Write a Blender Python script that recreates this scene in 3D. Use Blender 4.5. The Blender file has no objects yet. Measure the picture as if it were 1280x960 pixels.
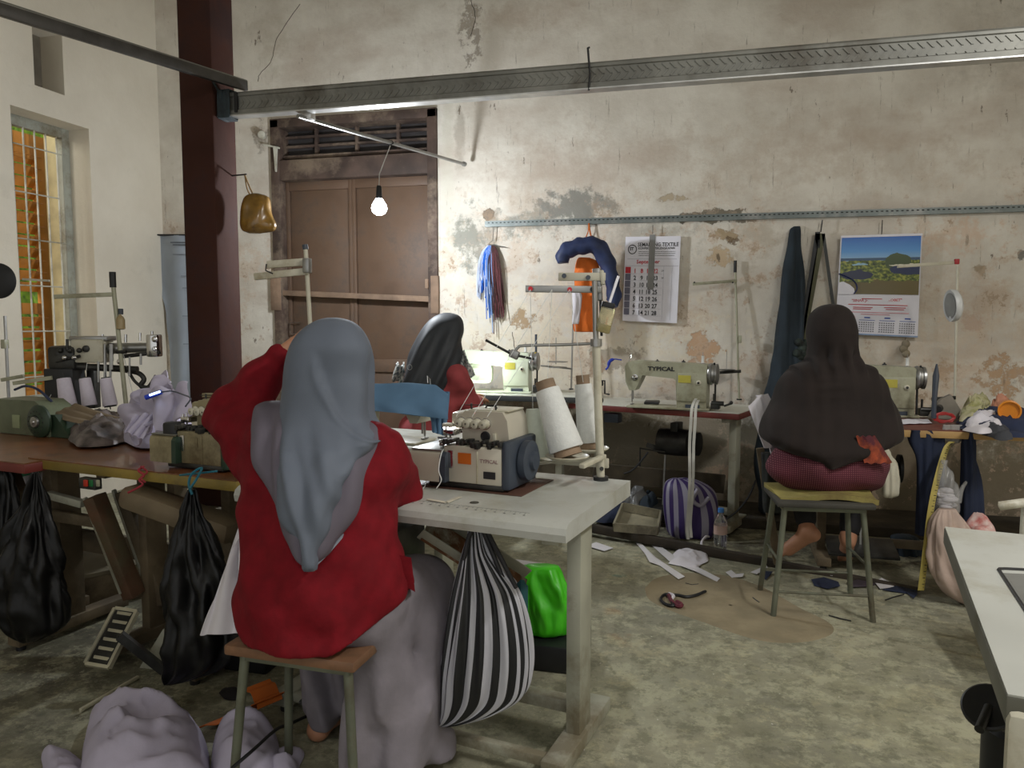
import bpy, bmesh, math, random
import numpy as np
from mathutils import Vector, Matrix, noise as mnoise
random.seed(7)
PI = math.pi
scene = bpy.context.scene
COL = scene.collection
# ------------------------------------------------------------------ camera
CAMH = 1.3; F = 961.0; YAW = math.radians(14.4); PITCH = math.radians(4.7)
cd = bpy.data.cameras.new('camera'); cam = bpy.data.objects.new('camera', cd); COL.objects.link(cam)
cam.location = (0, 0, CAMH); cam.rotation_euler = (PI/2 - PITCH, 0, YAW)
cd.sensor_width = 36; cd.lens = 36*F/1280; cd.clip_start = .05
scene.camera = cam
# ------------------------------------------------------------------ light
def light(name, kind, loc, power, color=(1, 1, 1), rot=(0, 0, 0), size=None, size_y=None, radius=None):
    l = bpy.data.lights.new(name, kind); l.energy = power; l.color = color
    if kind == 'AREA':
        l.shape = 'RECTANGLE'; l.size = size; l.size_y = size_y or size
    elif radius: l.shadow_soft_size = radius
    o = bpy.data.objects.new(name, l); o.location = loc; o.rotation_euler = rot; COL.objects.link(o); return o
W = bpy.data.worlds.new('world'); scene.world = W; W.use_nodes = True
WN = W.node_tree.nodes['Background']; WN.inputs[0].default_value = (.86, .86, .84, 1); WN.inputs[1].default_value = .9
BULB = (-1.93, 4.25, 1.95)
light('bulb_light', 'POINT', BULB, 84, (.90, .95, 1), radius=.045)
# tube lamp under the workshop ceiling at right; added soft fill behind the camera
light('tube_lamp_light', 'AREA', (2.1, 1.6, 3.35), 76, (1, .98, .94), (0, math.radians(12), 0), .12, 1.3)
light('rear_fill_light', 'AREA', (.4, -1.3, 3.5), 28, (1, .97, .9), (0, 0, 0), 1.2, .12)
# daylight outside the left window
light('window_daylight', 'AREA', (-5.5, 1.9, 3.0), 70, (1, .95, .82), (math.radians(62), 0, math.radians(-12)), 1.2, 1.2)
scene.view_settings.view_transform = 'Standard'; scene.view_settings.look = 'None'
scene.view_settings.exposure = 0.0; scene.view_settings.gamma = 1; scene.view_settings.use_curve_mapping = False
# ------------------------------------------------------------------ pixel helpers (1280x960)
RIGHT = Vector((math.cos(YAW), math.sin(YAW), 0))
FWD = Vector((-math.sin(YAW)*math.cos(PITCH), math.cos(YAW)*math.cos(PITCH), -math.sin(PITCH)))
UP = RIGHT.cross(FWD)
EYE = Vector((0, 0, CAMH))
def ray(px, py): return FWD + RIGHT*((px-640)/F) - UP*((py-480)/F)
def at(px, py, X=None, Y=None, Z=None, D=None):
    r = ray(px, py)
    if X is not None: t = (X-EYE.x)/r.x
    elif Y is not None: t = (Y-EYE.y)/r.y
    elif Z is not None: t = (Z-EYE.z)/r.z
    else: t = D
    return EYE + r*t
def V(*a): return Vector(a)
# ------------------------------------------------------------------ materials
MATS = {}
def mat(name, col, rough=.6, metal=0, var=.12, scale=8, bump=.0, bscale=None, col2=None, spec=.5, trans=0, alpha=1, emis=None, estr=0, sheen=0, dirt=None, dirtamt=0, dscale=3, coat=0):
    if name in MATS: return MATS[name]
    m = bpy.data.materials.new(name); m.use_nodes = True; nt = m.node_tree; N = nt.nodes; L = nt.links
    b = N['Principled BSDF']
    tc = N.new('ShaderNodeTexCoord'); nz = N.new('ShaderNodeTexNoise'); nz.inputs['Scale'].default_value = scale; nz.inputs['Detail'].default_value = 6
    L.new(tc.outputs['Object'], nz.inputs['Vector'])
    cr = N.new('ShaderNodeValToRGB')
    c2 = col2 or tuple(max(0, c*(1-var*2)) for c in col); c1 = col if col2 else tuple(min(1, c*(1+var*.6)) for c in col)
    cr.color_ramp.elements[0].position = .35; cr.color_ramp.elements[1].position = .65
    cr.color_ramp.elements[0].color = (*c2, 1); cr.color_ramp.elements[1].color = (*c1, 1)
    L.new(nz.outputs[0], cr.inputs[0]); out = cr.outputs[0]
    if dirt:
        n2 = N.new('ShaderNodeTexNoise'); n2.inputs['Scale'].default_value = dscale; n2.inputs['Detail'].default_value = 9; n2.inputs['Roughness'].default_value = .7
        L.new(tc.outputs['Object'], n2.inputs['Vector'])
        r2 = N.new('ShaderNodeValToRGB'); r2.color_ramp.elements[0].position = .52 - dirtamt*.12; r2.color_ramp.elements[1].position = .68 - dirtamt*.1
        L.new(n2.outputs[0], r2.inputs[0])
        mx = N.new('ShaderNodeMix'); mx.data_type = 'RGBA'; L.new(r2.outputs[0], mx.inputs[0]); L.new(out, mx.inputs[6]); mx.inputs[7].default_value = (*dirt, 1)
        out = mx.outputs[2]
    L.new(out, b.inputs['Base Color'])
    b.inputs['Roughness'].default_value = rough; b.inputs['Metallic'].default_value = metal; b.inputs['Specular IOR Level'].default_value = spec
    b.inputs['Transmission Weight'].default_value = trans; b.inputs['Alpha'].default_value = alpha
    b.inputs['Sheen Weight'].default_value = sheen; b.inputs['Coat Weight'].default_value = coat
    if emis: b.inputs['Emission Color'].default_value = (*emis, 1); b.inputs['Emission Strength'].default_value = estr
    if bump:
        nb = N.new('ShaderNodeTexNoise'); nb.inputs['Scale'].default_value = bscale or scale*6; nb.inputs['Detail'].default_value = 5
        L.new(tc.outputs['Object'], nb.inputs['Vector']); bp = N.new('ShaderNodeBump'); bp.inputs['Strength'].default_value = bump; bp.inputs['Distance'].default_value = .01
        L.new(nb.outputs[0], bp.inputs['Height']); L.new(bp.outputs[0], b.inputs['Normal'])
    MATS[name] = m; return m
def S(r, g, b):   # sRGB 0-255 to linear
    f = lambda c: (c/255/12.92) if c/255 <= .04045 else ((c/255+.055)/1.055)**2.4
    return (f(r), f(g), f(b))
# ------------------------------------------------------------------ tagging and objects
def tag(o, label=None, cat=None, group=None, kind=None):
    if label: o['label'] = label
    if cat: o['category'] = cat
    if group: o['group'] = group
    if kind: o['kind'] = kind
    return o
def empty(name, loc, rz=0, label=None, cat=None, group=None):
    o = bpy.data.objects.new(name, None); COL.objects.link(o); o.location = loc; o.rotation_euler = (0, 0, rz); o.empty_display_size = .05
    return tag(o, label, cat, group)
def local(parent):
    return (Matrix.Translation(parent.location) @ parent.rotation_euler.to_matrix().to_4x4()).inverted()
class MB:
    def __init__(s): s.v = []; s.f = []; s.M = Matrix.Identity(4)
    def add(s, vs, fs):
        k = len(s.v); s.v += [s.M @ Vector(p) for p in vs]; s.f += [tuple(i+k for i in f) for f in fs]; return s
    def box(s, c, d, bev=0, rot=None, taper=None):
        x, y, z = [h/2 for h in d]
        t = taper or (1, 1)
        vs = [(-x, -y, -z), (x, -y, -z), (x, y, -z), (-x, y, -z), (-x*t[0], -y*t[1], z), (x*t[0], -y*t[1], z), (x*t[0], y*t[1], z), (-x*t[0], y*t[1], z)]
        fs = [(0, 3, 2, 1), (4, 5, 6, 7), (0, 1, 5, 4), (1, 2, 6, 5), (2, 3, 7, 6), (3, 0, 4, 7)]
        if bev:
            bm = bmesh.new(); bv = [bm.verts.new(p) for p in vs]
            for f in fs: bm.faces.new([bv[i] for i in f])
            bmesh.ops.bevel(bm, geom=bm.edges[:], offset=bev, segments=2, affect='EDGES', profile=.5)
            bm.verts.index_update(); vs = [tuple(v.co) for v in bm.verts]; fs = [tuple(v.index for v in f.verts) for f in bm.faces]; bm.free()
        T = Matrix.Translation(Vector(c)) @ (rot.to_4x4() if rot is not None else Matrix.Identity(4))
        return s.add([T @ Vector(p) for p in vs], fs)
    def bar(s, a, b, w, h, up=(0, 0, 1), bev=0):
        a = Vector(a); b = Vector(b); d = b-a; L = d.length; d.normalize(); u = Vector(up)
        x = d.cross(u)
        if x.length < 1e-4: x = d.cross(Vector((0, 1, 0)))
        x.normalize(); z = x.cross(d)
        R = Matrix((x, d, z)).transposed()
        return s.box((a+b)/2, (w, L, h), bev, R)
    def cyl(s, a, b, r, r2=None, n=14, cap=True):
        a = Vector(a); b = Vector(b); r2 = r if r2 is None else r2; d = (b-a).normalized()
        x = d.cross(Vector((0, 0, 1)));  x = d.cross(Vector((1, 0, 0))) if x.length < 1e-3 else x
        x.normalize(); y = d.cross(x); vs = []; fs = []
        for c, rr in ((a, r), (b, r2)):
            for i in range(n): t = 2*PI*i/n; vs.append(c + x*math.cos(t)*rr + y*math.sin(t)*rr)
        for i in range(n): j = (i+1) % n; fs.append((i, j, n+j, n+i))
        if cap: fs.append(tuple(range(n-1, -1, -1))); fs.append(tuple(range(n, 2*n)))
        return s.add(vs, fs)
    def lathe(s, prof, c=(0, 0, 0), axis=(0, 0, 1), n=24):
        d = Vector(axis).normalized(); x = d.cross(Vector((0, 0, 1)));  x = Vector((1, 0, 0)) if x.length < 1e-3 else x.normalized()
        y = d.cross(x); c = Vector(c); vs = []; fs = []; m = len(prof)
        for r, z in prof:
            for i in range(n): t = 2*PI*i/n; vs.append(c + d*z + x*math.cos(t)*r + y*math.sin(t)*r)
        for k in range(m-1):
            for i in range(n): j = (i+1) % n; fs.append((k*n+i, k*n+j, (k+1)*n+j, (k+1)*n+i))
        fs.append(tuple(range(n-1, -1, -1))); fs.append(tuple(range((m-1)*n, m*n)))
        return s.add(vs, fs)
    def ball(s, c, r, n=14, sc=(1, 1, 1)):
        prof = [(max(1e-4, math.sin(PI*i/n)*r), -math.cos(PI*i/n)*r) for i in range(n+1)]
        o = MB().lathe(prof, n=n*2); return s.add([Vector(c)+Vector((p.x*sc[0], p.y*sc[1], p.z*sc[2])) for p in o.v], o.f)
    def tube(s, pts, r, n=8, closed=False):
        P = [Vector(p) for p in pts]; rr = r if isinstance(r, (list, tuple)) else [r]*len(P); vs = []; fs = []
        up = None
        for i, p in enumerate(P):
            a = P[max(0, i-1)]; b = P[min(len(P)-1, i+1)]; d = (b-a).normalized()
            if up is None:
                up = d.cross(Vector((0, 0, 1)));  up = d.cross(Vector((1, 0, 0))) if up.length < 1e-2 else up
            up = (up - d*up.dot(d)).normalized(); y = d.cross(up)
            for k in range(n): t = 2*PI*k/n; vs.append(p + up*math.cos(t)*rr[i] + y*math.sin(t)*rr[i])
        for i in range(len(P)-1):
            for k in range(n): j = (k+1) % n; fs.append((i*n+k, i*n+j, (i+1)*n+j, (i+1)*n+k))
        fs.append(tuple(range(n-1, -1, -1))); fs.append(tuple(range((len(P)-1)*n, len(P)*n)))
        return s.add(vs, fs)
    def prism(s, poly, h0, h1, ax='z'):
        # poly in (x,z) extruded along y when ax='y'; (y,z) along x when ax='x'; (x,y) along z
        n = len(poly); vs = []
        for h in (h0, h1):
            for a, b in poly: vs.append({'z': (a, b, h), 'y': (a, h, b), 'x': (h, a, b)}[ax])
        fs = [tuple(range(n-1, -1, -1)), tuple(range(n, 2*n))] + [(i, (i+1) % n, n+(i+1) % n, n+i) for i in range(n)]
        return s.add(vs, fs)
    def surf(s, fn, nu, nv, thick=0, closeu=False):
        vs = [[Vector(fn(i/(nu if closeu else nu-1), j/(nv-1))) for i in range(nu)] for j in range(nv)]
        fs = []; flat = [p for row in vs for p in row]
        cu = nu if closeu else nu-1
        for j in range(nv-1):
            for i in range(cu): i2 = (i+1) % nu; fs.append((j*nu+i, j*nu+i2, (j+1)*nu+i2, (j+1)*nu+i))
        if thick:
            nrm = [Vector((0, 0, 0)) for _ in flat]
            for f in fs:
                q = (flat[f[1]]-flat[f[0]]).cross(flat[f[3]]-flat[f[0]])
                if q.length < 1e-12: q = (flat[f[2]]-flat[f[1]]).cross(flat[f[3]]-flat[f[2]])
                for i in f: nrm[i] += q
            K = len(flat); flat = flat + [p - (n_.normalized() if n_.length > 1e-12 else Vector((0, 0, 1)))*thick for p, n_ in zip(flat, nrm)]
            base = list(fs); fs = base + [tuple(i+K for i in reversed(f)) for f in base]
            def edge(a, b): fs.append((b, a, a+K, b+K))
            for i in range(cu):
                i2 = (i+1) % nu; edge(i, i2); edge((nv-1)*nu+i2, (nv-1)*nu+i)
            if not closeu:
                for j in range(nv-1): edge((j+1)*nu, j*nu); edge(j*nu+nu-1, (j+1)*nu+nu-1)
        return s.add(flat, fs)
    def build(s, name, m, parent=None, world=False, smooth=True, label=None, cat=None, group=None, kind=None, ang=38, origin=None):
        vs = s.v
        if world and parent is not None:
            ML = world_inv(parent); vs = [ML @ p for p in vs]
        loc = None
        if parent is None:
            if origin is None:
                lo = [min(p[i] for p in vs) for i in range(3)]; hi = [max(p[i] for p in vs) for i in range(3)]
                origin = Vector(((lo[0]+hi[0])/2, (lo[1]+hi[1])/2, lo[2]))
            origin = Vector(origin); vs = [p-origin for p in vs]; loc = origin
        me = bpy.data.meshes.new(name); me.from_pydata([tuple(p) for p in vs], [], s.f); me.validate()
        bm = bmesh.new(); bm.from_mesh(me); bmesh.ops.recalc_face_normals(bm, faces=bm.faces[:])
        ca = math.radians(ang)
        for f in bm.faces: f.smooth = smooth
        for e in bm.edges:
            if len(e.link_faces) == 2 and e.calc_face_angle(0) > ca: e.smooth = False
        bm.to_mesh(me); bm.free(); me.materials.append(m)
        o = bpy.data.objects.new(name, me); COL.objects.link(o)
        if parent is not None: o.parent = parent
        if loc is not None: o.location = loc
        return tag(o, label, cat, group, kind)
def world_inv(o):
    M = Matrix.Identity(4); p = o
    while p is not None:
        M = Matrix.LocRotScale(p.location, p.rotation_euler, p.scale) @ M; p = p.parent
    return M.inverted()
def dup(o, loc=None, rz=None, label=None, group=None, parent=None):
    kids = [c for c in o.children]
    c = o.copy(); COL.objects.link(c)
    if parent is not None: c.parent = parent
    if loc is not None: c.location = loc
    if rz is not None: c.rotation_euler = (0, 0, rz)
    if label: c['label'] = label
    if group: c['group'] = group
    for k in kids: dup(k, parent=c)
    return c
def text(s, name, m, parent, M, size, depth=.0006, align='LEFT', bold=0.0, xs=1, kind=None):
    cu = bpy.data.curves.new(name, 'FONT'); cu.body = s; cu.size = size; cu.extrude = depth; cu.offset = bold; cu.align_x = align; cu.resolution_u = 2
    o = bpy.data.objects.new(name, cu); COL.objects.link(o); bpy.context.view_layer.update()
    me = bpy.data.meshes.new_from_object(o); bpy.data.objects.remove(o)
    me.transform(M @ Matrix.Diagonal((xs, 1, 1, 1))); me.materials.clear(); me.materials.append(m)
    t = bpy.data.objects.new(name, me); COL.objects.link(t); t.parent = parent; return t
def catmull(pts, n=6):
    P = [Vector(p) for p in pts]; P = [P[0]*2-P[1]] + P + [P[-1]*2-P[-2]]; out = []
    for i in range(1, len(P)-2):
        a, b, c, d = P[i-1:i+3]
        for k in range(n):
            t = k/n; out.append(.5*((2*b)+(c-a)*t+(2*a-5*b+4*c-d)*t*t+(3*b-a-3*c+d)*t**3))
    out.append(P[-2]); return out
def fbm(p, s=1, o=3, seed=0): return mnoise.fractal(Vector(p)*s + Vector((seed*3.7, seed*1.3, seed)), 1.0, 2.0, o)
def lerp(a, b, t): return a+(b-a)*t
def interp(keys, t):
    # keys: [(t, value or tuple)]
    if t <= keys[0][0]: return keys[0][1]
    for (a, va), (b, vb) in zip(keys, keys[1:]):
        if t <= b:
            k = (t-a)/(b-a) if b > a else 0; k = k*k*(3-2*k)
            return tuple(lerp(x, y, k) for x, y in zip(va, vb)) if isinstance(va, tuple) else lerp(va, vb, k)
    return keys[-1][1]
# ------------------------------------------------------------------ implicit surfaces for bodies and clothes
class SDF:
    def __init__(s, lo, hi, res):
        s.lo = np.array(lo, float); s.res = res; s.n = np.ceil((np.array(hi)-s.lo)/res).astype(int)+1
        s.D = np.full(tuple(s.n), 1.0, dtype=np.float32)
        s.ax = [s.lo[i]+np.arange(s.n[i])*res for i in range(3)]
    def sub(s, lo, hi):
        a = np.clip(np.floor((np.array(lo)-s.lo)/s.res).astype(int), 0, s.n); b = np.clip(np.ceil((np.array(hi)-s.lo)/s.res).astype(int)+1, 0, s.n)
        sl = tuple(slice(a[i], b[i]) for i in range(3))
        return sl, s.ax[0][sl[0]][:, None, None], s.ax[1][sl[1]][None, :, None], s.ax[2][sl[2]][None, None, :]
    def merge(s, sl, d, k, neg=False):
        A = s.D[sl]
        if A.size == 0: return
        if neg:
            h = np.clip(.5-.5*(A+d)/k, 0, 1); s.D[sl] = A*(1-h)+(-d)*h+k*h*(1-h)
        else:
            h = np.clip(.5+.5*(d-A)/k, 0, 1); s.D[sl] = d*(1-h)+A*h-k*h*(1-h)
    def cap(s, a, b, ra, rb=None, k=.02, sq=None):
        rb = ra if rb is None else rb; a = np.array(a, float); b = np.array(b, float); m = max(ra, rb)+k*2+s.res*2
        sl, X, Y, Z = s.sub(np.minimum(a, b)-m, np.maximum(a, b)+m); ba = b-a; L2 = max(1e-9, ba@ba)
        px, py, pz = X-a[0], Y-a[1], Z-a[2]; h = np.clip((px*ba[0]+py*ba[1]+pz*ba[2])/L2, 0, 1)
        d = np.sqrt((px-ba[0]*h)**2+(py-ba[1]*h)**2+(pz-ba[2]*h)**2)-(ra+(rb-ra)*h); s.merge(sl, d.astype(np.float32), k); return s
    def ell(s, c, r, k=.02, R=None, neg=False):
        c = np.array(c, float); r = np.array(r, float); m = r.max()+k*2+s.res*2; sl, X, Y, Z = s.sub(c-m, c+m)
        x, y, z = X-c[0], Y-c[1], Z-c[2]
        if R is not None:
            R = np.array(R); x, y, z = (R[0][0]*x+R[1][0]*y+R[2][0]*z, R[0][1]*x+R[1][1]*y+R[2][1]*z, R[0][2]*x+R[1][2]*y+R[2][2]*z)
        k0 = np.sqrt((x/r[0])**2+(y/r[1])**2+(z/r[2])**2); k1 = np.sqrt((x/r[0]**2)**2+(y/r[1]**2)**2+(z/r[2]**2)**2)+1e-9
        d = k0*(k0-1)/k1; s.merge(sl, d.astype(np.float32), k, neg); return s
    def warp(s, fn):
        s.D += fn(s.ax[0][:, None, None], s.ax[1][None, :, None], s.ax[2][None, None, :]).astype(np.float32); return s
    def mesh(s):
        D = s.D; ins = D < 0; n = s.n
        c = np.zeros(tuple(n-1), np.uint8)
        for i in (0, 1):
            for j in (0, 1):
                for k in (0, 1): c += ins[i:n[0]-1+i, j:n[1]-1+j, k:n[2]-1+k]
        act = (c > 0) & (c < 8); idx = -np.ones(act.shape, np.int64); I = np.argwhere(act); idx[act] = np.arange(len(I))
        acc = np.zeros((len(I), 3)); cnt = np.zeros(len(I))
        E = [((0, 0, 0), a) for a in range(3)] + [((0, 1, 0), 0), ((0, 0, 1), 0), ((0, 1, 1), 0), ((1, 0, 0), 1), ((0, 0, 1), 1), ((1, 0, 1), 1), ((1, 0, 0), 2), ((0, 1, 0), 2), ((1, 1, 0), 2)]
        for off, a in E:
            o = np.array(off); e = np.zeros(3, int); e[a] = 1; p = I+o; q = p+e
            da = D[p[:, 0], p[:, 1], p[:, 2]]; db = D[q[:, 0], q[:, 1], q[:, 2]]; m = (da < 0) != (db < 0)
            t = np.where(m, da/np.where(m, da-db, 1), 0); pos = p + e[None]*t[:, None]
            acc[m] += pos[m]; cnt[m] += 1
        vs = s.lo + acc/cnt[:, None]*s.res
        fs = []
        for a in range(3):
            b, c2 = (a+1) % 3, (a+2) % 3
            sl0 = [slice(None)]*3; sl1 = [slice(None)]*3; sl0[a] = slice(0, n[a]-1); sl1[a] = slice(1, n[a])
            x = ins[tuple(sl0)] != ins[tuple(sl1)]; P = np.argwhere(x); P = P[(P[:, b] > 0) & (P[:, c2] > 0) & (P[:, b] < n[b]-1) & (P[:, c2] < n[c2]-1)]
            eb = np.zeros(3, int); eb[b] = 1; ec = np.zeros(3, int); ec[c2] = 1
            g = lambda Q: idx[Q[:, 0], Q[:, 1], Q[:, 2]]
            q = np.stack([g(P), g(P-eb), g(P-eb-ec), g(P-ec)], 1); flip = ins[P[:, 0], P[:, 1], P[:, 2]]
            q[~flip] = q[~flip][:, ::-1]; fs.append(q)
        return vs, np.concatenate(fs)
    def build(s, name, m, parent, world=True, smooth_it=2, label=None):
        vs, fs = s.mesh()
        if smooth_it:
            for _ in range(smooth_it):
                acc = np.zeros_like(vs); cnt = np.zeros(len(vs))
                for k in range(4):
                    a = fs[:, k]; b = fs[:, (k+1) % 4]
                    np.add.at(acc, a, vs[b]); np.add.at(acc, b, vs[a]); np.add.at(cnt, a, 1); np.add.at(cnt, b, 1)
                vs = vs*.5 + .5*acc/np.maximum(cnt, 1)[:, None]
        if world:
            M = np.array(world_inv(parent)); vs = vs @ M[:3, :3].T + M[:3, 3]
        me = bpy.data.meshes.new(name); me.vertices.add(len(vs)); me.vertices.foreach_set('co', vs.astype(np.float32).ravel())
        me.loops.add(len(fs)*4); me.loops.foreach_set('vertex_index', fs.astype(np.int32).ravel())
        me.polygons.add(len(fs)); me.polygons.foreach_set('loop_start', np.arange(0, len(fs)*4, 4, dtype=np.int32))
        me.polygons.foreach_set('use_smooth', np.ones(len(fs), dtype=bool)); me.update(calc_edges=True); me.validate(); me.materials.append(m)
        o = bpy.data.objects.new(name, me); COL.objects.link(o); o.parent = parent
        if label: o['label'] = label
        return o
# ================================================================== ROOM
WY = 5.5; WX = at(204, 300, Y=WY).x; RX = 3.2; FY = -3.0; CZ = 4.3
def blobmat(name, base, base2, blobs, rough=.85, nscale=2.2, bump=.35, extra=None, bscale=30):
    m = bpy.data.materials.new(name); m.use_nodes = True; nt = m.node_tree; N = nt.nodes; L = nt.links; b = N['Principled BSDF']
    tc = N.new('ShaderNodeTexCoord'); co = tc.outputs['Object']
    def noise(sc, det=8, ro=.6, mp=None):
        n = N.new('ShaderNodeTexNoise'); n.inputs['Scale'].default_value = sc; n.inputs['Detail'].default_value = det; n.inputs['Roughness'].default_value = ro
        src = co
        if mp:
            q = N.new('ShaderNodeMapping'); q.inputs['Scale'].default_value = mp; L.new(co, q.inputs[0]); src = q.outputs[0]
        L.new(src, n.inputs['Vector']); return n.outputs[0]
    def ramp(src, a, c, ca=(0, 0, 0), cb=(1, 1, 1)):
        r = N.new('ShaderNodeValToRGB'); r.color_ramp.elements[0].position = a; r.color_ramp.elements[1].position = c
        r.color_ramp.elements[0].color = (*ca, 1); r.color_ramp.elements[1].color = (*cb, 1); L.new(src, r.inputs[0]); return r.outputs[0]
    def mix(fac, a, c):
        x = N.new('ShaderNodeMix'); x.data_type = 'RGBA'; L.new(fac, x.inputs[0]) if not isinstance(fac, float) else None
        if isinstance(fac, float): x.inputs[0].default_value = fac
        L.new(a, x.inputs[6])
        if isinstance(c, tuple): x.inputs[7].default_value = (*c, 1)
        else: L.new(c, x.inputs[7])
        return x.outputs[2]
    def mul(a, c):
        x = N.new('ShaderNodeMath'); x.operation = 'MULTIPLY'; L.new(a, x.inputs[0])
        if isinstance(c, (int, float)): x.inputs[1].default_value = c
        else: L.new(c, x.inputs[1])
        return x.outputs[0]
    out = ramp(noise(nscale, 10, .65), .38, .62, base2, base)
    dn = N.new('ShaderNodeTexNoise'); dn.inputs['Scale'].default_value = 8; dn.inputs['Detail'].default_value = 9; dn.inputs['Roughness'].default_value = .72; L.new(co, dn.inputs['Vector'])
    s0 = N.new('ShaderNodeVectorMath'); s0.operation = 'SUBTRACT'; L.new(dn.outputs[1], s0.inputs[0]); s0.inputs[1].default_value = (.5, .5, .5)
    heights = []
    for (c, r, col, st, soft, dist, h) in blobs:
        mp = N.new('ShaderNodeMapping'); mp.vector_type = 'TEXTURE'; mp.inputs['Location'].default_value = c; mp.inputs['Scale'].default_value = r; L.new(co, mp.inputs[0])
        sc = N.new('ShaderNodeVectorMath'); sc.operation = 'SCALE'; L.new(s0.outputs[0], sc.inputs[0]); sc.inputs['Scale'].default_value = dist*3.2
        ad = N.new('ShaderNodeVectorMath'); L.new(mp.outputs[0], ad.inputs[0]); L.new(sc.outputs[0], ad.inputs[1])
        ln = N.new('ShaderNodeVectorMath'); ln.operation = 'LENGTH'; L.new(ad.outputs[0], ln.inputs[0])
        f = ramp(ln.outputs['Value'], max(0, 1-soft), 1, (st, st, st), (0, 0, 0)); out = mix(f, out, col)
        if h: heights.append((f, h))
    def hcb(**k): return dict(noise=noise, ramp=ramp, mix=mix, mul=mul, co=co, N=N, L=L)
    if extra: out = extra(out, hcb())
    L.new(out, b.inputs['Base Color']); b.inputs['Roughness'].default_value = rough; b.inputs['Specular IOR Level'].default_value = .25
    hh = mul(noise(bscale, 8, .6), .35)
    h2 = mul(noise(3.5, 8, .6), 1.0); a = N.new('ShaderNodeMath'); L.new(hh, a.inputs[0]); L.new(h2, a.inputs[1]); hh = a.outputs[0]
    for f, h in heights:
        a = N.new('ShaderNodeMath'); L.new(hh, a.inputs[0]); L.new(mul(f, h), a.inputs[1]); hh = a.outputs[0]
    bp = N.new('ShaderNodeBump'); bp.inputs['Strength'].default_value = bump; bp.inputs['Distance'].default_value = .02; L.new(hh, bp.inputs['Height']); L.new(bp.outputs[0], b.inputs['Normal'])
    return m
def wb(px, py, rx, rz, col, st=.8, soft=.3, dist=1.2, h=0):
    p = at(px, py, Y=WY); d = (p-EYE).dot(FWD)/F
    return ((p.x, p.y, p.z), (rx*d, 9, rz*d), col, st, soft, dist, h)
GRAY = S(118, 118, 112); OCH = S(190, 158, 118); PINK = S(190, 165, 145); DK = S(95, 88, 76); PALE = S(226, 219, 200)
blobs = [
    wb(700, 440, 230, 95, S(222, 210, 184), .5, .6, 1.6), wb(1180, 430, 160, 110, S(205, 185, 160), .45, .7, 1.6),
    wb(1000, 200, 260, 60, S(183, 165, 146), .35, .8, 1.8), wb(700, 215, 120, 60, S(178, 158, 140), .35, .8, 1.8),
    wb(720, 258, 60, 26, GRAY, .8, .35, 1.1), wb(590, 300, 34, 42, S(126, 128, 118), .8, .5, 1.3), wb(650, 280, 70, 18, S(136, 134, 124), .75, .5, 1.5),
    wb(815, 300, 60, 34, S(160, 156, 146), .55, .6, 1.4), wb(950, 300, 50, 30, S(170, 158, 140), .5, .6, 1.4),
    wb(612, 268, 8, 7, DK, .95, .1, .9, -.6), wb(905, 270, 42, 9, S(112, 104, 88), .9, .12, 1.3, -.6), wb(860, 272, 14, 8, S(108, 100, 86), .9, .12, 1.2, -.5),
    wb(908, 292, 22, 8, S(160, 138, 104), .85, .15, 1.6, -.5), wb(916, 300, 9, 6, S(105, 85, 62), .8, .2, 2.0, -.4), wb(840, 248, 22, 5, S(175, 158, 130), .8, .2, 1.6, -.4),
    wb(652, 400, 14, 9, S(160, 130, 92), .8, .3, 2.2, -.3), wb(770, 448, 42, 18, S(150, 142, 128), .75, .35, 1.6, -.3),
    wb(880, 432, 22, 16, S(196, 160, 128), .9, .12, 1.5, -.5), wb(868, 460, 9, 15, S(180, 140, 108), .7, .3, 1.6, -.3), wb(902, 322, 20, 12, S(188, 160, 120), .7, .3, 1.6, -.3),
    wb(745, 455, 12, 14, S(150, 120, 90), .7, .3, 1.4, -.3), wb(560, 410, 16, 10, S(160, 140, 98), .6, .4, 1.6, -.2),
    wb(1225, 340, 8, 9, S(150, 130, 100), .7, .3, 1.4, -.3), wb(1255, 470, 30, 26, S(178, 140, 100), .75, .3, 1.9, -.4), wb(1215, 400, 14, 14, S(190, 160, 140), .6, .4, 1.6, -.3),
    wb(1190, 300, 60, 22, S(206, 170, 140), .45, .6, 1.8), wb(1276, 318, 6, 9, S(100, 98, 92), .8, .2, 1.4, -.3), wb(1180, 462, 20, 18, S(170, 135, 100), .6, .5, 1.8),
    wb(590, 40, 12, 40, S(130, 118, 104), .7, .4, 2.2, -.3), wb(340, 60, 26, 60, S(176, 168, 150), .35, .8, 1.6), wb(640, 20, 90, 26, S(180, 168, 150), .4, .8, 2),
    wb(325, 170, 13, 20, S(120, 112, 100), .65, .4, 1.4, -.3), wb(575, 165, 8, 50, S(150, 142, 128), .5, .5, .8),
    wb(1240, 60, 60, 60, S(165, 158, 146), .35, .8, 1.6), wb(560, 240, 10, 180, S(208, 204, 190), .7, .4, .6),
    # darker grey cement low on the wall
    ((-.5, WY, .15), (9, 9, .62), S(128, 120, 100), .85, .25, .5, -.4), ((1.5, WY, .2), (1.3, 9, .55), S(110, 98, 78), .7, .4, 1.0, -.3),
]
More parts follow.
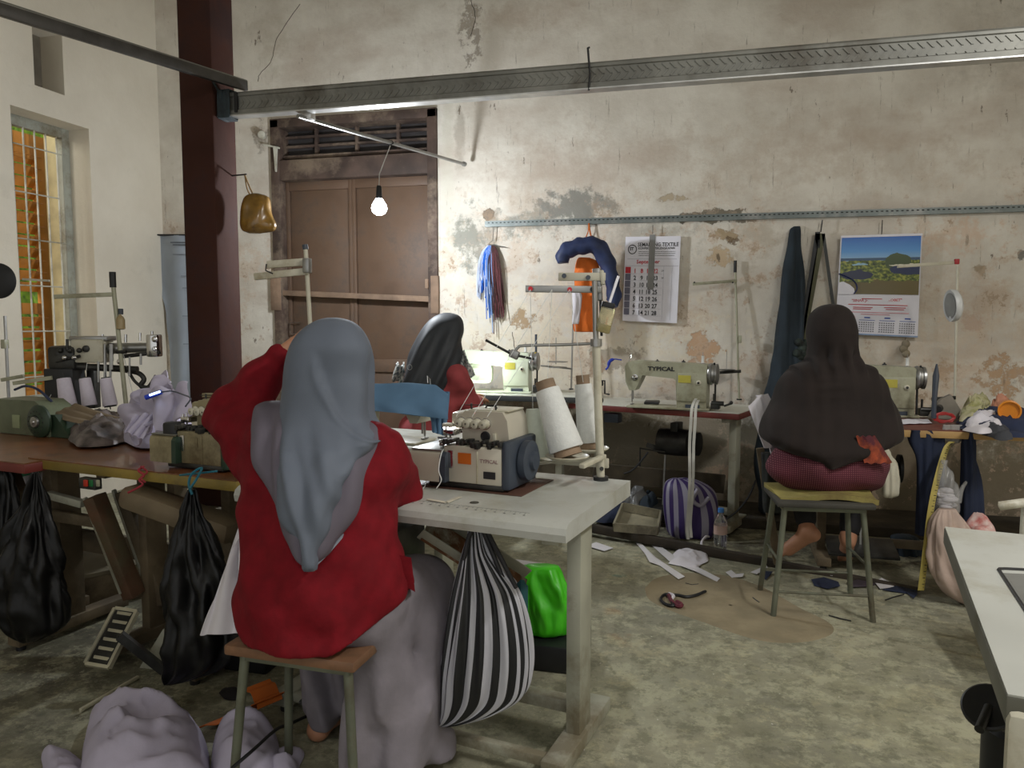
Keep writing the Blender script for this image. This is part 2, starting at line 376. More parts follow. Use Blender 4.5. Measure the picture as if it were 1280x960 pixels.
def wallextra(out, h):
    noise, ramp, mix, mul = h['noise'], h['ramp'], h['mix'], h['mul']
    z = h['N'].new('ShaderNodeSeparateXYZ'); h['L'].new(h['co'], z.inputs[0])
    low = ramp(z.outputs[2], .0, 1.0); lz = h['N'].new('ShaderNodeMapRange'); h['L'].new(z.outputs[2], lz.inputs[0]); lz.inputs[1].default_value = 2.35; lz.inputs[2].default_value = 1.9; low = lz.outputs[0]
    n1 = noise(2.6, 12, .78); f = ramp(n1, .535, .55); out = mix(mul(mul(f, low), .42), out, S(204, 182, 160))
    f = ramp(n1, .60, .61); out = mix(mul(mul(f, low), .6), out, S(160, 138, 112))
    n3 = noise(5.2, 12, .8); f = ramp(n3, .575, .585); out = mix(mul(mul(f, low), .5), out, S(170, 146, 124))
    f = ramp(noise(1.4, 8, .6, (1, 1, 2.2)), .5, .68); out = mix(mul(f, .45), out, S(178, 160, 144))
    f = ramp(noise(6, 10, .75), .60, .72); out = mix(mul(f, .35), out, S(150, 138, 118))
    f = ramp(noise(9, 6, .7, (1.4, 1, .5)), .66, .69); out = mix(mul(f, .8), out, S(98, 86, 70))
    f = ramp(noise(6, 8, .8, (4, 1, .4)), .60, .64); out = mix(mul(f, .6), out, S(120, 110, 95))
    return out
def wallextra2(out, h):
    noise, ramp, mix, mul = h['noise'], h['ramp'], h['mix'], h['mul']
    f = ramp(noise(4, 10, .7), .60, .75); out = mix(mul(f, .3), out, S(168, 160, 144))
    f = ramp(noise(7, 6, .75, (2.5, 2.5, .4)), .70, .76); return mix(mul(f, .45), out, S(125, 118, 104))
M_WALL = blobmat('peeling_plaster', S(222, 217, 206), S(202, 195, 183), blobs, extra=wallextra, bump=.5)
M_WALL2 = blobmat('left_plaster', S(228, 221, 206), S(218, 210, 194), [], extra=wallextra2, bump=.25, nscale=1.3)
def fb(px, py, rx, ry, col, st=.7, soft=.4, dist=1.2, h=0):
    p = at(px, py, Z=0); return ((p.x, p.y, 0), (rx, ry, 9), col, st, soft, dist, h)
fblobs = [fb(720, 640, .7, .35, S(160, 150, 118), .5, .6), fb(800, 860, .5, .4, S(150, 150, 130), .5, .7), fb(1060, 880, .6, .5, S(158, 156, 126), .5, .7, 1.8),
          fb(60, 820, 1.2, .8, S(62, 56, 44), .9, .7, 1.0), fb(220, 720, 1.4, .8, S(62, 56, 44), .9, .6, 1.0), fb(1000, 690, 1.4, .22, S(62, 54, 42), .85, .4, .9), fb(860, 665, 1.0, .2, S(60, 52, 42), .85, .4, .9),  # grime at left, darkened to put under-table shade into the floor colour
          fb(780, 800, .13, .06, S(170, 120, 70), .5, .6), fb(765, 765, .06, .05, S(165, 120, 70), .5, .6), fb(775, 720, .04, .03, S(110, 150, 140), .8, .4, .8),
          fb(130, 880, .28, .05, S(150, 142, 116), .6, .7, .6)]
def floorextra(out, h):
    noise, ramp, mix, mul = h['noise'], h['ramp'], h['mix'], h['mul']
    f = ramp(noise(1.1, 8, .65), .45, .6); out = mix(mul(f, .4), out, S(112, 112, 104))
    f = ramp(noise(3.2, 10, .72), .44, .62); out = mix(mul(f, .65), out, S(104, 102, 84))
    f = ramp(noise(7, 10, .8), .50, .56); out = mix(mul(f, .5), out, S(178, 176, 150))
    f = ramp(noise(13, 9, .78), .51, .57); out = mix(mul(f, .6), out, S(104, 104, 86))
    f = ramp(noise(4.5, 9, .8), .54, .60); out = mix(mul(f, .32), out, S(188, 180, 146))
    f = ramp(noise(24, 7, .8), .60, .68); out = mix(mul(f, .5), out, S(196, 192, 168))
    f = ramp(noise(17, 9, .8), .62, .70); out = mix(mul(f, .55), out, S(84, 80, 66))
    f = ramp(noise(60, 3, .6), .70, .73); return mix(mul(f, .7), out, S(215, 212, 200))
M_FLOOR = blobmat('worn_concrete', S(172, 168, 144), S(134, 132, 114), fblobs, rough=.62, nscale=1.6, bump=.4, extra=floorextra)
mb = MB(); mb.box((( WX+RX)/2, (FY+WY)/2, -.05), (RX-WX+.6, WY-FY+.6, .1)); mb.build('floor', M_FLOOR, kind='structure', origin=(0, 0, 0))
M_CEIL = mat('ceiling_plaster', S(190, 184, 168), .9, var=.05, scale=2)
mb = MB(); mb.box(((WX+RX)/2, (FY+WY)/2, CZ+.05), (RX-WX+.6, WY-FY+.6, .1)); mb.build('ceiling', M_CEIL, kind='structure', origin=(0, 0, 0))
mb = MB(); mb.box((RX+.1, (FY+WY)/2, CZ/2), (.2, WY-FY, CZ)); mb.build('wall_right', M_WALL2, kind='structure', origin=(0, 0, 0))
# door opening in the back wall
DX0 = at(343, 300, Y=WY).x; DX1 = at(548, 300, Y=WY).x; DZ = at(545, 136, Y=WY).z
T = .22
mb = MB()
mb.box(((WX-T+DX0)/2, WY+T/2, CZ/2), (DX0-WX+T, T, CZ)); mb.box(((DX1+RX+T)/2, WY+T/2, CZ/2), (RX+T-DX1, T, CZ)); mb.box(((DX0+DX1)/2, WY+T/2, (DZ+CZ)/2), (DX1-DX0, T, CZ-DZ))
wall_back = mb.build('wall_back', M_WALL, kind='structure', origin=(0, 0, 0))
# window and vent openings in the left wall
WO1 = at(117, 300, X=WX).y; WHZ = at(117, 163, X=WX).z
WFX = WX-.17
WI1 = at(81, 300, X=WFX-.02).y; WI0 = at(12, 300, X=WFX-.02).y; WO0 = WI0-.12; WSZ = .72
VY0 = at(42, 80, X=WX).y; VY1 = at(79, 80, X=WX).y; VZ0 = at(60, 112, X=WX).z; VZ1 = at(60, 36, X=WX).z
mb = MB()
def lw(y0, y1, z0, z1): mb.box((WX-T/2-.0, (y0+y1)/2, (z0+z1)/2), (T, y1-y0, z1-z0))
lw(FY, WO0, 0, WHZ); lw(WO1, WY, 0, WHZ); lw(WO0, WO1, 0, WSZ); lw(FY, VY0, WHZ, CZ); lw(VY1, WY, WHZ, CZ); lw(VY0, VY1, WHZ, VZ0); lw(VY0, VY1, VZ1, CZ)
mb.build('wall_left', M_WALL2, kind='structure', origin=(0, 0, 0))
mb = MB(); mb.box((WX-T+.02, (VY0+VY1)/2, (VZ0+VZ1)/2), (.03, VY1-VY0+.02, VZ1-VZ0+.02)); mb.build('trim_1', mat('vent_back', S(120, 112, 98), .9), kind='structure')
# window_1
M_WHITE = mat('white_paint', S(205, 203, 190), .5, var=.08, dirt=S(130, 120, 95), dirtamt=.3)
M_GREYP = mat('grey_frame_paint', S(165, 168, 158), .6, var=.08, dirt=S(120, 112, 92), dirtamt=.3)
win = empty('window_1', (WFX, (WO0+WO1)/2, WSZ)); win['kind'] = 'structure'
mb = MB(); x0 = WFX-.03
for y0, y1, z0, z1 in ((WI1, WO1, WSZ, WHZ), (WO0-.02, WI0, WSZ, WHZ), (WI0, WI1, WHZ-.07, WHZ), (WI0, WI1, WSZ, WSZ+.06)): mb.box((x0, (y0+y1)/2, (z0+z1)/2), (.05, y1-y0, z1-z0), .004)
mb.build('window_frame', M_GREYP, win, world=True)
for k in range(5):
    y = lerp(WI0, WI1, (k+.55)/5); MB().cyl((x0+.015, y, WSZ+.05), (x0+.015, y, WHZ-.06), .006, n=8).build('grille_bar', M_WHITE, win, world=True)
for k in range(6):
    z = lerp(WSZ, WHZ, (k+.6)/6.2); a, b = ((WI0, WI1) if k % 2 else (lerp(WI0, WI1, .1), lerp(WI0, WI1, .9)))
    MB().cyl((x0+.02, a, z), (x0+.02, b, z), .005, n=8).build('grille_rail', M_WHITE, win, world=True)
M_ORW = mat('varnished_orange_wood', S(216, 146, 68), .5, var=.12, scale=6, bump=.1)
sh = empty('louvered_shutter', (x0-.30, WI0+.22, WSZ), 0, 'orange wooden louvered shutter standing open outside the barred window', 'shutter')
mb = MB(); SX = -WI0-.2
# leaf folded outward, seen through the bars: stands roughly parallel to the window
y0, y1 = WI0-.30, at(64, 300, X=x0-.30).y; z0, z1 = WSZ, WHZ-.02; xs = x0-.30
for a, b in ((y0, y0+.07), (y1-.13, y1)): mb.box((xs, (a+b)/2, (z0+z1)/2), (.04, b-a, z1-z0), .003)
for a, b in ((z0, z0+.1), (z1-.18, z1), (1.35, 1.43)): mb.box((xs, (y0+y1)/2, (a+b)/2), (.038, y1-y0-.1, b-a), .003)
mb.build('shutter_frame', M_ORW, sh, world=True)
z = z0+.12
while z < z1-.2:
    if not 1.30 < z < 1.46:
        MB().box((xs, (y0+y1)/2, z+.03), (.012, y1-y0-.16, .075), rot=Matrix.Rotation(math.radians(34), 3, 'Y')).build('slat', M_ORW, sh, world=True)
    z += .085
M_LEAF = mat('sunlit_foliage', S(150, 190, 40), .7, var=.5, scale=9, bump=.5, col2=S(60, 92, 22))
hb = bmesh.new(); random.seed(3); mb = MB()
for i in range(2600):
    c = V(-6.2+random.random()*.35, 2.6+random.random()*6.5, random.random()*4.0); a = random.random()*6; d = V(random.uniform(-.4, .4), math.cos(a), math.sin(a))*.07; e = d.cross(V(1, .2, .1)).normalized()*.03
    mb.add([c-d, c+e, c+d, c-e], [(0, 1, 2, 3)])
mb.box((-6.35, 5.8, 2.0), (.2, 6.6, 4.0)); hd = mb.build('hedge', M_LEAF, smooth=False); tag(hd, 'bright green leafy hedge outside the barred window', 'hedge', kind='stuff')
mb = MB(); mb.box((-5.6, 3.5, -.06), (2.2, 6, .1)); tag(mb.build('yard_ground', mat('yard_earth', S(140, 120, 90), .9)), kind='structure')
MB().box((x0-.08, WI1+.06, (WSZ+WHZ)/2), (.11, .12, WHZ-WSZ)).build('outer_jamb', mat('cream_jamb', S(205, 192, 150), .7), win, world=True)
# door_1
M_DOOR = mat('old_brown_door_wood', S(108, 84, 66), .6, var=.16, scale=3, bump=.12, dirt=S(86, 72, 62), dirtamt=.4)
M_FRAME = mat('dark_old_frame_wood', S(82, 66, 58), .75, var=.25, scale=5, bump=.3, dirt=S(128, 112, 96), dirtamt=.3)
M_BARW = mat('weathered_bar_wood', S(142, 118, 98), .8, var=.2, scale=6, bump=.3)
M_DARK = mat('dark_recess', S(30, 28, 28), .9)
dr = empty('door_1', ((DX0+DX1)/2, WY+.1, 0)); dr['kind'] = 'structure'
fr = MB(); fw = .075; LZ0 = at(440, 222, Y=WY).z; LZ1 = at(440, 196, Y=WY).z; yD = WY+.05
fr.box((DX0+fw/2, yD, DZ/2), (fw, .16, DZ), .006); fr.box((DX1-fw/2, yD, DZ/2), (fw, .16, DZ), .006); fr.box(((DX0+DX1)/2, yD, DZ-.03), (DX1-DX0, .16, .07), .006)
fr.box(((DX0+DX1)/2, yD, (LZ0+LZ1)/2), (DX1-DX0-.1, .15, LZ1-LZ0), .006); fr.box(((DX0+DX1)/2, yD+.02, LZ1+.03), (DX1-DX0-.1, .08, .03), .004)
fr.build('door_frame', M_FRAME, dr, world=True)
xm = at(440, 300, Y=WY+.05).x
for x0_, x1_ in ((DX0+fw, xm), (xm, DX1-fw)):
    lf = MB(); yl = WY+.075; st = .03
    lf.box((x0_+st/2, yl, LZ0/2), (st, .04, LZ0), .004); lf.box((x1_-st/2, yl, LZ0/2), (st, .04, LZ0), .004)
    zs = [0, .16, .88, 1.0, LZ0-.12, LZ0]
    for a, b in ((0, .16), (.90, 1.0), (LZ0-.07, LZ0)): lf.box(((x0_+x1_)/2, yl, (a+b)/2), (x1_-x0_-2*st+.01, .038, b-a), .004)
    leaf = lf.build('door_leaf', M_DOOR, dr, world=True)
    n = 1
    for a, b in ((.15, .91), (.99, LZ0-.06)):
        for i in range(n):
            w = (x1_-x0_-2*st)/n; MB().box((x0_+st+w*(i+.5), yl+.012, (a+b)/2), (w-.004, .024, b-a), .006).build('door_panel', M_DOOR, leaf, world=True)
tr = MB()
for z in (LZ1+.12, LZ1+.30, DZ-.12): tr.box(((DX0+DX1)/2, WY+.09, z), (DX1-DX0-.14, .03, .018))
for k in range(1, 4): tr.box((lerp(DX0, DX1, k/4), WY+.085, (LZ1+DZ)/2), (.025, .03, DZ-LZ1))
tr.build('transom_grille', M_FRAME, dr, world=True)
MB().box(((DX0+DX1)/2, WY+.125, (LZ1+DZ)/2), (DX1-DX0, .02, DZ-LZ1)).build('transom_panel', mat('transom_board', S(58, 54, 54), .85, var=.3, scale=4), dr, world=True)
a = at(352, 366, Y=WY-.02); b = at(540, 374, Y=WY-.02); br = MB().bar((a.x, WY-.012, a.z), (b.x, WY-.012, b.z), .022, .042, bev=.003); br.build('crossbar', M_BARW, dr, world=True)
for px, y0_, y1_ in ((545, 345, 392), (347, 345, 388)):
    p = at(px, y0_, Y=WY); q = at(px, y1_, Y=WY); MB().box((p.x, WY-.02, (p.z+q.z)/2), (.06 if px > 400 else .09, .035, p.z-q.z), .003).build('bar_bracket', M_BARW, dr, world=True)
p = at(536, 355, Y=WY); MB().box((p.x, WY-.03, p.z), (.025, .04, .07), .003).build('bolt_block', M_BARW, dr, world=True)
hx = at(369, 408, Y=WY+.05); MB().tube([hx+V(.05, .0, .03), hx+V(-.03, -.03, .03), hx+V(-.03, -.03, -.06), hx+V(.02, 0, -.06)], .005).build('door_handle', mat('rusty_metal', S(96, 84, 74), .6, .6), dr, world=True)
MB().box(((DX0+DX1)/2, WY+.2, DZ/2), (DX1-DX0, .02, DZ)).build('door_backing', M_DARK, dr, world=True)
# pillar
M_PIL = mat('oxblood_painted_wood', S(68, 40, 32), .85, var=.18, scale=3, bump=.15, dirt=S(54, 36, 34), dirtamt=.5, spec=.2)
pc = at(277, 490, D=4.1); PW = .2
pil = empty('trim_2', (pc.x-PW/2, pc.y+PW/2, 0)); pil['kind'] = 'structure'
mb = MB(); mb.box((pc.x-PW/2, pc.y+PW/2, CZ/2), (PW, PW, CZ), .012); mb.build('pillar_post', M_PIL, pil, world=True)
mb = MB(); mb.box((pc.x-PW/2, pc.y+PW/2, .15), (PW+.09, PW+.09, .3), .01); mb.build('pillar_footing', mat('cement_grey', S(110, 104, 92), .9, bump=.3), pil, world=True)
# cement repair patch on floor
fl = bpy.data.objects['floor']
pts = catmull([at(x, y, Z=0) for x, y in ((806, 735), (822, 722), (860, 716), (910, 720), (955, 735), (1000, 760), (1036, 778), (1040, 792), (1010, 802), (965, 803), (925, 794), (880, 778), (840, 764), (812, 750), (806, 736))], 5)
n = len(pts); ctr = sum(pts, Vector())/n; vs = []
for t, z in ((1, .0), (.97, .003), (.6, .005), (.02, .005)):
    for i, p in enumerate(pts): q = ctr+(p-ctr)*t; q.z = z; vs.append(q)
fs = [(k*n+i, k*n+(i+1) % n, (k+1)*n+(i+1) % n, (k+1)*n+i) for k in range(3) for i in range(n)]
M_PATCH = mat('cement_patch_tan', S(142, 130, 104), .9, var=.12, scale=5, bump=.25, dirt=S(124, 112, 88), dirtamt=.2)
MB().add(vs, fs).build('cement_patch', M_PATCH, fl, world=True)
# ------------------------------------------------------------------ duct beam
M_GALV = mat('dull_grey_steel', S(132, 132, 126), .5, .35, var=.12, scale=5, dirt=S(96, 92, 84), dirtamt=.3)
M_GALV2 = mat('galvanised_conduit', S(150, 150, 148), .35, .8, var=.1, scale=5)
BY = pc.y+.04; bz0 = at(330, 141, Y=BY).z; bz1 = bz0+.118; bx0 = pc.x+.005
bx1 = RX
beam = empty('duct_beam', (bx0, BY, bz0), 0, 'long grey embossed metal beam crossing the room from the wooden pillar to the right', 'beam')
bt = lambda x: lerp(0, .0, 0)
mb = MB(); mb.prism([(BY, bz0), (BY+.05, bz0), (BY+.05, bz1), (BY+.008, bz1), (BY, bz1-.01), (BY, bz1-.022), (BY+.006, bz1-.026), (BY+.006, bz0+.03), (BY-.004, bz0+.024), (BY-.004, bz0)], bx0, bx1, 'x')
mb.build('beam_body', M_GALV, beam, world=True, ang=20)
ch = MB(); x = bx0+.12; zc = (bz0+bz1)/2+.002
while x < bx1-.05:
    for s in (1, -1): ch.bar((x, BY+.005, zc+s*.028), (x+.026, BY+.005, zc), .008, .006, up=(0, 1, 0))
    x += .036
tag(ch.build('embossed_chevron', M_GALV, beam, world=True, smooth=False), kind='stuff')
lp = MB().box(((bx0+bx1)/2, BY+.02, bz0-.004), (bx1-bx0, .065, .006)); lp.build('lit_underside_flange', mat('pale_aluminium', S(200, 200, 198), .35, .7), beam, world=True)  # lit underside of the beam put in as a paler strip
p = at(738, 90, Y=BY); MB().tube([(p.x-.006, BY-.008, bz0-.012), (p.x, BY-.012, zc), (p.x-.012, BY-.006, bz1+.06), (p.x-.01, BY+.02, bz1+.07)], .005).build('hanging_wire', mat('black_rubber', S(24, 24, 26), .6), beam, world=True)
MB().box((bx0+.11, BY-.004, zc), (.016, .016, .1)).build('joint_strap', mat('black_rubber', S(24, 24, 26), .6), beam, world=True)
p0 = at(0, 12, D=3.0); p1 = at(308, 108, D=4.02)
d = (p1-p0).normalized()
cn = empty('conduit', p1-d*2, 0, 'dark grey metal conduit running from upper left to the wooden pillar', 'conduit')
mb = MB(); st = p0-d*1.0; mb.bar(st, p1, .026, .05, bev=.004); mb.build('conduit_channel', mat('dark_channel', S(84, 82, 80), .4, .6, dirt=S(60, 56, 52), dirtamt=.3), cn, world=True)
mb = MB(); mb.cyl(st+V(0, -.0, .028), p1+V(0, 0, .022), .011, n=10); mb.build('conduit_tube', M_GALV2, cn, world=True)
mb = MB(); c = at(316, 124, Y=BY-.03); random.seed(2)
for k in range(9):
    x = bx0+.012+k*.008; mb.tube([(x, BY-.02+random.uniform(-.004, .004), bz1+.005), (x+.003, BY-.024, zc), (x-.002, BY-.018, bz0-.012), (x, BY+.05, bz0-.016), (x, BY+.07, zc), (x, BY+.05, bz1+.012), (x, BY-.02, bz1+.006)], .005, 6)
mb.tube([(bx0+.02, BY-.02, bz1), (bx0+.0, BY-.04, bz1+.05), (bx0-.03, BY-.05, bz1+.08)], .006)
mb.build('binding', mat('teal_black_binding', S(34, 48, 54), .7, var=.3, scale=30), cn, world=True, label='dark teal binding where conduit meets beam')
# thin pipe with the bulb
p0 = at(385, 141, Y=BY+.06); p0.z = bz0-.03; p1 = at(580, 205, Y=WY-.12)
pp = empty('lamp_pipe', p0, 0, 'thin grey steel pipe reaching from the beam towards the wall above the door', 'pipe')
MB().cyl(p0-(p1-p0).normalized()*.08, p1, .011, n=12).build('pipe_body', M_GALV2, pp, world=True)
MB().cyl(p1-(p1-p0).normalized()*.01, p1+(p1-p0).normalized()*.012, .017, n=12).build('pipe_end', M_GALV, pp, world=True)
MB().box(p0+V(-.0, 0, .02), (.06, .05, .05), .004).build('pipe_clamp', mat('pale_aluminium', (1, 1, 1)), pp, world=True)
# bulb position: below pipe
t = .45
q = p0.lerp(p1, t); BP = at(474, 259, Y=q.y)
lamp = empty('hanging_bulb', (BP.x, BP.y, BP.z), 0, 'lit round white light bulb hanging on a wire in front of the brown door', 'light bulb')
MB().tube([(q.x, q.y, q.z), (BP.x+.004, BP.y, BP.z+.2), (BP.x, BP.y, BP.z+.12)], .003).build('cord', mat('white_cord', S(200, 200, 196), .6), lamp, world=True)
MB().tube([(q.x-.013, q.y, q.z+.012), (q.x, q.y+.012, q.z+.014), (q.x+.012, q.y, q.z), (q.x, q.y-.012, q.z-.014), (q.x-.012, q.y, q.z)], .005).build('cord_knot', mat('black_rubber', (0, 0, 0)), lamp, world=True)
MB().lathe([(.012, .13), (.016, .12), (.018, .075), (.02, .05)], BP).build('socket', mat('black_rubber', (0, 0, 0)), lamp, world=True)
gl = mat('glowing_bulb', (1, 1, 1), .3, emis=(.85, .92, 1), estr=26)
MB().lathe([(.02, .052), (.028, .04), (.044, .012), (.048, -.006), (.045, -.022), (.034, -.038), (.015, -.047), (.001, -.048)], BP).build('globe', gl, lamp, world=True)
bl = bpy.data.objects['bulb_light']; bl.location = (BP.x, BP.y, BP.z-.07)
print('BULB', BP, 'WX', WX, 'beam z', bz0, 'pillar', pc, 'door', DX0, DX1, DZ, 'window', WO0, WO1, WHZ)
# slotted rail on the back wall
RY = WY-.03; ra = at(606, 280, Y=RY); rb = at(1279, 260, Y=RY)
rail = empty('slotted_rail', ra, 0, 'long slotted grey steel angle fixed along the peeling back wall', 'rail')
M_SLOT = mat('slotted_angle_grey', S(112, 120, 118), .45, .4, var=.1, scale=5, dirt=S(150, 150, 146), dirtamt=.2)
rz = lambda x: lerp(ra.z, rb.z, (x-ra.x)/(rb.x-ra.x)); xe = rb.x+.8
mb = MB(); mb.bar((ra.x, RY, ra.z), (xe, RY, rz(xe)), .003, .04, up=(0, 0, 1)); mb.build('rail_face', M_SLOT, rail, world=True)
mb = MB(); mb.bar((ra.x, RY+.014, ra.z-.02), (xe, RY+.014, rz(xe)-.02), .032, .003, up=(0, 0, 1)); mb.build('rail_flange', M_SLOT, rail, world=True)
x = ra.x+.03; sl = MB()
while x < xe:
    sl.box((x, RY-.002, rz(x)+.006), (.014, .0016, .007)); x += .03
tag(sl.build('slot', mat('dark_slot', S(40, 42, 42), .8), rail, world=True, smooth=False), kind='stuff')
# kerb ledge at the foot of the back wall
mb = MB(); l0 = at(690, 655, Z=.06); 
mb.box((.2, WY-.30, .03), (5.6, .5, .06), .008); mb.build('trim_3', mat('sooty_cement', S(74, 66, 52), .9, var=.3, scale=4, bump=.4, dirt=S(46, 40, 32), dirtamt=.5), kind='structure')
# wall cracks as hairline recess strips
cr = MB()
for pl in ([(375, 5), (352, 38), (345, 52), (338, 78), (325, 92), (322, 102)], [(588, 0), (594, 22), (588, 45)], [(640, 415), (644, 440), (650, 470)]):
    P = catmull([at(x, y, Y=WY-.0005) for x, y in pl], 6)
    cr.tube([p+V(random.uniform(-.004, .004), 0, 0) for p in P], .0022, 4)
tag(cr.build('wall_crack', mat('crack_dark', S(70, 62, 52), .9), wall_back, world=True), kind='stuff')
# ================================================================== TABLES AND MACHINES
TY = math.radians(-10.2); TU = V(math.cos(TY), math.sin(TY), 0); TV = V(-math.sin(TY), math.cos(TY), 0)
M_LAM = mat('pale_grey_laminate', S(188, 190, 184), .32, var=.05, scale=4, dirt=S(160, 158, 144), dirtamt=.2)
M_LEG = mat('cream_grey_steel', S(168, 168, 152), .5, .1, var=.08, scale=5, dirt=S(120, 112, 92), dirtamt=.35, bump=.05)
M_BLACK = mat('black_plastic', S(26, 27, 30), .5, var=.2, scale=10)
M_CHROME = mat('chrome', S(205, 205, 205), .18, 1, var=.05)
M_STEEL = mat('brushed_steel', S(160, 160, 158), .35, .85, var=.1)
M_DSTEEL = mat('dark_oily_steel', S(70, 70, 68), .45, .7, var=.25, scale=12)
M_CREAM = mat('cream_enamel', S(196, 192, 174), .35, var=.05, scale=4, dirt=S(150, 140, 112), dirtamt=.25)
M_GENAM = mat('grey_green_enamel', S(165, 165, 142), .4, var=.06, scale=5, dirt=S(120, 114, 90), dirtamt=.3)
M_GENAM2 = mat('pale_green_enamel', S(206, 214, 192), .35, var=.04, scale=5)
M_OVER = mat('champagne_enamel', S(198, 192, 176), .35, .15, var=.05, scale=4)
M_OLDEN = mat('yellowed_enamel', S(150, 140, 108), .5, var=.15, scale=8, dirt=S(92, 80, 56), dirtamt=.45)
M_NAVY = mat('slate_blue_plastic', S(58, 66, 78), .45, var=.1)
M_REDW = mat('red_brown_edge', S(116, 48, 42), .5, var=.15, scale=6, dirt=S(80, 40, 36), dirtamt=.2)
M_ORW2 = mat('worn_veneer', S(126, 76, 42), .35, var=.25, scale=3, bump=.05, dirt=S(86, 50, 34), dirtamt=.4, coat=.3)
M_YEDGE = mat('yellow_edge_trim', S(150, 128, 56), .5, var=.2, scale=6, dirt=S(96, 84, 52), dirtamt=.4)
M_WTOP = mat('white_table_laminate', S(200, 202, 192), .35, var=.04, scale=5, dirt=S(165, 160, 140), dirtamt=.3)
M_LGREY = mat('dark_table_edge', S(62, 66, 68), .5)
M_BARE = mat('bare_plywood', S(186, 150, 96), .6, var=.12, scale=5, bump=.1)
M_GWOOD = mat('dirty_bench_wood', S(110, 96, 74), .7, var=.25, scale=4, bump=.2, dirt=S(70, 60, 44), dirtamt=.4)
M_LINK = mat('printed_white', S(226, 225, 234), .6, var=.02); M_INK = mat('black_ink', S(30, 30, 34), .6); M_RINK = mat('red_ink', S(196, 40, 52), .6); M_BINK = mat('blue_ink', S(60, 90, 170), .6)
M_CARD = mat('brown_cardboard', S(140, 118, 96), .8, var=.12, scale=12, bump=.15)
M_THREAD = mat('white_thread', S(218, 220, 218), .75, var=.03, scale=60, bump=.15, bscale=220)
M_THREADL = mat('lilac_white_thread', S(212, 205, 220), .75, var=.03, scale=60, bump=.15, bscale=220)
M_ORLAB = mat('orange_label', S(196, 98, 24), .5); M_YLAB = mat('yellow_label', S(200, 190, 80), .5)
M_STRAP = mat('white_ribbon_cloth', S(200, 200, 194), .8)
def table(name, label, fr, L, Dp, H, top, edge, thick=.035, yaw=TY, group=None, legs=True, legm=None, bull=0, foot=.5, legin=.16):
    u = V(math.cos(yaw), math.sin(yaw), 0); v = V(-math.sin(yaw), math.cos(yaw), 0)
    c = V(fr.x, fr.y, 0) - u*L/2 + v*Dp/2
    t = empty(name, c, yaw, label, 'table', group); legm = legm or M_LEG
    r = .015
    if bull:
        pr = [(Dp/2, H), (-Dp/2+.05, H), (-Dp/2+.022, H-.004), (-Dp/2+.007, H-.014), (-Dp/2, H-.03), (-Dp/2+.004, H-thick), (Dp/2, H-thick)]
        mb = MB().prism(pr, -L/2, L/2, 'x'); mb.build('table_top', top, t, ang=30)
    else:
        MB().box((0, 0, H-.002), (L-.004, Dp-.004, .004)).build('table_top', top, t)
        MB().box((0, 0, H-.004-thick/2), (L, Dp, thick), .003).build('edge_band', edge, t)
    if legs:
        for s in (-1, 1):
            x = s*(L/2-legin)
            MB().box((x, .02, (H-thick+.05)/2+.01), (.045, .10, H-thick-.06), .004).build('leg', legm, t)
            MB().box((x, .02, .045), (.07, foot, .045), .005).build('foot', legm, t)
            MB().box((x, .02, H-thick-.02), (.05, Dp*.8, .03), .003).build('bracket', legm, t)
            for q in (-1, 1): MB().cyl((x, .02+q*(foot/2-.03), 0), (x, .02+q*(foot/2-.03), .025), .018, n=10).build('levelling_pad', M_BLACK, t)
        MB().box((0, .08, .10), (L-2*legin, .05, .04), .004).build('crossbar', legm, t)
    return t
HA = .78
PA = at(707, 656, Z=HA)
tA = table('sewing_table', 'pale grey laminate sewing table in front, holding the big overlock machine and white thread cones', PA, 1.12, .60, HA, M_LAM, M_LAM, bull=1, thick=.05, foot=.44, legin=.075)
IA = local(tA)
# ruler print along the front edge
rb_ = MB()
for k in range(30):
    rb_.box((.0+k*.0145, -.3+.062, HA+.0006), (.0012, .012 if k % 5 else .018, .0008))
    if k % 2: rb_.box((.004+k*.0145, -.3+.045, HA+.0004), (.006, .005, .0008))
rb_.box((.21, -.3+.07, HA+.0004), (.44, .001, .0008))
tag(rb_.build('ruler_marks', mat('faded_print', S(150, 150, 146), .6), tA, smooth=False), kind='stuff')
def PT(t, x, y, z): return local(t).inverted() @ V(x, y, z)
# chute under the table
ca = at(532, 655, D=2.30); cb = at(655, 735, D=2.36)
mb = MB(); dd = (cb-ca).normalized(); mb.bar(ca+V(0, 0, -.012), cb+V(0, 0, -.012), .10, .006, up=(0, -.5, 1)); mb.build('chute_floor', mat('rust_stained_sheet', S(120, 80, 52), .6, .2, var=.3, scale=14, dirt=S(170, 166, 150), dirtamt=.5, dscale=12), tA, world=True)
for o in (V(0, -.045, -.016), V(0, .055, .026)):
    MB().bar(ca+o, cb+o, .006, .042, bev=.002, up=(0, -.5, 1)).build('chute_side', M_LEG, tA, world=True)
pd = MB().box((-.26, -.12, .085), (.26, .20, .012), .003, rot=Matrix.Rotation(math.radians(12), 3, 'X')); pd.build('pedal', mat('grey_rubber', S(82, 84, 84), .7), tA)
MB().box((-.08, -.15, .06), (.03, .26, .03), .003).build('pedal_arm', M_LEG, tA)
MB().box((0, -.16, .05), (.9, .03, .03), .003).build('crossbar', M_LEG, tA)
MB().box((-.26, .12, .52), (.20, .2, .16), .03).build('motor', M_DSTEEL, tA)
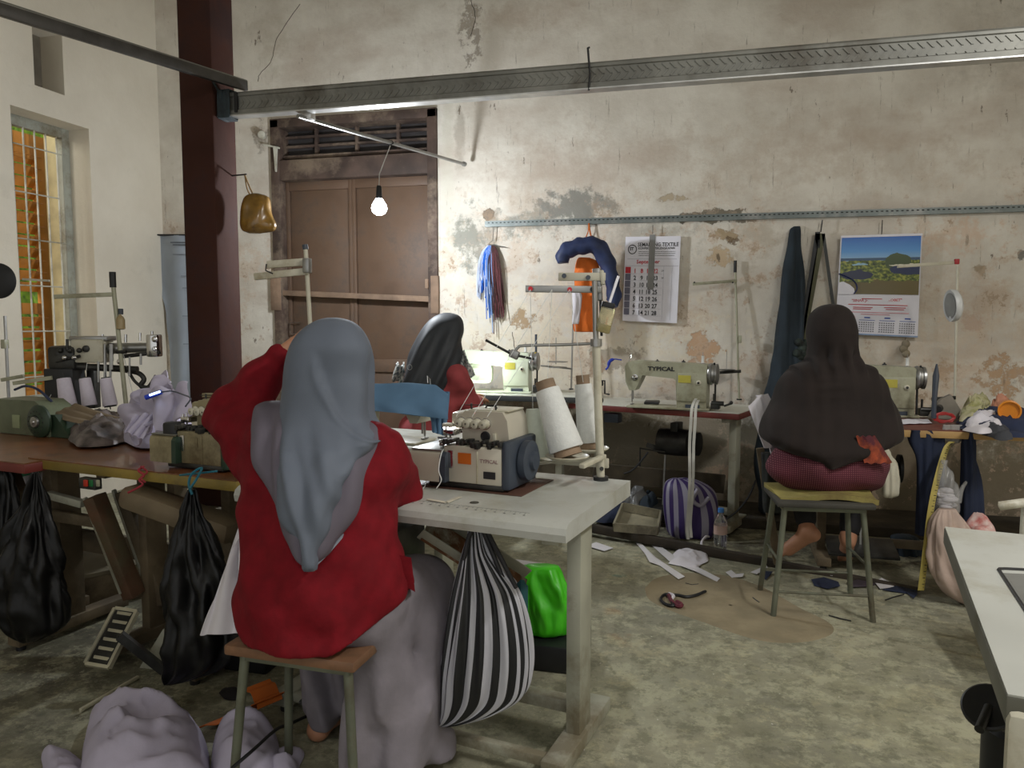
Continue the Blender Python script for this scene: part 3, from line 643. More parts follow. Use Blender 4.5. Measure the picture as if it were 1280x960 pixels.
# ------------------------------------------------ overlock machine
def overlock(name, label, loc, yaw, body, cover, plate, group=None, branding=True, wheel=None):
    m = empty(name, loc, yaw, label, 'sewing machine', group)
    mb = MB().box((.045, 0, .075), (.20, .21, .115), .006); mb.build('lower_body', body, m)
    mb = MB(); mb.prism([(-.13, .02), (.10, .02), (.10, .115), (-.115, .115), (-.126, .108), (-.13, .095)], -.16, -.055, 'x'); mb.build('cloth_plate_box', body, m, ang=30)
    MB().box((-.105, -.012, .1175), (.108, .225, .005), .002).build('cloth_plate', plate, m)
    MB().prism([(-.132, .02), (-.06, .02), (-.06, .11), (-.12, .112), (-.130, .10)], -.055, -.035, 'x').build('front_corner', cover, m)
    up = MB(); up.prism([(-.02, .13), (.145, .13), (.135, .21), (.12, .235), (-.01, .235), (-.02, .225)], -.045, .105, 'y'); up.build('upper_body', body, m, ang=30)
    MB().box((-.045, .03, .195), (.06, .10, .06), .01).build('arm_nose', body, m)
    MB().box((.063, .03, .2365), (.14, .12, .004), .0015).build('top_lid', M_CREAM if body is not M_OLDEN else M_OLDEN, m)
    MB().tube([(.03, .02, .238), (.035, .02, .246), (.065, .02, .246), (.07, .02, .238)], .003).build('lid_handle', M_DSTEEL, m)
    MB().box((.157, .0, .08), (.03, .21, .15), .01).build('belt_cover', cover, m)
    w = MB().lathe([(.02, 0), (.055, 0), (.062, .008), (.062, .028), (.05, .034), (.03, .034), (.028, .045), (.015, .047)], (.170, .0, .085), (1, 0, 0), 28); w.build('handwheel', wheel or cover, m)
    for k in range(4):
        x = -.022+k*.0285
        d = MB().lathe([(.0155, 0), (.016, .006), (.012, .01), (.012, .02), (.0135, .026), (.007, .029)], (x, -.045, .197), (0, -1, 0), 18).build('tension_dial', M_CREAM, m)
        MB().cyl((x, -.068, .197), (x, -.074, .197), .0035, n=10).build('dial_screw', M_BLACK, d)
        MB().lathe([(.0175, 0), (.0175, .002), (.009, .003)], (x, -.045-.001, .197), (0, -1, 0), 18).build('tension_disc', M_CHROME, d)
    MB().lathe([(.016, 0), (.016, .004), (.013, .005), (.012, .003)], (.062, -.045, .158), (0, -1, 0), 20).build('oil_sight', M_BLACK, m)
    MB().box((.095, -.05, .155), (.012, .01, .03), .002).build('lever_guard', M_CREAM, m)
    random.seed(5); g = MB()
    for k in range(16):
        x = -.045+k*.0125; z = .135+random.random()*.014; g.box((x, -.075-random.random()*.03, z), (.012, .025+random.random()*.02, .009+random.random()*.01), .001)
    g.build('looper_linkage', M_DSTEEL, m)
    g = MB().cyl((-.07, -.06, .12), (-.07, -.06, .185), .004, n=8).cyl((-.058, -.055, .12), (-.058, -.055, .19), .003, n=8).box((-.068, -.065, .128), (.03, .035, .01), .002).box((-.06, -.04, .165), (.04, .05, .02), .004); g.ball((-.05, -.085, .145), .008, 8); g.ball((-.078, -.08, .138), .006, 8); g.cyl((-.085, -.085, .15), (-.045, -.08, .15), .004, n=8)
    g.build('needle_assembly', M_CHROME, m)
    for x in (0.0, .085): MB().cyl((x, -.02, .235), (x, -.02, .256), .0035, n=8).build('guide_pin', M_DSTEEL, m)
    MB().tube([(-.03, -.02, .25), (.09, -.02, .254)], .0015, 6).build('guide_rail', M_DSTEEL, m)
    MB().box((-.042+.012, -.108, .09), (.022, .003, .055), .001).build('looper_cover', M_CHROME, m)
    MB().box((.02, -.1065, .095), (.045, .002, .034)).build('warning_label', M_ORLAB if branding else M_OLDEN, m)
    MB().box((.063, -.1065, .07), (.004, .004, .10), .001).build('cover_seam', M_CREAM if branding else M_OLDEN, m)
    if branding:
        MB().box((.105, -.1065, .049), (.04, .002, .022)).build('rating_plate', M_BLACK, m)
        text('TYPICAL', 'lettering', mat('pale_print', S(150, 122, 120), .6), m, Matrix.Translation((.072, -.1062, .086)) @ Matrix.Rotation(PI/2, 4, 'X'), .016, bold=.0003)
    MB().box((.02, 0, .01), (.26, .20, .02), .004).build('foot_base', M_DSTEEL, m)
    return m
ob = at(626, 618, Z=HA); ob = V(ob.x, ob.y, HA) - TU*.145 + TV*.11
tag_ = 'cream and slate overlock sewing machine with four tension dials on the pale grey table'
mO = overlock('overlock_machine', tag_, V(ob.x, ob.y, HA+.004), TY, M_OVER, M_NAVY, M_STEEL)
rp = MB().box((0, 0, 0), (.36, .30, .003)); q = MB(); q.M = Matrix.Translation(V(ob.x, ob.y, HA+.0016)+TU*.035+TV*.015) @ Matrix.Rotation(TY, 4, 'Z'); q.box((0, 0, 0), (.36, .26, .003), .001)
q.build('oil_mat', mat('brown_rubber_mat', S(82, 56, 46), .6), label='thin brown rubber mat under the cream overlock machine', cat='mat')
# LED work light of the overlock
a = PT(mO, -.07, -.02, .178)
led = MB().box((0, 0, 0), (.03, .02, .006), .001); led.M = Matrix.Identity(4)
MB().box((-.067, -.045, .186), (.036, .03, .012), .002).build('led_housing', M_CREAM, mO)
MB().box((-.067, -.045, .1785), (.03, .024, .003)).build('led_lamp', mat('led_glow', (1, 1, 1), .3, emis=(1, .98, 1), estr=30), mO)
lp_ = PT(mO, -.067, -.05, .170); lp_.z += 0
light('overlock_led', 'SPOT', lp_, 5.0, (.97, .97, 1), rot=(0, 0, 0), radius=.01)
bpy.data.lights['overlock_led'].spot_size = math.radians(140); bpy.data.lights['overlock_led'].energy = 5
# threads hanging at the front, folded strip
c0 = PT(mO, -.06, -.10, .11)
MB().tube(catmull([PT(mO, -.055, -.09, .122), PT(mO, -.05, -.125, .11), PT(mO, -.052, -.14, .06), PT(mO, -.04, -.145, .03), PT(mO, -.055, -.15, .003)], 5), .0018, 5).build('chained_thread', M_THREAD, mO, world=True)
MB().tube([PT(mO, -.105, -.125, .02), PT(mO, -.105, -.135, .002), PT(mO, -.1, -.16, -.002)], .001, 5).build('chained_thread', M_THREAD, mO, world=True)
s0 = MB()
for a, b in (((535, 624), (558, 628)), ((558, 628), (575, 621))):
    s0.bar(at(*a, Z=HA+.003), at(*b, Z=HA+.003), .014, .0015)
s0.build('fabric_strip', mat('folded_white_tape', S(214, 208, 190), .8), label='short folded white tape lying before the cream overlock machine', cat='tape')
MB().cyl(at(593, 629, Z=HA-.001), at(593, 629, Z=HA-.001)+V(0, 0, .003), .013, n=20).build('oil_cap', mat('dark_cap', S(70, 70, 62), .6), tA, world=True)
# ------------------------------------------------ cone stand on table A
stp = at(751, 600, Z=HA); SD = (stp-EYE).dot(FWD)
st = empty('thread_stand', (stp.x, stp.y, HA), 0, 'tall white thread stand rising beside the large white thread cones on the pale grey table', 'thread stand')
MB().cyl((stp.x, stp.y, HA), (stp.x, stp.y, HA+.012), .025, n=20).build('base_nut', M_BLACK, st, world=True)
tp = at(747, 428, D=SD); tp2 = at(746, 352, D=SD)
MB().cyl((stp.x, stp.y, HA), (tp.x, stp.y, tp.z), .0135, n=16).build('lower_post', M_CREAM, st, world=True)
MB().cyl((tp.x, stp.y, tp.z-.02), (tp2.x, stp.y, tp2.z), .009, n=14).build('upper_post', M_STEEL, st, world=True)
MB().cyl((tp.x, stp.y, tp.z-.012), (tp.x, stp.y, tp.z+.012), .019, n=16).build('post_coupling', M_STEEL, st, world=True)
def pb(a, b, w, h, m, name, parent, bev=.002, up=(0, 0, 1)): return MB().bar(a, b, w, h, up, bev).build(name, m, parent, world=True)
pb(at(657, 361, D=SD), at(752, 362, D=SD-.02), .02, .022, M_STEEL, 'thread_guide_bar', st)
pb(at(698, 346, D=SD), at(757, 346, D=SD-.02), .018, .026, M_CREAM, 'thread_guide_bar', st)
for x, y, m_, d_ in ((705, 345, M_NAVY, .022), (735, 347, M_NAVY, .022), (663, 361, M_RINK, .016), (712, 362, M_RINK, .022), (740, 362, M_DSTEEL, .022)):
    p = at(x, y, D=SD-d_); n = RIGHT.cross(V(0, 0, 1)); MB().cyl(p, p-FWD*.006, .0075, n=14).build('thread_eyelet', m_, st, world=True)
pb(at(746, 336, D=SD), at(748, 376, D=SD), .026, .03, M_STEEL, 'top_clamp', st, up=(0, 1, 0))
pb(at(752, 338, D=SD-.02), at(754, 356, D=SD-.02), .012, .02, M_CREAM, 'top_clamp', st, up=(0, 1, 0))
pb(at(750, 360, D=SD-.01), at(752, 420, D=SD-.01), .008, .01, M_BLACK, 'hook_bar', st, up=(0, 1, 0))
# bent rod to the left with pivot, long dark rod and wheel
MB().tube(catmull([at(752, 429, D=SD), at(700, 431, D=SD), at(655, 432, D=SD), at(647, 435, D=SD), at(643, 441, D=SD)], 4), .005, 10).build('side_rod', M_STEEL, st, world=True)
MB().tube([at(607, 425, D=SD), at(640, 443, D=SD), at(668, 449, D=SD)], .0042, 8).build('swing_rod', M_DSTEEL, st, world=True)
MB().box(at(643, 443, D=SD), (.03, .022, .026), .003, Matrix.Rotation(.4, 3, 'Y')).build('rod_clamp', M_STEEL, st, world=True)
MB().tube([at(743, 476, D=SD-.01), at(756, 476, D=SD-.02), at(756, 492, D=SD-.02), at(762, 493, D=SD-.02)], .003, 8).build('side_hook', M_BLACK, st, world=True)
for y in (486, 507): MB().cyl(at(752, y-8, D=SD-.02), at(752, y-6, D=SD-.01)+V(0, 0, -.002), .006, n=10).build('set_screw', M_DSTEEL, st, world=True)
# cone tray
zt = HA+.055
t0 = at(757, 587, D=SD); t1 = t0 - TU*.30 + V(0, 0, .0)
t0.z = t1.z = .835
pb(t0+V(.01, 0, 0), t1, .012, .032, M_CREAM, 'tray_arm', st, .003)
pb(at(755, 570, D=SD-.02), at(727, 583, D=SD-.14), .02, .014, M_CREAM, 'tray_arm', st, .003)
for y in (573, 586): MB().cyl(at(752, y, D=SD-.03), at(752, y, D=SD-.015), .007, n=10).build('tray_bolt', M_DSTEEL, st, world=True)
def dish(px, py, D, r):
    p = at(px, py, D=D); MB().lathe([(r*.2, .004), (r*.75, 0), (r, .008), (r+.003, .012), (r+.001, .014), (r-.002, .010), (r*.74, .004), (r*.2, .008)], p, n=30).build('cone_dish', M_CREAM, st, world=True)
    MB().cyl(p, p+V(0, 0, .09), .004, n=8).build('cone_pin', M_STEEL, st, world=True); return p
dish(737, 564, SD+.05, .062); dish(709, 574, SD-.06, .068); dish(672, 578, SD+.02, .06)
def cone(name, label, a, b, ra, rb, m, card=None, ext=(.03, .022), group=None):
    c = empty(name, a, 0, label, 'thread cone', group); d = (b-a).normalized(); L = (b-a).length
    pr = [(ra*.96, 0), (ra, .004)]+[(lerp(ra, rb, t), .004+(L-.008)*t) for t in (.2, .4, .6, .8)]+[(rb, L-.004), (rb*.95, L)]
    MB().lathe(pr, a, d, 32).build('thread_winding', m, c, world=True)
    if card:
        MB().lathe([(ra*.78, -ext[0]), (ra*.82, -ext[0]), (ra*.76, .001), (ra*.6, .001)], a, d, 28).build('cardboard_core', card, c, world=True)
        MB().lathe([(rb*.80, L-.001), (rb*.78, L+ext[1]), (rb*.70, L+ext[1]), (rb*.68, L)], a, d, 28).build('cardboard_core', card, c, world=True)
    return c
cone('thread_cone', 'tall narrow white thread cone on brown core, nearest the stand post', at(736, 553, D=SD+.05)-V(0, 0, 0), at(729, 480, D=SD+.05), .038, .0285, M_THREAD, M_CARD, (.022, .03))
cone('thread_cone', 'large tilted white thread cone on brown core, in the middle of the stand', at(708, 562, D=SD-.08), at(684, 487, D=SD-.05), .056, .040, M_THREAD, M_CARD, (.022, .03))
cone('thread_cone', 'squat greenish white thread cone without core, beside the overlock machine', at(669, 571, D=SD+.02), at(666, 511, D=SD+.02), .048, .022, mat('greenish_thread', S(200, 206, 192), .75, var=.03, scale=60))
# machine oil box hooked on the stand
bx = empty('plastic_case', at(757, 416, D=SD-.05), 0, 'small clear yellowish plastic case hanging at the top of the thread stand', 'case')
M_CLEAR = mat('clear_yellow_plastic', S(228, 220, 180), .15, trans=.75, var=.03); R = Matrix.Rotation(math.radians(14), 3, 'Y')
c = at(757, 400, D=SD-.05)
MB().box(c, (.046, .022, .082), .004, R).build('case_body', M_CLEAR, bx, world=True)
MB().box(c+V(-.004, 0, -.026), (.038, .014, .026), .002, R).build('case_contents', mat('yellow_contents', S(205, 190, 110), .6), bx, world=True)
MB().bar(at(760, 384, D=SD-.05), at(773, 345, D=SD-.05), .004, .008).build('white_stick', M_LINK, bx, world=True)
MB().box(at(760, 382, D=SD-.05), (.04, .03, .022), .004, R).build('case_clip', M_BLACK, bx, world=True)
# ------------------------------------------------ wall row: tables F, G, H, E
fF = V(at(722, 492, Y=4.97).x, 4.93, 0)
tF = table('sewing_table', 'white topped sewing table with dark edge against the wall, beyond the black headscarf', fF, 1.10, .5, .805, M_WTOP, M_LGREY, yaw=0, foot=.4)
PG0 = at(754, 506, Z=.765); PG1 = at(924, 517, Z=.765); yG = math.atan2(PG1.y-PG0.y, PG1.x-PG0.x)
tG = table('sewing_table', 'white topped sewing table with red brown edge under the textile calendar', V(PG1.x, PG1.y, 0), 1.12, .50, .765, M_WTOP, M_REDW, yaw=yG, foot=.36, legin=.1)
PH = at(1118, 536, Z=.77); PH1 = at(1256, 541, Z=.77); yH = math.atan2(PH1.y-PH.y, PH1.x-PH.x)*.6
hx1 = 2.25
uH = V(math.cos(yH), math.sin(yH), 0)
fH = PH + uH*1.05
tH = table('sewing_table', 'cluttered wooden sewing table with light plywood edge below the landscape calendar', V(fH.x, fH.y, 0), 1.5, .55, .77, mat('red_brown_top', S(110, 62, 50), .5, var=.15), M_BARE, yaw=yH, foot=.42, legm=M_GWOOD)
pe = at(515, 556, Z=.775)
tE = table('sewing_table', 'white sewing table carrying the machine under the blue cloth, behind the grey table', V(pe.x, pe.y, 0)+TU*.22-TV*.12, 1.1, .52, .775, M_WTOP, M_WTOP, foot=.4)
# lockstitch machine -----------------------------------------------
def lockstitch(name, label, loc, yaw, body, lab=True, word=None, panel=False, group=None, L=.52):
    m = empty(name, loc, yaw, label, 'sewing machine', group)
    MB().box((0, 0, .006), (L-.02, .17, .012), .003).build('bed', body, m)
    x0, x1 = -L/2, L/2-.03
    pr = [(x1-.175, .0), (x1, .0), (x1, .265), (x1-.01, .275), (x0+.05, .29), (x0+.005, .28), (x0-.01, .25), (x0-.005, .16), (x0+.02, .105), (x0+.055, .105), (x0+.085, .165), (x0+.10, .20), (x1-.20, .185), (x1-.185, .175)]
    MB().prism(pr, -.055, .06, 'y').build('arm_casting', body, m, ang=25)
    MB().box((x1-.0875, -.058, .135), (.172, .012, .17), .004).build('column_cover', body if not panel else M_GENAM2, m)
    if panel: MB().box((x0+.19, -.058, .13), (.17, .01, .13), .03).build('throat_shield', M_GENAM2, m)
    if lab:
        MB().box((x1-.13, -.065, .185), (.075, .003, .045)).build('warning_label', M_YLAB, m)
        MB().lathe([(.015, 0), (.015, .006), (.009, .012), (.004, .012)], (x1-.045, -.064, .165), (0, -1, 0), 18).build('stitch_dial', M_CREAM, m)
        MB().cyl((x1-.045, -.075, .165), (x1-.045, -.080, .165), .007, n=12).build('dial_centre', M_BLACK, m)
    MB().box((x1-.08, -.0655, .022), (.085, .004, .022)).build('rating_plate', M_NAVY, m)
    MB().lathe([(.02, 0), (.06, 0), (.066, .008), (.066, .02), (.058, .024), (.056, .036), (.062, .040), (.062, .052), (.05, .056), (.02, .058)], (x1+.002, 0, .215), (1, 0, 0), 28).build('handwheel', M_STEEL, m)
    MB().tube([(x1+.033, .0, .28), (x1+.033, .062, .215), (x1+.033, .055, 0), (x1+.033, .03, -.03)], .006, 6).build('drive_belt', M_BLACK, m)
    MB().lathe([(.02, 0), (.02, .004), (.008, .006), (.014, .008), (.014, .012), (.005, .02)], (x0+.055, -.056, .185), (0, -1, 0), 20).build('tension_dial', M_CHROME, m)
    MB().cyl((x0+.03, -.02, .11), (x0+.03, -.02, .03), .0045, n=8).cyl((x0+.03, .0, .11), (x0+.03, 0, .045), .005, n=8).box((x0+.03, -.02, .018), (.016, .045, .006), .002).cyl((x0+.03, -.02, .05), (x0+.03, -.02, .015), .0015, n=6).build('needle_bar', M_STEEL, m)
    MB().tube([(x0+.02, -.04, .19), (x0+.012, -.05, .24), (x0+.02, -.05, .32), (x0+.03, -.045, .335), (x0+.025, -.04, .30)], .0022, 6).build('take_up_lever', M_CHROME, m)
    for x in (x0+.18, x1-.15):
        MB().lathe([(.013, 0), (.011, .006), (.004, .008), (.004, .014)], (x, 0, .283), (0, 0, 1), 12).build('oil_plug', M_BLACK, m)
    s = MB().cyl((x1-.035, .0, .27), (x1-.035, 0, .345), .0022, n=6).lathe([(.017, 0), (.017, .003)], (x1-.035, 0, .275)); s.build('spool_pin', M_STEEL, m)
    MB().lathe([(.010, 0), (.0085, .003), (.0085, .04), (.010, .043)], (x1-.035, 0, .281), n=16).build('spool_thread', M_THREAD, m)
    g = MB().box((x1+.05, -.03, .03), (.05, .06, .04), .004).cyl((x1+.03, -.05, .045), (x1+.10, -.05, .045), .014, n=14).cyl((x1+.04, -.03, .045), (x1+.04, -.03, .10), .006, n=8).cyl((x1+.1, -.04, .03), (x1+.14, -.03, .045), .006, n=8); g.ball((x1+.14, -.03, .05), .011, 8)
    g.build('bobbin_winder', M_DSTEEL, m)
    if word: text(word, 'lettering', M_INK, m, Matrix.Translation((x0+.135, -.0563, .231)) @ Matrix.Rotation(PI/2, 4, 'X'), .034, bold=.0012, xs=1.25)
    return m
vG = V(-math.sin(yG), math.cos(yG), 0); uG = V(math.cos(yG), math.sin(yG), 0)
gb = at(829, 513, Z=.765); mG = lockstitch('lockstitch_machine', 'grey green lockstitch sewing machine with black lettering under the textile calendar', V(gb.x, gb.y, .767)+vG*.13-uG*.01, yG*.5, M_GENAM, word='TYPICAL')
fb_ = at(634, 487, Z=.805); mF = lockstitch('lockstitch_machine', 'pale green white sewing machine lit brightly beside the woman in black headscarf', V(fb_.x-.03, 5.14, .807), 0, M_GENAM2, panel=True, L=.56)
hb_ = at(1120, 524, Z=.77); mH = lockstitch('lockstitch_machine', 'cream sewing machine in front of the woman in the dark brown headscarf', V(hb_.x-.12, hb_.y+.14, .772), yH, M_GENAM, L=.52)
# work lamp of machine F
fl_ = at(620, 452, Y=5.04); light('machine_work_lamp', 'POINT', (fl_.x-.05, 5.0, 1.0), 1.3, (.86, 1, .86), radius=.02)
lw_ = MB().cyl((fl_.x-.05, 5.0, 1.03), (fl_.x-.05, 5.0, 1.012), .02, n=14); lw_.build('work_lamp_head', mat('led_glow', (1, 1, 1)), mF, world=True)
# machine under the blue cloth (table E)
eb = at(519, 556, Z=.775)
mE = lockstitch('lockstitch_machine', 'grey sewing machine under a draped blue cloth, behind the cream overlock', V(eb.x, eb.y, .777)-TU*.22+TV*.06, TY+PI, M_CREAM, lab=False, L=.5)
mE.scale = (1, 1, .85)
MB().box((.1, 0, .0135), (.30, .18, .003), .001).build('bed_plate', mat('matte_black_bed', S(36, 38, 38), .5), mE)
# under-table machinery of wall row
def undertable(t, x, z, m=M_DSTEEL, s=1.0):
    MB().lathe([(.05, -.12), (.085, -.11), (.09, 0), (.085, .09), (.05, .11), (.03, .12)], (x, .03, z), (1, 0, 0), 20).build('motor', m, t)
    MB().lathe([(.02, 0), (.075*s, .003), (.075*s, .02), (.02, .024)], (x+.13, .03, z), (1, 0, 0), 24).build('motor_pulley', M_BLACK, t)
    MB().box((x-.0, .03, z+.10), (.05, .1, .06), .004).build('motor_mount', M_DSTEEL, t); MB().bar((x-.1, 0, z-.05), (x-.17, -.05, z-.02), .012, .03).build('clutch_lever', M_DSTEEL, t); MB().tube([(x-.05, -.04, z-.06), (x-.22, -.04, z-.05), (x-.22, -.04, z-.2)], .007, 8).build('clutch_linkage', M_DSTEEL, t)
    MB().box((x-.36, -.16, z+.155), (.10, .07, .06), .006).build('switch_box', M_NAVY, t)
    MB().bar((x-.05, -.03, z-.08), (x-.05, -.06, .12), .01, .01).build('pitman_rod', M_STEEL, t)
    MB().box((x-.05, -.08, .11), (.34, .22, .016), .003, Matrix.Rotation(math.radians(10), 3, 'X')).build('treadle', m, t)
undertable(tG, .08, .52); undertable(tF, .05, .55, M_GENAM); undertable(tH, -.35, .52); undertable(tE, -.1, .5)
# stands on G, H, E and on the left tables ---------------------------
def simple_stand(label, base, top, D, arms, post=M_GENAM, r=.007, cap=True, spool=None, group=None, tabz=None):
    b = at(*base, D=D) if tabz is None else at(*base, Z=tabz); D = (b-EYE).dot(FWD); t = at(*top, D=D); s = empty('thread_stand', b, 0, label, 'thread stand', group)
    MB().cyl(b, t, r, n=12).build('post', post, s, world=True); MB().cyl(b, b+V(0, 0, .008), r*2.6, n=14).build('base_nut', M_BLACK, s, world=True)
    if cap: MB().cyl(t-V(0, 0, .03), t+V(0, 0, .05), r*1.5, n=12).build('rubber_cap', M_BLACK, s, world=True)
    for a, c, w, m_ in arms:
        MB().bar(at(*a, D=D-.02), at(*c, D=D-.01), w*.8, w, bev=.002).build('guide_bar', m_ or post, s, world=True)
    return s, D
stG, DG = simple_stand('thin grey green thread stand on the red edged table, left of the dark hanging cloth', (924, 500), (919, 335), None, [((866, 355), (921, 351), .02, None), ((895, 466), (926, 464), .02, M_DSTEEL)], tabz=.765)
for x in (868, 916): MB().cyl(at(x, 353, D=DG-.03), at(x, 353, D=DG-.04), .006, n=10).build('thread_eyelet', M_DSTEEL, stG, world=True)
p = at(908, 463, D=DG-.02); MB().lathe([(.01, 0), (.06, .002), (.06, .006), (.01, .008)], p, n=22).build('spool_dish', M_DSTEEL, stG, world=True); MB().cyl(p, p+V(0, 0, .13), .0022, n=6).build('cone_pin', M_STEEL, stG, world=True)
MB().box(at(925, 424, D=DG-.02), (.022, .02, .05), .003).build('post_joint', M_GENAM, stG, world=True)
p = at(1193, 523, Z=.77)
stH, DH = simple_stand('thin cream thread stand on the cluttered wooden table, behind the white round lamp', (1193, 515), (1197, 333), (p-EYE).dot(FWD)+.2, [((1122, 333), (1196, 328), .018, M_CREAM), ((1165, 499), (1194, 497), .02, M_DSTEEL)], post=M_CREAM, cap=False)
MB().box(at(1196, 327, D=DH-.02), (.025, .02, .03), .003).build('red_clip', mat('red_plastic', S(170, 40, 44), .5), stH, world=True)
stF, DF = simple_stand('thin thread stand with spool dish beside the pale green sewing machine', (714, 487), (717, 365), (V(fF.x, 5.3, .8)-EYE).dot(FWD), [], post=M_STEEL, r=.006, cap=False)
for k, (x, y, rr) in enumerate(((697, 453, .07), (697, 460, .065))):
    p = at(x, y, D=DF-.1); MB().lathe([(.01, 0), (rr, .003), (rr, .008), (.01, .012)], p, n=24).build('spool_dish', M_STEEL, stF, world=True)
pb(at(714, 461, D=DF-.02), at(676, 457, D=DF-.1), .01, .012, M_STEEL, 'dish_arm', stF)
MB().cyl(at(695, 455, D=DF-.1), at(695, 422, D=DF-.1), .003, n=6).build('cone_pin', M_STEEL, stF, world=True)
MB().cyl(at(670, 440, D=DF-.1), at(670, 418, D=DF-.1), .008, n=10).build('rubber_cap', M_NAVY, stF, world=True)
MB().cyl(at(670, 459, D=DF-.1), at(670, 440, D=DF-.1), .009, n=10).build('yellow_sleeve', mat('mustard_sleeve', S(160, 140, 50), .5), stF, world=True)
stE, DE = simple_stand('cream thread stand with two tilted guide bars rising in front of the brown door', (397, 560), (382, 312), 3.2, [((318, 346), (384, 339), .028, M_CREAM), ((334, 331), (386, 327), .03, M_CREAM)], post=M_CREAM, r=.009, cap=False)
MB().cyl(at(382, 312, D=DE), at(381, 306, D=DE), .012, n=12).build('rubber_cap', M_NAVY, stE, world=True); MB().box(at(384, 332, D=DE-.03), (.03, .03, .06), .004).build('top_clamp', M_STEEL, stE, world=True)
MB().tube([at(333, 330, D=DE-.04), at(332, 338, D=DE-.04), at(341, 342, D=DE-.04)], .003, 6).build('wire_hook', M_BLACK, stE, world=True)
# ------------------------------------------------ table R, right foreground
PRf = at(1180, 658, Z=HA); PRn = at(1258, 868, Z=HA); dR = (PRn-PRf); LR = dR.length; yR = math.atan2(dR.y, dR.x)
uR = V(math.cos(TY), math.sin(TY), 0)
tR = empty('sewing_table', V(PRf.x, PRf.y, 0), 0, 'pale grey sewing table in the right foreground with a dark rectangular cut out outline', 'table')
dn = dR.normalized(); wd = V(-dn.y, dn.x, 0)
def rp_(a, b, z): return V(PRf.x, PRf.y, z)+dn*a+wd*b
def slab(a0, a1, b0, b1, z0, z1, m, name, bev=.004):
    q = MB(); c = rp_((a0+a1)/2, (b0+b1)/2, (z0+z1)/2); q.box(c, (a1-a0, b1-b0, z1-z0), bev, Matrix.Rotation(math.atan2(dn.y, dn.x), 3, 'Z')); return q.build(name, m, tR, world=True)
slab(0, LR, 0, .62, HA-.045, HA-.002, mat('grey_table_edge', S(112, 112, 102), .5, var=.1), 'edge_band'); slab(.002, LR-.002, .002, .62, HA-.003, HA, M_LAM, 'table_top', 0)
slab(.12, .17, .26, .36, .02, HA-.05, M_LEG, 'leg'); slab(LR-.17, LR-.12, .26, .36, .02, HA-.05, M_LEG, 'leg'); slab(.11, .18, .10, .55, .0, .05, M_LEG, 'foot'); slab(LR-.18, LR-.11, .10, .55, 0, .05, M_LEG, 'foot')
o = MB(); c1 = [at(x, y, Z=HA+.0015) for x, y in ((1250, 714), (1256, 711), (1340, 716)) ]; c2 = [at(x, y, Z=HA+.0015) for x, y in ((1250, 714), (1300, 790), (1345, 850))]
o.tube(catmull(c1, 4), .0035, 6); o.tube(c2, .0035, 6); o.build('cut_out_outline', M_BLACK, tR, world=True)
MB().add([at(x, y, Z=HA+.001) for x, y in ((1252, 716), (1340, 720), (1400, 830), (1345, 850))], [(0, 1, 2, 3)]).build('inset_plate', mat('glossy_grey_plate', S(140, 142, 140), .15, .3), tR, world=True)
# second machine on right table just out of frame is not built; a folded glossy sheet is
# white rod arm at far right
ra_ = at(1249, 631, D=2.7); rb2 = at(1330, 622, D=2.7)
pr_ = empty('plastic_chair', at(1290, 850, Z=0), 0, 'white plastic arm of a chair at the right edge beyond the grey table', 'chair')
MB().tube(catmull([ra_+V(.0, 0, -.004), ra_+V(.03, 0, .002), rb2, rb2+V(.1, .1, -.02)], 5), .016, 12).build('armrest', M_WHITE, pr_, world=True)
for dx in (.10, .35):
    q = ra_+V(dx, .05, 0); MB().cyl((q.x, q.y, 0), (q.x, q.y, q.z), .018, .014, n=12).build('leg', M_WHITE, pr_, world=True)
MB().box((ra_.x+.28, ra_.y+.08, .42), (.42, .42, .03), .012).build('seat', M_WHITE, pr_, world=True)
# black round lamp/pedal under table R and white corner
dk = empty('round_black_mirror', at(1235, 960, Z=0)+V(0, 0, 0), 0, 'round black disc on a stubby stem beneath the right grey table', 'disc')
c = at(1236, 884, D=1.55); nrm = (EYE-c).normalized()+V(-.3, 0, .9); nrm.normalize()
MB().lathe([(.005, -.008), (.045, -.008), (.05, -.003), (.05, .004), (.046, .007), (.005, .005)], c, nrm, 36).build('disc', M_BLACK, dk, world=True)
MB().cyl(c, at(1224, 912, D=1.50), .009, n=12).build('stem', M_DSTEEL, dk, world=True)
MB().cyl(c, at(1256, 870, D=1.6), .007, n=10).build('stem', M_DSTEEL, dk, world=True)
c = at(1262, 940, D=1.6); MB().lathe([(.06, -.35), (.07, -.2), (.072, .05), (.06, .06), (.02, .06)], (c.x+.02, c.y, c.z), n=24).build('bucket_body', M_BLACK, dk, world=True)
wc = at(1258, 886, D=.92)
wcu = empty('chair', (wc.x+.2, wc.y, 0), 0, 'cream chair back corner at the lower right edge in front of the grey table', 'chair')
rr_ = Matrix.Rotation(-.35, 3, 'Z'); ex = rr_ @ V(1, 0, 0); ey = rr_ @ V(0, 1, 0)
c = V(wc.x, wc.y, 0)+ex*.20; MB().box((c.x, c.y, wc.z-.13), (.40, .025, .26), .012, rr_).build('backrest', M_CREAM, wcu, world=True)
c2 = c-ey*.21; MB().box((c2.x, c2.y, .44), (.40, .38, .03), .012, rr_).build('seat', M_CREAM, wcu, world=True)
for a_, b_ in ((-.17, -.005), (.17, -.005), (-.17, -.38), (.17, -.38)):
    q = c+ex*a_+ey*b_; MB().cyl((q.x, q.y, 0), (q.x, q.y, wc.z-.15 if b_ > -.1 else .43), .012, n=12).build('leg', M_LEG, wcu, world=True)
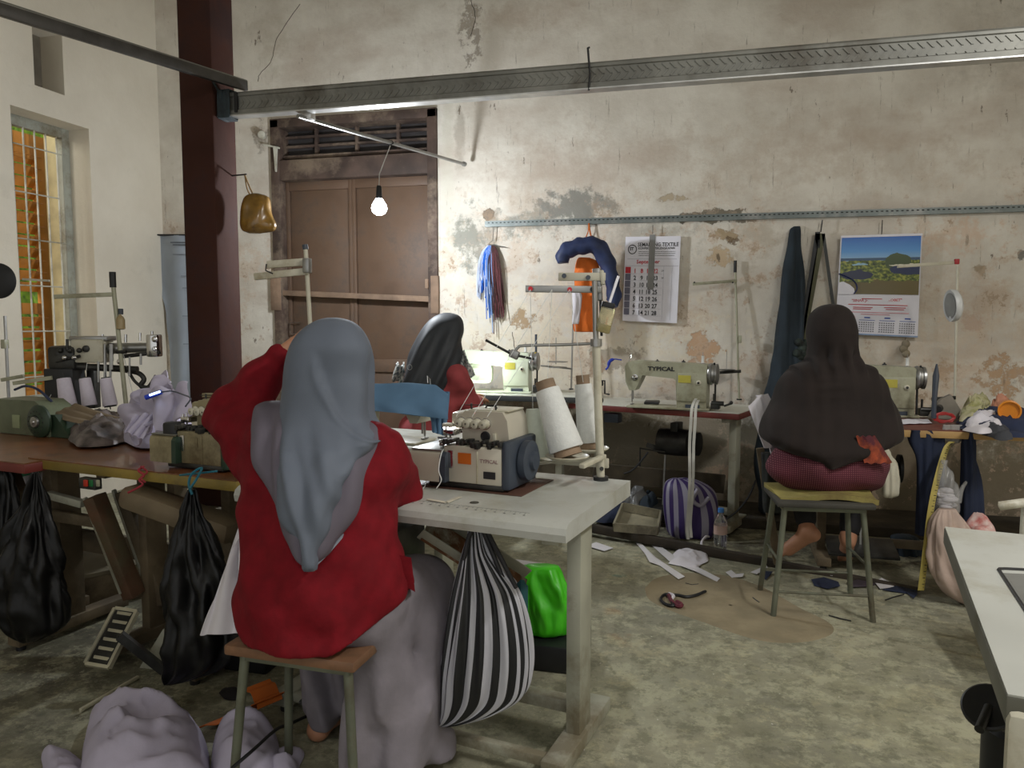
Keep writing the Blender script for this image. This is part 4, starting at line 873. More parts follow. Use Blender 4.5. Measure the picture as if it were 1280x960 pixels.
# ================================================================== PEOPLE
M_SKIN = mat('warm_brown_skin', S(178, 128, 100), .55, var=.06, scale=20)
M_EYE = mat('eye_white', S(225, 220, 214), .2, var=.02)
M_RED = mat('crimson_linen', S(116, 12, 25), .85, var=.10, scale=25, bump=.35, bscale=26, spec=.25)
M_GREYH = mat('slate_grey_voile', S(100, 108, 122), .75, var=.06, scale=6, bump=.05, bscale=300)
M_GREYH2 = mat('sheer_slate_voile', S(100, 94, 106), .8, var=.06, scale=6)
M_MAUVE = mat('grey_mauve_cotton', S(130, 124, 132), .85, var=.10, scale=10, bump=.4, bscale=18)
M_BRH = mat('dark_brown_jersey', S(38, 31, 29), .85, var=.12, scale=8, spec=.25, sheen=.04)
M_BKH = mat('charcoal_satin', S(44, 48, 54), .6, var=.12, scale=8)
M_PINK = mat('rose_red_cotton', S(156, 64, 68), .8, var=.10, scale=15)
M_MAROON = mat('dark_maroon_cloth', S(58, 26, 28), .85)
def weave(name, c1, c2, sc):
    m = mat(name, c1, .9, var=.15, scale=6); nt = m.node_tree; N = nt.nodes; L = nt.links; b = N['Principled BSDF']; src = b.inputs['Base Color'].links[0].from_socket
    tc = N.new('ShaderNodeTexCoord'); mp = N.new('ShaderNodeMapping'); mp.inputs['Scale'].default_value = (sc, sc, sc); L.new(tc.outputs['Object'], mp.inputs[0])
    sp = N.new('ShaderNodeSeparateXYZ'); L.new(mp.outputs[0], sp.inputs[0]); outs = []
    for k in (0, 2):
        s_ = N.new('ShaderNodeMath'); s_.operation = 'SINE'; L.new(sp.outputs[k], s_.inputs[0]); g = N.new('ShaderNodeMath'); g.operation = 'GREATER_THAN'; g.inputs[1].default_value = .1; L.new(s_.outputs[0], g.inputs[0]); outs.append(g.outputs[0])
    mu = N.new('ShaderNodeMath'); mu.operation = 'MULTIPLY'; L.new(outs[0], mu.inputs[0]); L.new(outs[1], mu.inputs[1])
    m2 = N.new('ShaderNodeMath'); m2.operation = 'MULTIPLY'; L.new(mu.outputs[0], m2.inputs[0]); m2.inputs[1].default_value = .55
    mx = N.new('ShaderNodeMix'); mx.data_type = 'RGBA'; L.new(m2.outputs[0], mx.inputs[0]); L.new(src, mx.inputs[6]); mx.inputs[7].default_value = (*c2, 1); L.new(mx.outputs[2], b.inputs['Base Color']); return m
M_WEAVE = weave('maroon_woven_check', S(80, 26, 42), S(150, 96, 100), 700)
def bounds(pts, m): return [min(p[i] for p in pts)-m for i in range(3)], [max(p[i] for p in pts)+m for i in range(3)]
def hand(s, w, d, n, side, curl=.5, sc=1):
    d = d.normalized(); n = (n - d*n.dot(d)).normalized(); x = d.cross(n)*side
    k = w+d*.045*sc; s.cap(w, k, .022*sc, .024*sc, .015)
    for q in (-1, 0, 1): s.cap(w+d*.02+x*q*.014*sc, w+d*.085*sc+x*q*.024*sc, .014*sc, .012*sc, .012)
    for i, (o, L) in enumerate(((-.032, .068), (-.011, .078), (.011, .074), (.031, .058))):
        b = w+d*.088*sc+x*o*sc; a = 0; dr = d
        for j, f in enumerate((.45, .32, .26)):
            a += curl*(.55 if j == 0 else .8); dr = d*math.cos(a)+n*math.sin(a)
            e = b+dr*L*f*sc; s.cap(b, e, (.0092-.0008*j)*sc, (.0086-.0008*j)*sc, .004); b = e
    b = w+d*.03*sc-x*.026*sc; m_ = b-x*.028*sc+d*.03*sc+n*.012; e = m_+d*.03*sc+n*.014*sc-x*.006*sc; s.cap(b, m_, .013*sc, .010*sc, .01); s.cap(m_, e, .010*sc, .008*sc, .004)
def body(o, J, face, res=.006, feet=True, m=M_SKIN):
    pts = [v for v in J.values()]; lo, hi = bounds(pts, .22); s = SDF(lo, hi, res)
    f = face.normalized(); r = f.cross(V(0, 0, 1)).normalized(); u = r.cross(f)
    R = [[r.x, f.x, u.x], [r.y, f.y, u.y], [r.z, f.z, u.z]]
    h = J['head']
    s.ell(h+u*.015, (.074, .092, .098), .01, R); s.ell(h-u*.045+f*.025, (.056, .062, .068), .03, R); s.cap(h+f*.088+u*.012, h+f*.104-u*.018, .009, .013, .012)
    for q in (-1, 1):
        s.ell(h+f*.086+r*q*.03+u*.014, (.016, .012, .010), .008, R, True); s.ell(h+r*q*.074-u*.004, (.007, .018, .028), .006, R); s.cap(h+f*.084+r*q*.015-u*.046, h+f*.088-u*.045, .006, .008, .006)
    s.cap(h-u*.075-f*.02, J['neck'], .05, .055, .03)
    sl, sr = J['sl'], J['sr']; hl, hr = J['hl'], J['hr']; mid = (sl+sr)/2; pel = (hl+hr)/2; sw = (sr-sl).length
    s.cap(sl, sr, .052, .052, .04)
    ax = (sr-sl).normalized(); fu = (mid-pel).normalized(); ff = fu.cross(ax).normalized(); Rt = [[ax.x, ff.x, fu.x], [ax.y, ff.y, fu.y], [ax.z, ff.z, fu.z]]
    s.ell(mid-fu*.13, (.15, .105, .19), .05, Rt); s.ell(lerp(mid, pel, .62), (.135, .10, .15), .06, Rt); s.ell(pel, (.17, .125, .12), .06, Rt)
    for a in 'lr':
        sh, el, wr = J['s'+a], J['e'+a], J['w'+a]; s.cap(sh, el, .048, .037, .03); s.cap(el, wr, .038, .024, .02)
        hd = J.get('hd'+a, (wr-el)); hn = J.get('hn'+a, V(0, 0, -1)); hand(s, wr, V(*hd) if not isinstance(hd, Vector) else hd, V(*hn), -1 if a == 'l' else 1, J.get('c'+a, V(.6, 0, 0)).x)
        hp, kn, an = J['h'+a], J['k'+a], J['a'+a]; s.cap(hp, kn, .085, .058, .04); s.cap(kn, kn+(an-kn)*.35, .055, .052, .03); s.cap(kn+(an-kn)*.3, an, .052, .034, .03)
        t = J['t'+a]; d = (t-an); fo = V(d.x, d.y, d.z)
        heel = an-fo.normalized()*.04-V(0, 0, .038); ball = an+fo*.62-V(0, 0, .035); s.cap(an, heel, .034, .033, .02); s.cap(heel, ball, .027, .030, .02); s.cap(an, ball, .030, .026, .03)
        lx = fo.cross(V(0, 0, 1)).normalized()*(1 if a == 'r' else -1)
        for q, (off, L, rr) in enumerate(((-.026, .045, .012), (-.008, .04, .009), (.006, .036, .0085), (.018, .03, .008), (.029, .024, .0078))):
            b = ball+lx*off; s.cap(b-V(0, 0, .008), b+fo.normalized()*(L+.012)-V(0, 0, .012), rr+.002, rr, .006)
    mesh = s.build('body', m, o, smooth_it=1)
    for q in (-1, 1):
        MB().ball(h+f*.080+r*q*.03+u*.013, .0115, 8).build('eye', M_EYE, o, world=True)
    return s
def loftpx(rows, n=72, m_=M_GREYH, name='hijab', parent=None, disp=None, sub=5, FH=None, label=None, twist=None, flat=None):
    # rows: (py, xl, xr, Dc, ry): rings round the body axis, wide along RIGHT
    FH_ = V(FWD.x, FWD.y, 0).normalized()
    K = []
    for i in range(len(rows)-1):
        p0 = rows[max(0, i-1)]; p1 = rows[i]; p2 = rows[i+1]; p3 = rows[min(len(rows)-1, i+2)]
        for k in range(sub):
            t = k/sub; K.append(tuple(.5*((2*b)+(c-a)*t+(2*a-5*b+4*c-d)*t*t+(3*b-a-3*c+d)*t**3) for a, b, c, d in zip(p0, p1, p2, p3)))
    K.append(rows[-1]); vs = []; fs = []
    for py, xl, xr, D, ry in K:
        c = at((xl+xr)/2, py, D=D); rx = max(.002, (xr-xl)/2*D/F); ry = max(.002, ry)
        for i in range(n):
            th = 2*PI*i/n; ct, st = math.cos(th), math.sin(th)
            e = .85; x = math.copysign(abs(ct)**e, ct); y = math.copysign(abs(st)**e, st)
            p = c+RIGHT*x*rx+FH_*y*ry
            if disp:
                px = (xl+xr)/2+x*(xr-xl)/2; dd = disp(px, py, x, y); p = p+(RIGHT*x*.6+FH_*y).normalized()*dd
            vs.append(p)
    m2 = len(K)
    for k in range(m2-1):
        for i in range(n): j = (i+1) % n; fs.append((k*n+i, k*n+j, (k+1)*n+j, (k+1)*n+i))
    fs.append(tuple(range(n))); fs.append(tuple(range((m2-1)*n, m2*n)))
    mb = MB().add(vs, fs); return mb.build(name, m_, parent, world=True, ang=180, label=label)
def sstep(a, b, x): t = min(1, max(0, (x-a)/(b-a))); return t*t*(3-2*t)
def sdline(pl, px, py):
    # signed x distance right of a polyline given by increasing y
    if py <= pl[0][1]: return px-pl[0][0]
    for (x0, y0), (x1, y1) in zip(pl, pl[1:]):
        if py <= y1: return px-lerp(x0, x1, (py-y0)/(y1-y0))
    return px-pl[-1][0]
# -------------------------------------------------- woman 1, grey headscarf
w1 = empty('person', V(at(405, 800, D=2.05).x, at(405, 800, D=2.05).y, 0), 0, 'woman in crimson blouse and long slate grey headscarf seated on a stool, left arm raised', 'person')
J = dict(head=at(414, 462, D=2.10), neck=at(414, 520, D=2.09), sl=at(348, 560, D=2.10), sr=at(476, 574, D=2.10), el=at(285, 520, D=2.28), wl=at(352, 444, D=2.24), er=at(500, 612, D=2.26), wr=at(452, 592, D=2.48),
         hl=at(365, 750, D=2.06), hr=at(450, 756, D=2.06), kl=at(402, 742, D=2.46), kr=at(520, 738, D=2.36), al=at(408, 905, D=2.42), ar=at(500, 935, D=2.24), tl=at(408, 905, D=2.42)+TV*.2, tr=at(500, 935, D=2.24)+TV*.2+TU*.03)
J['al'].z = .075; J['ar'].z = .08; J['tl'].z = J['al'].z; J['tr'].z = J['ar'].z
J['hdl'] = at(378, 425, D=2.26)-J['wl']; J['hnl'] = V(0, -.4, -.6)
J['hdr'] = TV*1-TU*.2+V(0, 0, -.05)
body(w1, J, TV+V(0, 0, -.12))
# blouse
lo, hi = bounds([J[k] for k in ('neck', 'sl', 'sr', 'el', 'wl', 'er', 'wr', 'hl', 'hr')], .26); s = SDF(lo, hi, .007)
ax = (J['sr']-J['sl']).normalized(); up = V(0, 0, 1); ff = up.cross(ax).normalized(); Rt = [[ax.x, ff.x, 0], [ax.y, ff.y, 0], [ax.z, ff.z, 1]]
s.cap(J['sl']+V(0, 0, -.01), J['sr']+V(0, 0, -.01), .062, .062, .05); s.cap(J['neck'], (J['sl']+J['sr'])/2, .05, .07, .04)
s.ell(at(415, 600, D=2.09), (.185, .135, .18), .05, Rt); s.ell(at(402, 700, D=2.06), (.208, .150, .20), .08, Rt); s.ell(at(402, 752, D=2.05), (.220, .165, .14), .08, Rt); s.ell(at(402, 790, D=2.02), (.195, .15, .06), .03, Rt)
s.cap(lerp(J['sl'], J['el'], .45)-V(0, 0, .09), at(338, 650, D=2.1), .06, .07, .08); s.ell(at(395, 620, D=2.09), (.185, .12, .14), .06, Rt); s.cap(J['sl'], J['el'], .075, .068, .05); s.cap(J['el'], lerp(J['el'], J['wl'], .93), .066, .042, .03); s.cap(lerp(J['sl'], J['el'], .55), lerp(J['el'], J['wl'], .6), .05, .04, .06); s.cap(lerp(J['sl'], J['el'], .2)-V(0, 0, .05), lerp(J['sl'], J['el'], .8)-V(0, 0, .03), .07, .055, .05)
s.cap(J['sr'], J['er'], .066, .062, .05); s.cap(J['er'], lerp(J['er'], J['wr'], .85), .062, .042, .03)
# tail flap at the right hem
s.cap(at(482, 700, D=2.10), at(505, 730, D=2.12), .035, .030, .03); s.cap(at(478, 740, D=2.06), at(494, 775, D=2.04), .035, .025, .03)
lowz = at(402, 812, D=1.93).z
o_ = w1.location
def wf(X, Y, Z):
    a = (X-o_.x); b_ = (Y-o_.y)
    return .008*np.sin(26*(Z-.5*a)+2*np.sin(12*a))*np.exp(-((a-.12)/.09)**2-((Z-.86)/.10)**2)+.006*np.sin(60*(Z+.3*a)+2*np.sin(14*a))*np.exp(-((a+.2)/.12)**2-((Z-.95)/.12)**2)+.0035*np.sin(55*(Z+.35*a)+3*np.sin(9*a))*np.clip((Z-.62)*6, 0, 1)+.005*np.sin(38*a+14*Z+2*np.sin(11*Z))+.0018*np.sin(90*a-60*Z+40*b_)
s.warp(wf)
X, Y, Z = s.ax[0][:, None, None], s.ax[1][None, :, None], s.ax[2][None, None, :]
rr0 = (X-o_.x)*RIGHT.x+(Y-o_.y)*RIGHT.y; s.D = np.maximum(s.D, (lowz+.55*np.maximum(0, rr0-.055)-Z).astype(np.float32)*.88)
# open wrist and collar are closed by the body
s.build('blouse', M_RED, w1)
pf_ = [(470, 668), (488, 684), (500, 694), (514, 697), (519, 740), (506, 733), (493, 727), (484, 735), (470, 735)]
A_ = [at(x, y, D=2.035+.004*math.sin(x*.5)) for x, y in pf_]; B_ = [at(x, y, D=2.10) for x, y in pf_]; n_ = len(pf_)
MB().add(A_+B_, [tuple(range(n_)), tuple(range(2*n_-1, n_-1, -1))]+[(i, n_+i, n_+(i+1) % n_, (i+1) % n_) for i in range(n_)]).build('hem_flap', M_RED, w1, world=True, ang=60)
# trousers
lo, hi = bounds([J[k] for k in ('hl', 'hr', 'kl', 'kr', 'al', 'ar')], .24); s = SDF((lo[0], lo[1], .0), hi, .008)
seat = .492
s.ell(lerp(J['hl'], J['hr'], .5)-V(0, 0, .02), (.205, .135, .10), .05, Rt)
s.cap(J['hl'], J['kl'], .10, .085, .04); s.cap(J['hr']+V(0, 0, -.0), J['kr']+V(.0, 0, .0), .105, .098, .05); s.cap(lerp(J['hr'], J['kr'], .4), J['kr']+TU*.03, .10, .10, .04)
s.cap(J['kl'], V(J['al'].x, J['al'].y, .10), .085, .085, .04)
kr = J['kr']; ar = J['ar']
s.cap(kr, V(ar.x, ar.y, .1)-TU*.0, .098, .115, .05); s.cap(at(482, 800, D=2.14), at(476, 945, D=2.10), .07, .10, .06); s.cap(at(525, 780, D=2.26), at(520, 940, D=2.22), .09, .085, .06); s.cap(at(460, 790, D=2.06), at(500, 880, D=2.12), .06, .08, .05)
def wf2(X, Y, Z):
    a = (X-o_.x); b_ = (Y-o_.y); k = np.clip((.50-Z)*4, 0, 1)
    return (.018*np.sin(38*a+22*b_+2.4*np.sin(7*Z+8*a))*k+.009*np.sin(80*a-30*b_+12*Z)*k+.004*np.sin(40*Z+30*a)*(1-k))
s.warp(wf2); Z = s.ax[2][None, None, :]; s.D = np.maximum(s.D, (.045-Z).astype(np.float32)+0*s.D)
s.build('trousers', M_MAUVE, w1)
# headscarf
line = [(402, 430), (412, 475), (432, 515), (452, 534), (480, 552)]
def dh(px, py, x, y):
    d = .0
    if y < .3:
        g = sdline(line, px, py)
        if 430 < py < 556: d -= .018*sstep(0, 5, g)*sstep(430, 470, py)*(1-sstep(548, 556, py)) ; d += .006*math.exp(-(g/5)**2)*sstep(440, 470, py)
        k = sstep(500, 580, py)
        d += .0095*k*math.sin((px-350)*.125+py*.022+1.2*math.sin(py*.018))+.004*k*math.sin((px-350)*.27-py*.03)
        g2 = sdline([(390, 470), (372, 560), (376, 640), (388, 700)], px, py); d += .006*k*math.exp(-(g2/7)**2)
        g3 = sdline([(470, 545), (440, 585), (428, 650), (400, 700)], px, py); d += .007*sstep(540, 570, py)*math.exp(-(g3/6)**2)-.006*sstep(545, 570, py)*sstep(2, 12, g3)
    d += .0035*fbm((px*.012, py*.008, y), 1, 3, 4)*sstep(396, 430, py)*2
    return d
rows = [(397, 410, 420, 2.10, .012), (399, 401, 432, 2.10, .042), (404, 390, 443, 2.095, .070), (414, 377, 454, 2.09, .096), (430, 365, 463, 2.085, .114), (452, 358, 468, 2.085, .120), (480, 356, 469, 2.08, .118), (505, 354, 468, 2.075, .118), (523, 352, 470, 2.07, .125), (538, 350, 480, 2.06, .135), (547, 350, 478, 2.045, .134), (556, 350, 468, 2.025, .130), (572, 351, 456, 2.00, .122), (592, 352, 442, 1.955, .105), (615, 354, 427, 1.925, .09), (640, 357, 414, 1.90, .07), (665, 364, 405, 1.885, .05), (690, 375, 397, 1.875, .032), (705, 383, 392, 1.87, .018), (712, 387, 389, 1.87, .003)]
loftpx(rows, 96, M_GREYH, 'headscarf', w1, dh, 6)
def dh2(px, py, x, y): return -.018*math.exp(-((px-350)/8)**2)*(y < 0)+.005*math.sin(px*.2+py*.02)*sstep(510, 560, py)+.004*fbm((px*.02, py*.01, y), 1, 3, 9)
rows = [(502, 330, 356, 2.10, .03), (508, 320, 400, 2.10, .07), (525, 317, 466, 2.09, .115), (540, 317, 483, 2.08, .135), (570, 321, 477, 2.05, .14), (600, 333, 467, 2.02, .13), (635, 346, 450, 1.985, .115), (665, 356, 432, 1.955, .095), (690, 370, 411, 1.92, .06), (708, 384, 393, 1.89, .02)]
loftpx(rows, 84, M_GREYH2, 'headscarf_under_layer', w1, dh2, 6)
for sd_ in (0, 1):
    R_ = [(y_, (r0 if sd_ == 0 else r1), D_) for y_, r0, r1, D_, _ in rows if y_ > (505 if sd_ == 0 else 535)]
    MB().tube(catmull([at(x_+(.5 if sd_ == 0 else -.5), y_, D=D_-.012) for y_, x_, D_ in R_], 6), .0042, 6).build('hem_highlight', mat('voile_hem_highlight', S(132, 138, 150), .8), w1, world=True)  # paler rim: edge highlights of the scarf put into the hem colour
# stool 1
M_SEATW = mat('worn_seat_wood', S(128, 92, 66), .6, var=.2, scale=8, bump=.1, dirt=S(78, 62, 46), dirtamt=.4)
M_STLEG = mat('stool_grey_leg', S(108, 112, 96), .5, .2, var=.15, scale=8, dirt=S(84, 76, 60), dirtamt=.4)
def stool(label, c, yaw, w, d, h, seatm, legm, th=.03, splay=.05, name='stool', stretch=True):
    s_ = empty(name, V(c.x, c.y, 0), yaw, label, 'stool')
    q = MB(); q.box((0, 0, h-th/2), (w, d, th), .006); q.build('seat', seatm, s_)
    MB().box((0, 0, h-th-.012), (w*.86, d*.8, .022), .003).build('seat_rail', legm, s_)
    for a in (-1, 1):
        for b in (-1, 1): MB().tube([(a*w*.40, b*d*.36, h-th-.005), (a*(w*.40+splay), b*(d*.36+splay), .0)], .0125, 12).build('leg', legm, s_)
    for b in ((-1, 1) if stretch else ()): MB().cyl((-(w*.40+splay*.75), b*(d*.36+splay*.75), .11), ((w*.40+splay*.75), b*(d*.36+splay*.75), .11), .006, n=8).build('stretcher', legm, s_)
    for a in ((-1, 1) if stretch else ()): MB().cyl((a*(w*.40+splay*.45), -(d*.36+splay*.45), .24), (a*(w*.40+splay*.45), (d*.36+splay*.45), .24), .006, n=8).build('stretcher', legm, s_)
    return s_
a = at(279, 806, Z=.468); b = at(442, 829, Z=.468); ys = math.atan2(b.y-a.y, b.x-a.x); mid = (a+b)/2; ws = (b-a).length
stool('wooden seated stool with grey metal legs under the woman in crimson', mid+V(-math.sin(ys), math.cos(ys), 0)*.14, ys, ws, .28, .468, M_SEATW, M_STLEG, .028, .035, stretch=False)
# -------------------------------------------------- woman 2, black headscarf
D2 = 4.45; w2 = empty('person', V(at(548, 700, D=D2).x, at(548, 700, D=D2).y, 0), 0, 'woman in charcoal black headscarf and rose red top bent over the bright sewing machine', 'person')
FH = V(FWD.x, FWD.y, 0).normalized(); fc = (FH*.9+RIGHT*.45).normalized()
J = dict(head=at(553, 424, D=D2), neck=at(545, 452, D=D2-.02), sl=at(520, 478, D=D2+.12), sr=at(570, 472, D=D2-.1), el=at(560, 505, D=D2+.35), wl=at(585, 497, D=D2+.5), er=at(588, 508, D=D2), wr=at(596, 500, D=D2+.24),
         hl=at(520, 560, D=D2+.08), hr=at(545, 565, D=D2-.1))
J['hl'].z = J['hr'].z = .55
for q in 'lr': J['k'+q] = J['h'+q]+fc*.40+V(0, 0, -.02); J['a'+q] = V(J['k'+q].x, J['k'+q].y, .08); J['t'+q] = J['a'+q]+fc*.2
body(w2, J, fc+V(0, 0, -.35), res=.008)
lo, hi = bounds([J[k] for k in ('neck', 'sl', 'sr', 'el', 'wl', 'er', 'wr', 'hl', 'hr')], .24); s = SDF(lo, hi, .009)
ax = (J['sr']-J['sl']).normalized(); ff = V(0, 0, 1).cross(ax).normalized(); Rt = [[ax.x, ff.x, 0], [ax.y, ff.y, 0], [ax.z, ff.z, 1]]; mid = (J['sl']+J['sr'])/2; pel = (J['hl']+J['hr'])/2
s.cap(J['sl'], J['sr'], .068, .068, .05); s.ell(lerp(mid, pel, .3), (.17, .13, .2), .05, Rt); s.ell(lerp(mid, pel, .8), (.19, .15, .16), .05, Rt)
for q in 'lr': s.cap(J['s'+q], J['e'+q], .072, .062, .04); s.cap(J['e'+q], lerp(J['e'+q], J['w'+q], .8), .06, .045, .03)
s.warp(lambda X, Y, Z: .004*np.sin(40*X+20*Z+3*np.sin(7*Z))+.003*np.sin(60*Z-20*Y)); s.build('blouse', M_PINK, w2)
s = SDF(*[bounds([J[k] for k in ('hl', 'hr', 'kl', 'kr', 'al', 'ar')], .2)[i] for i in (0, 1)], .012)
for q in 'lr': s.cap(J['h'+q], J['k'+q], .11, .09, .05); s.cap(J['k'+q], J['a'+q], .09, .08, .04)
s.build('trousers', M_MAROON, w2)
def d2(px, py, x, y): return .018*math.sin((px-.45*(480-py))*.20+.8*math.sin(py*.05))*sstep(400, 430, py)*.55+.006*math.sin((px-.5*(480-py))*.45+1)*sstep(405, 430, py)
rows = [(391, 555, 563, D2, .01), (394, 546, 573, D2, .05), (400, 537, 578, D2, .085), (410, 528, 580, D2, .11), (424, 519, 580, D2-.01, .125), (440, 511, 579, D2-.03, .13), (456, 506, 577, D2-.05, .13), (470, 503, 571, D2-.08, .11), (482, 503, 561, D2-.1, .09), (494, 506, 552, D2-.11, .07), (503, 520, 540, D2-.11, .03)]
loftpx(rows, 72, M_BKH, 'headscarf', w2, d2, 5)
M_PATT = mat('teal_white_print', S(210, 210, 205), .7, col2=S(50, 70, 78), scale=60)
for k, (x0, y0, x1, y1, D) in enumerate(((575, 440, 584, 472, D2-.02), (500, 455, 500, 478, D2+.05))):
    pa = at(x0, y0, D=D); pbb = at(x1, y1, D=D); q = MB()
    q.surf(lambda u, v: lerp(pa, pbb, v)+RIGHT*(u-.5)*(.05+.03*v)+FH*(.02*math.sin(u*9+v*5))+V(0, 0, .012*math.sin(u*8)), 12, 12, .008); q.build('printed_collar', M_PATT, w2, world=True)
MB().ball(at(590, 517, D=D2), .04, 10, (1.3, 1, .8)).build('black_cuff', M_BKH, w2, world=True)
c = at(512, 459, D=D2-.19); q = []
for i in range(13): t = i/12*2*PI; q.append(c+RIGHT*math.cos(t)*.013+V(0, 0, 1)*math.sin(t)*.015)
MB().tube(q, .0015, 6).build('scarf_ring_mark', mat('pale_logo_ring', S(150, 152, 150), .6), w2, world=True)
stool('plain low stool hidden under the woman in the black headscarf', V(pel.x, pel.y, 0), .3, .32, .3, .455, M_SEATW, M_STLEG)
# -------------------------------------------------- woman 3, dark brown headscarf
D3 = 3.62; w3 = empty('person', V(at(1040, 700, D=D3).x, at(1040, 700, D=D3).y, 0), 0, 'barefoot woman in dark brown cape headscarf and maroon woven skirt seated at the right', 'person')
J = dict(head=at(1040, 419, D=D3+.06), neck=at(1040, 452, D=D3+.04), sl=at(1003, 488, D=D3+.04), sr=at(1080, 488, D=D3+.04), el=at(975, 540, D=D3+.10), wl=at(1000, 525, D=D3+.36), er=at(1100, 538, D=D3+.12), wr=at(1085, 522, D=D3+.38),
         hl=at(1012, 588, D=D3), hr=at(1068, 588, D=D3), kl=at(1000, 590, D=D3+.42), kr=at(1075, 590, D=D3+.42), al=at(1009, 664, D=D3+.26), ar=at(1060, 672, D=D3+.32), tl=at(972, 686, D=D3+.36), tr=at(1056, 692, D=D3+.52))
body(w3, J, FH*1+V(0, 0, -.35), res=.006)
lo, hi = bounds([J[k] for k in ('neck', 'sl', 'sr', 'el', 'wl', 'er', 'wr', 'hl', 'hr')], .28); s = SDF(lo, hi, .009)
ax = (J['sr']-J['sl']).normalized(); ff = V(0, 0, 1).cross(ax).normalized(); Rt = [[ax.x, ff.x, 0], [ax.y, ff.y, 0], [ax.z, ff.z, 1]]; mid = (J['sl']+J['sr'])/2; pel = (J['hl']+J['hr'])/2
s.cap(J['sl'], J['sr'], .045, .045, .05); s.ell(lerp(mid, pel, .4), (.17, .13, .17), .05, Rt); s.ell(lerp(mid, pel, .8), (.2, .15, .14), .05, Rt)
for q in 'lr': s.cap(J['s'+q], J['e'+q], .05, .062, .03); s.cap(J['e'+q], lerp(J['e'+q], J['w'+q], .85), .06, .04, .03)
s.build('blouse', M_MAROON, w3)
s = SDF(*[bounds([J[k] for k in ('hl', 'hr', 'kl', 'kr')], .3)[i] for i in (0, 1)], .009)
s.ell(at(1035, 583, D=D3-.05), (.275, .19, .13), .05, Rt); s.ell(at(1037, 572, D=D3-.02), (.255, .15, .12), .05, Rt)
for q in 'lr': s.cap(J['h'+q], J['k'+q], .12, .10, .05)
zc_ = .548
s.warp(lambda X, Y, Z: .005*np.sin(28*(X-w3.location.x)+9*Z+2*np.sin(12*Z))+.003*np.sin(50*Z+20*X)); Z = s.ax[2][None, None, :]
s.D = np.maximum(s.D, (.50-Z).astype(np.float32)+0*s.D); s.build('woven_skirt', M_WEAVE, w3)
s = SDF(*[bounds([J[k] for k in ('kl', 'kr', 'al', 'ar')], .16)[i] for i in (0, 1)], .009)
for q in 'lr': s.cap(J['k'+q], lerp(J['k'+q], J['a'+q], .80 if q == 'l' else .85), .082, .052, .03)
s.build('leggings', M_BLACK if False else mat('black_leggings', S(24, 24, 27), .85), w3)
MB().surf(lambda u, v: at(lerp(1070, 1080, v)+u*lerp(22, 34, v), 545+v*34, D=D3-.262+.03*abs(u-.5)+.03*v*u)+V(0, 0, .004*math.sin(u*20)), 20, 12, .006).build('orange_sash', mat('rust_orange_print', S(150, 66, 38), .85, var=.3, scale=30, dirt=S(80, 30, 40), dscale=14, dirtamt=.8), w3, world=True, ang=80)
def d3(px, py, x, y):
    d = 0
    if y < .4:
        k = sstep(425, 450, py)*(1-sstep(456, 475, py)*.75); d += .016*k*math.sin((px-1010)*.36+(py-440)*.02); d += .006*sstep(470, 500, py)*math.sin((px-1040)*.09+math.sin(py*.05))
        if 470 < py < 520 and 1000 < px < 1045: d += .004*math.sin(py*.55+px*.05)*sstep(0, 12, px-1000)*sstep(0, 12, 1045-px)
        g = sdline([(1086, 470), (1100, 520), (1108, 560)], px, py); d += .006*sstep(470, 500, py)*math.exp(-(g/6)**2)
    return d+.004*fbm((px*.02, py*.012, y), 1, 3, 5)
T = D3+.06
rows = [(380, 1037, 1043, T, .01), (382, 1028, 1052, T, .045), (387, 1020, 1060, T, .075), (396, 1014, 1065, T-.005, .1), (410, 1011, 1068, T-.01, .115), (424, 1011, 1069, T-.01, .115), (438, 1013, 1068, T-.01, .11), (447, 1012, 1069, T-.015, .11), (455, 999, 1080, T-.02, .125), (464, 985, 1094, T-.02, .14), (480, 975, 1105, T-.02, .165), (502, 966, 1113, T-.02, .185), (524, 956, 1119, T-.06, .20), (542, 951, 1121, T-.09, .21), (552, 958, 1112, T-.11, .21), (560, 972, 1095, T-.13, .20), (568, 994, 1072, T-.16, .17), (576, 1015, 1051, T-.20, .13), (583, 1027, 1038, T-.24, .09)]
loftpx(rows, 96, M_BRH, 'cape_headscarf', w3, d3, 6)
M_CUSH = mat('mustard_cushion', S(150, 140, 78), .85, var=.15, scale=10, bump=.15, dirt=S(112, 98, 56), dirtamt=.3)
a = at(972, 626, Z=.52); b = at(1096, 630, Z=.52); ys = math.atan2(b.y-a.y, b.x-a.x); mid = (a+b)/2; ws = (b-a).length
s3c = mid+V(-math.sin(ys), math.cos(ys), 0)*.17
stool('grey metal stool with dark wooden seat carrying a mustard cushion, under the barefoot woman', s3c, ys, ws, .34, .515, mat('dark_stool_seat', S(62, 60, 54), .7, bump=.1), M_STLEG, .024, .045)
q = MB(); q.box((0, 0, 0), (.53, .38, .045), .02)
q.v = [p+V(0, 0, .010*math.sin(p.x*14)+.006*math.sin(p.y*20+p.x*9)) for p in q.v]
q = MB(); 
def cush(u, v):
    x = (u-.5)*.43; y = (v-.5)*.30; return V(x*(1+.05*math.sin(y*12)), y*(1+.05*math.sin(x*11)), .012*math.sin(x*13+1)+.008*math.sin(y*17))
q.surf(cush, 20, 14, .022); R = Matrix.Translation((s3c.x+.02, s3c.y+.03, .538)) @ Matrix.Rotation(ys, 4, 'Z'); q.v = [R @ p for p in q.v]
cu = q.build('seat_cushion', M_CUSH, label='worn mustard cushion on the grey metal stool under the barefoot woman', cat='cushion')
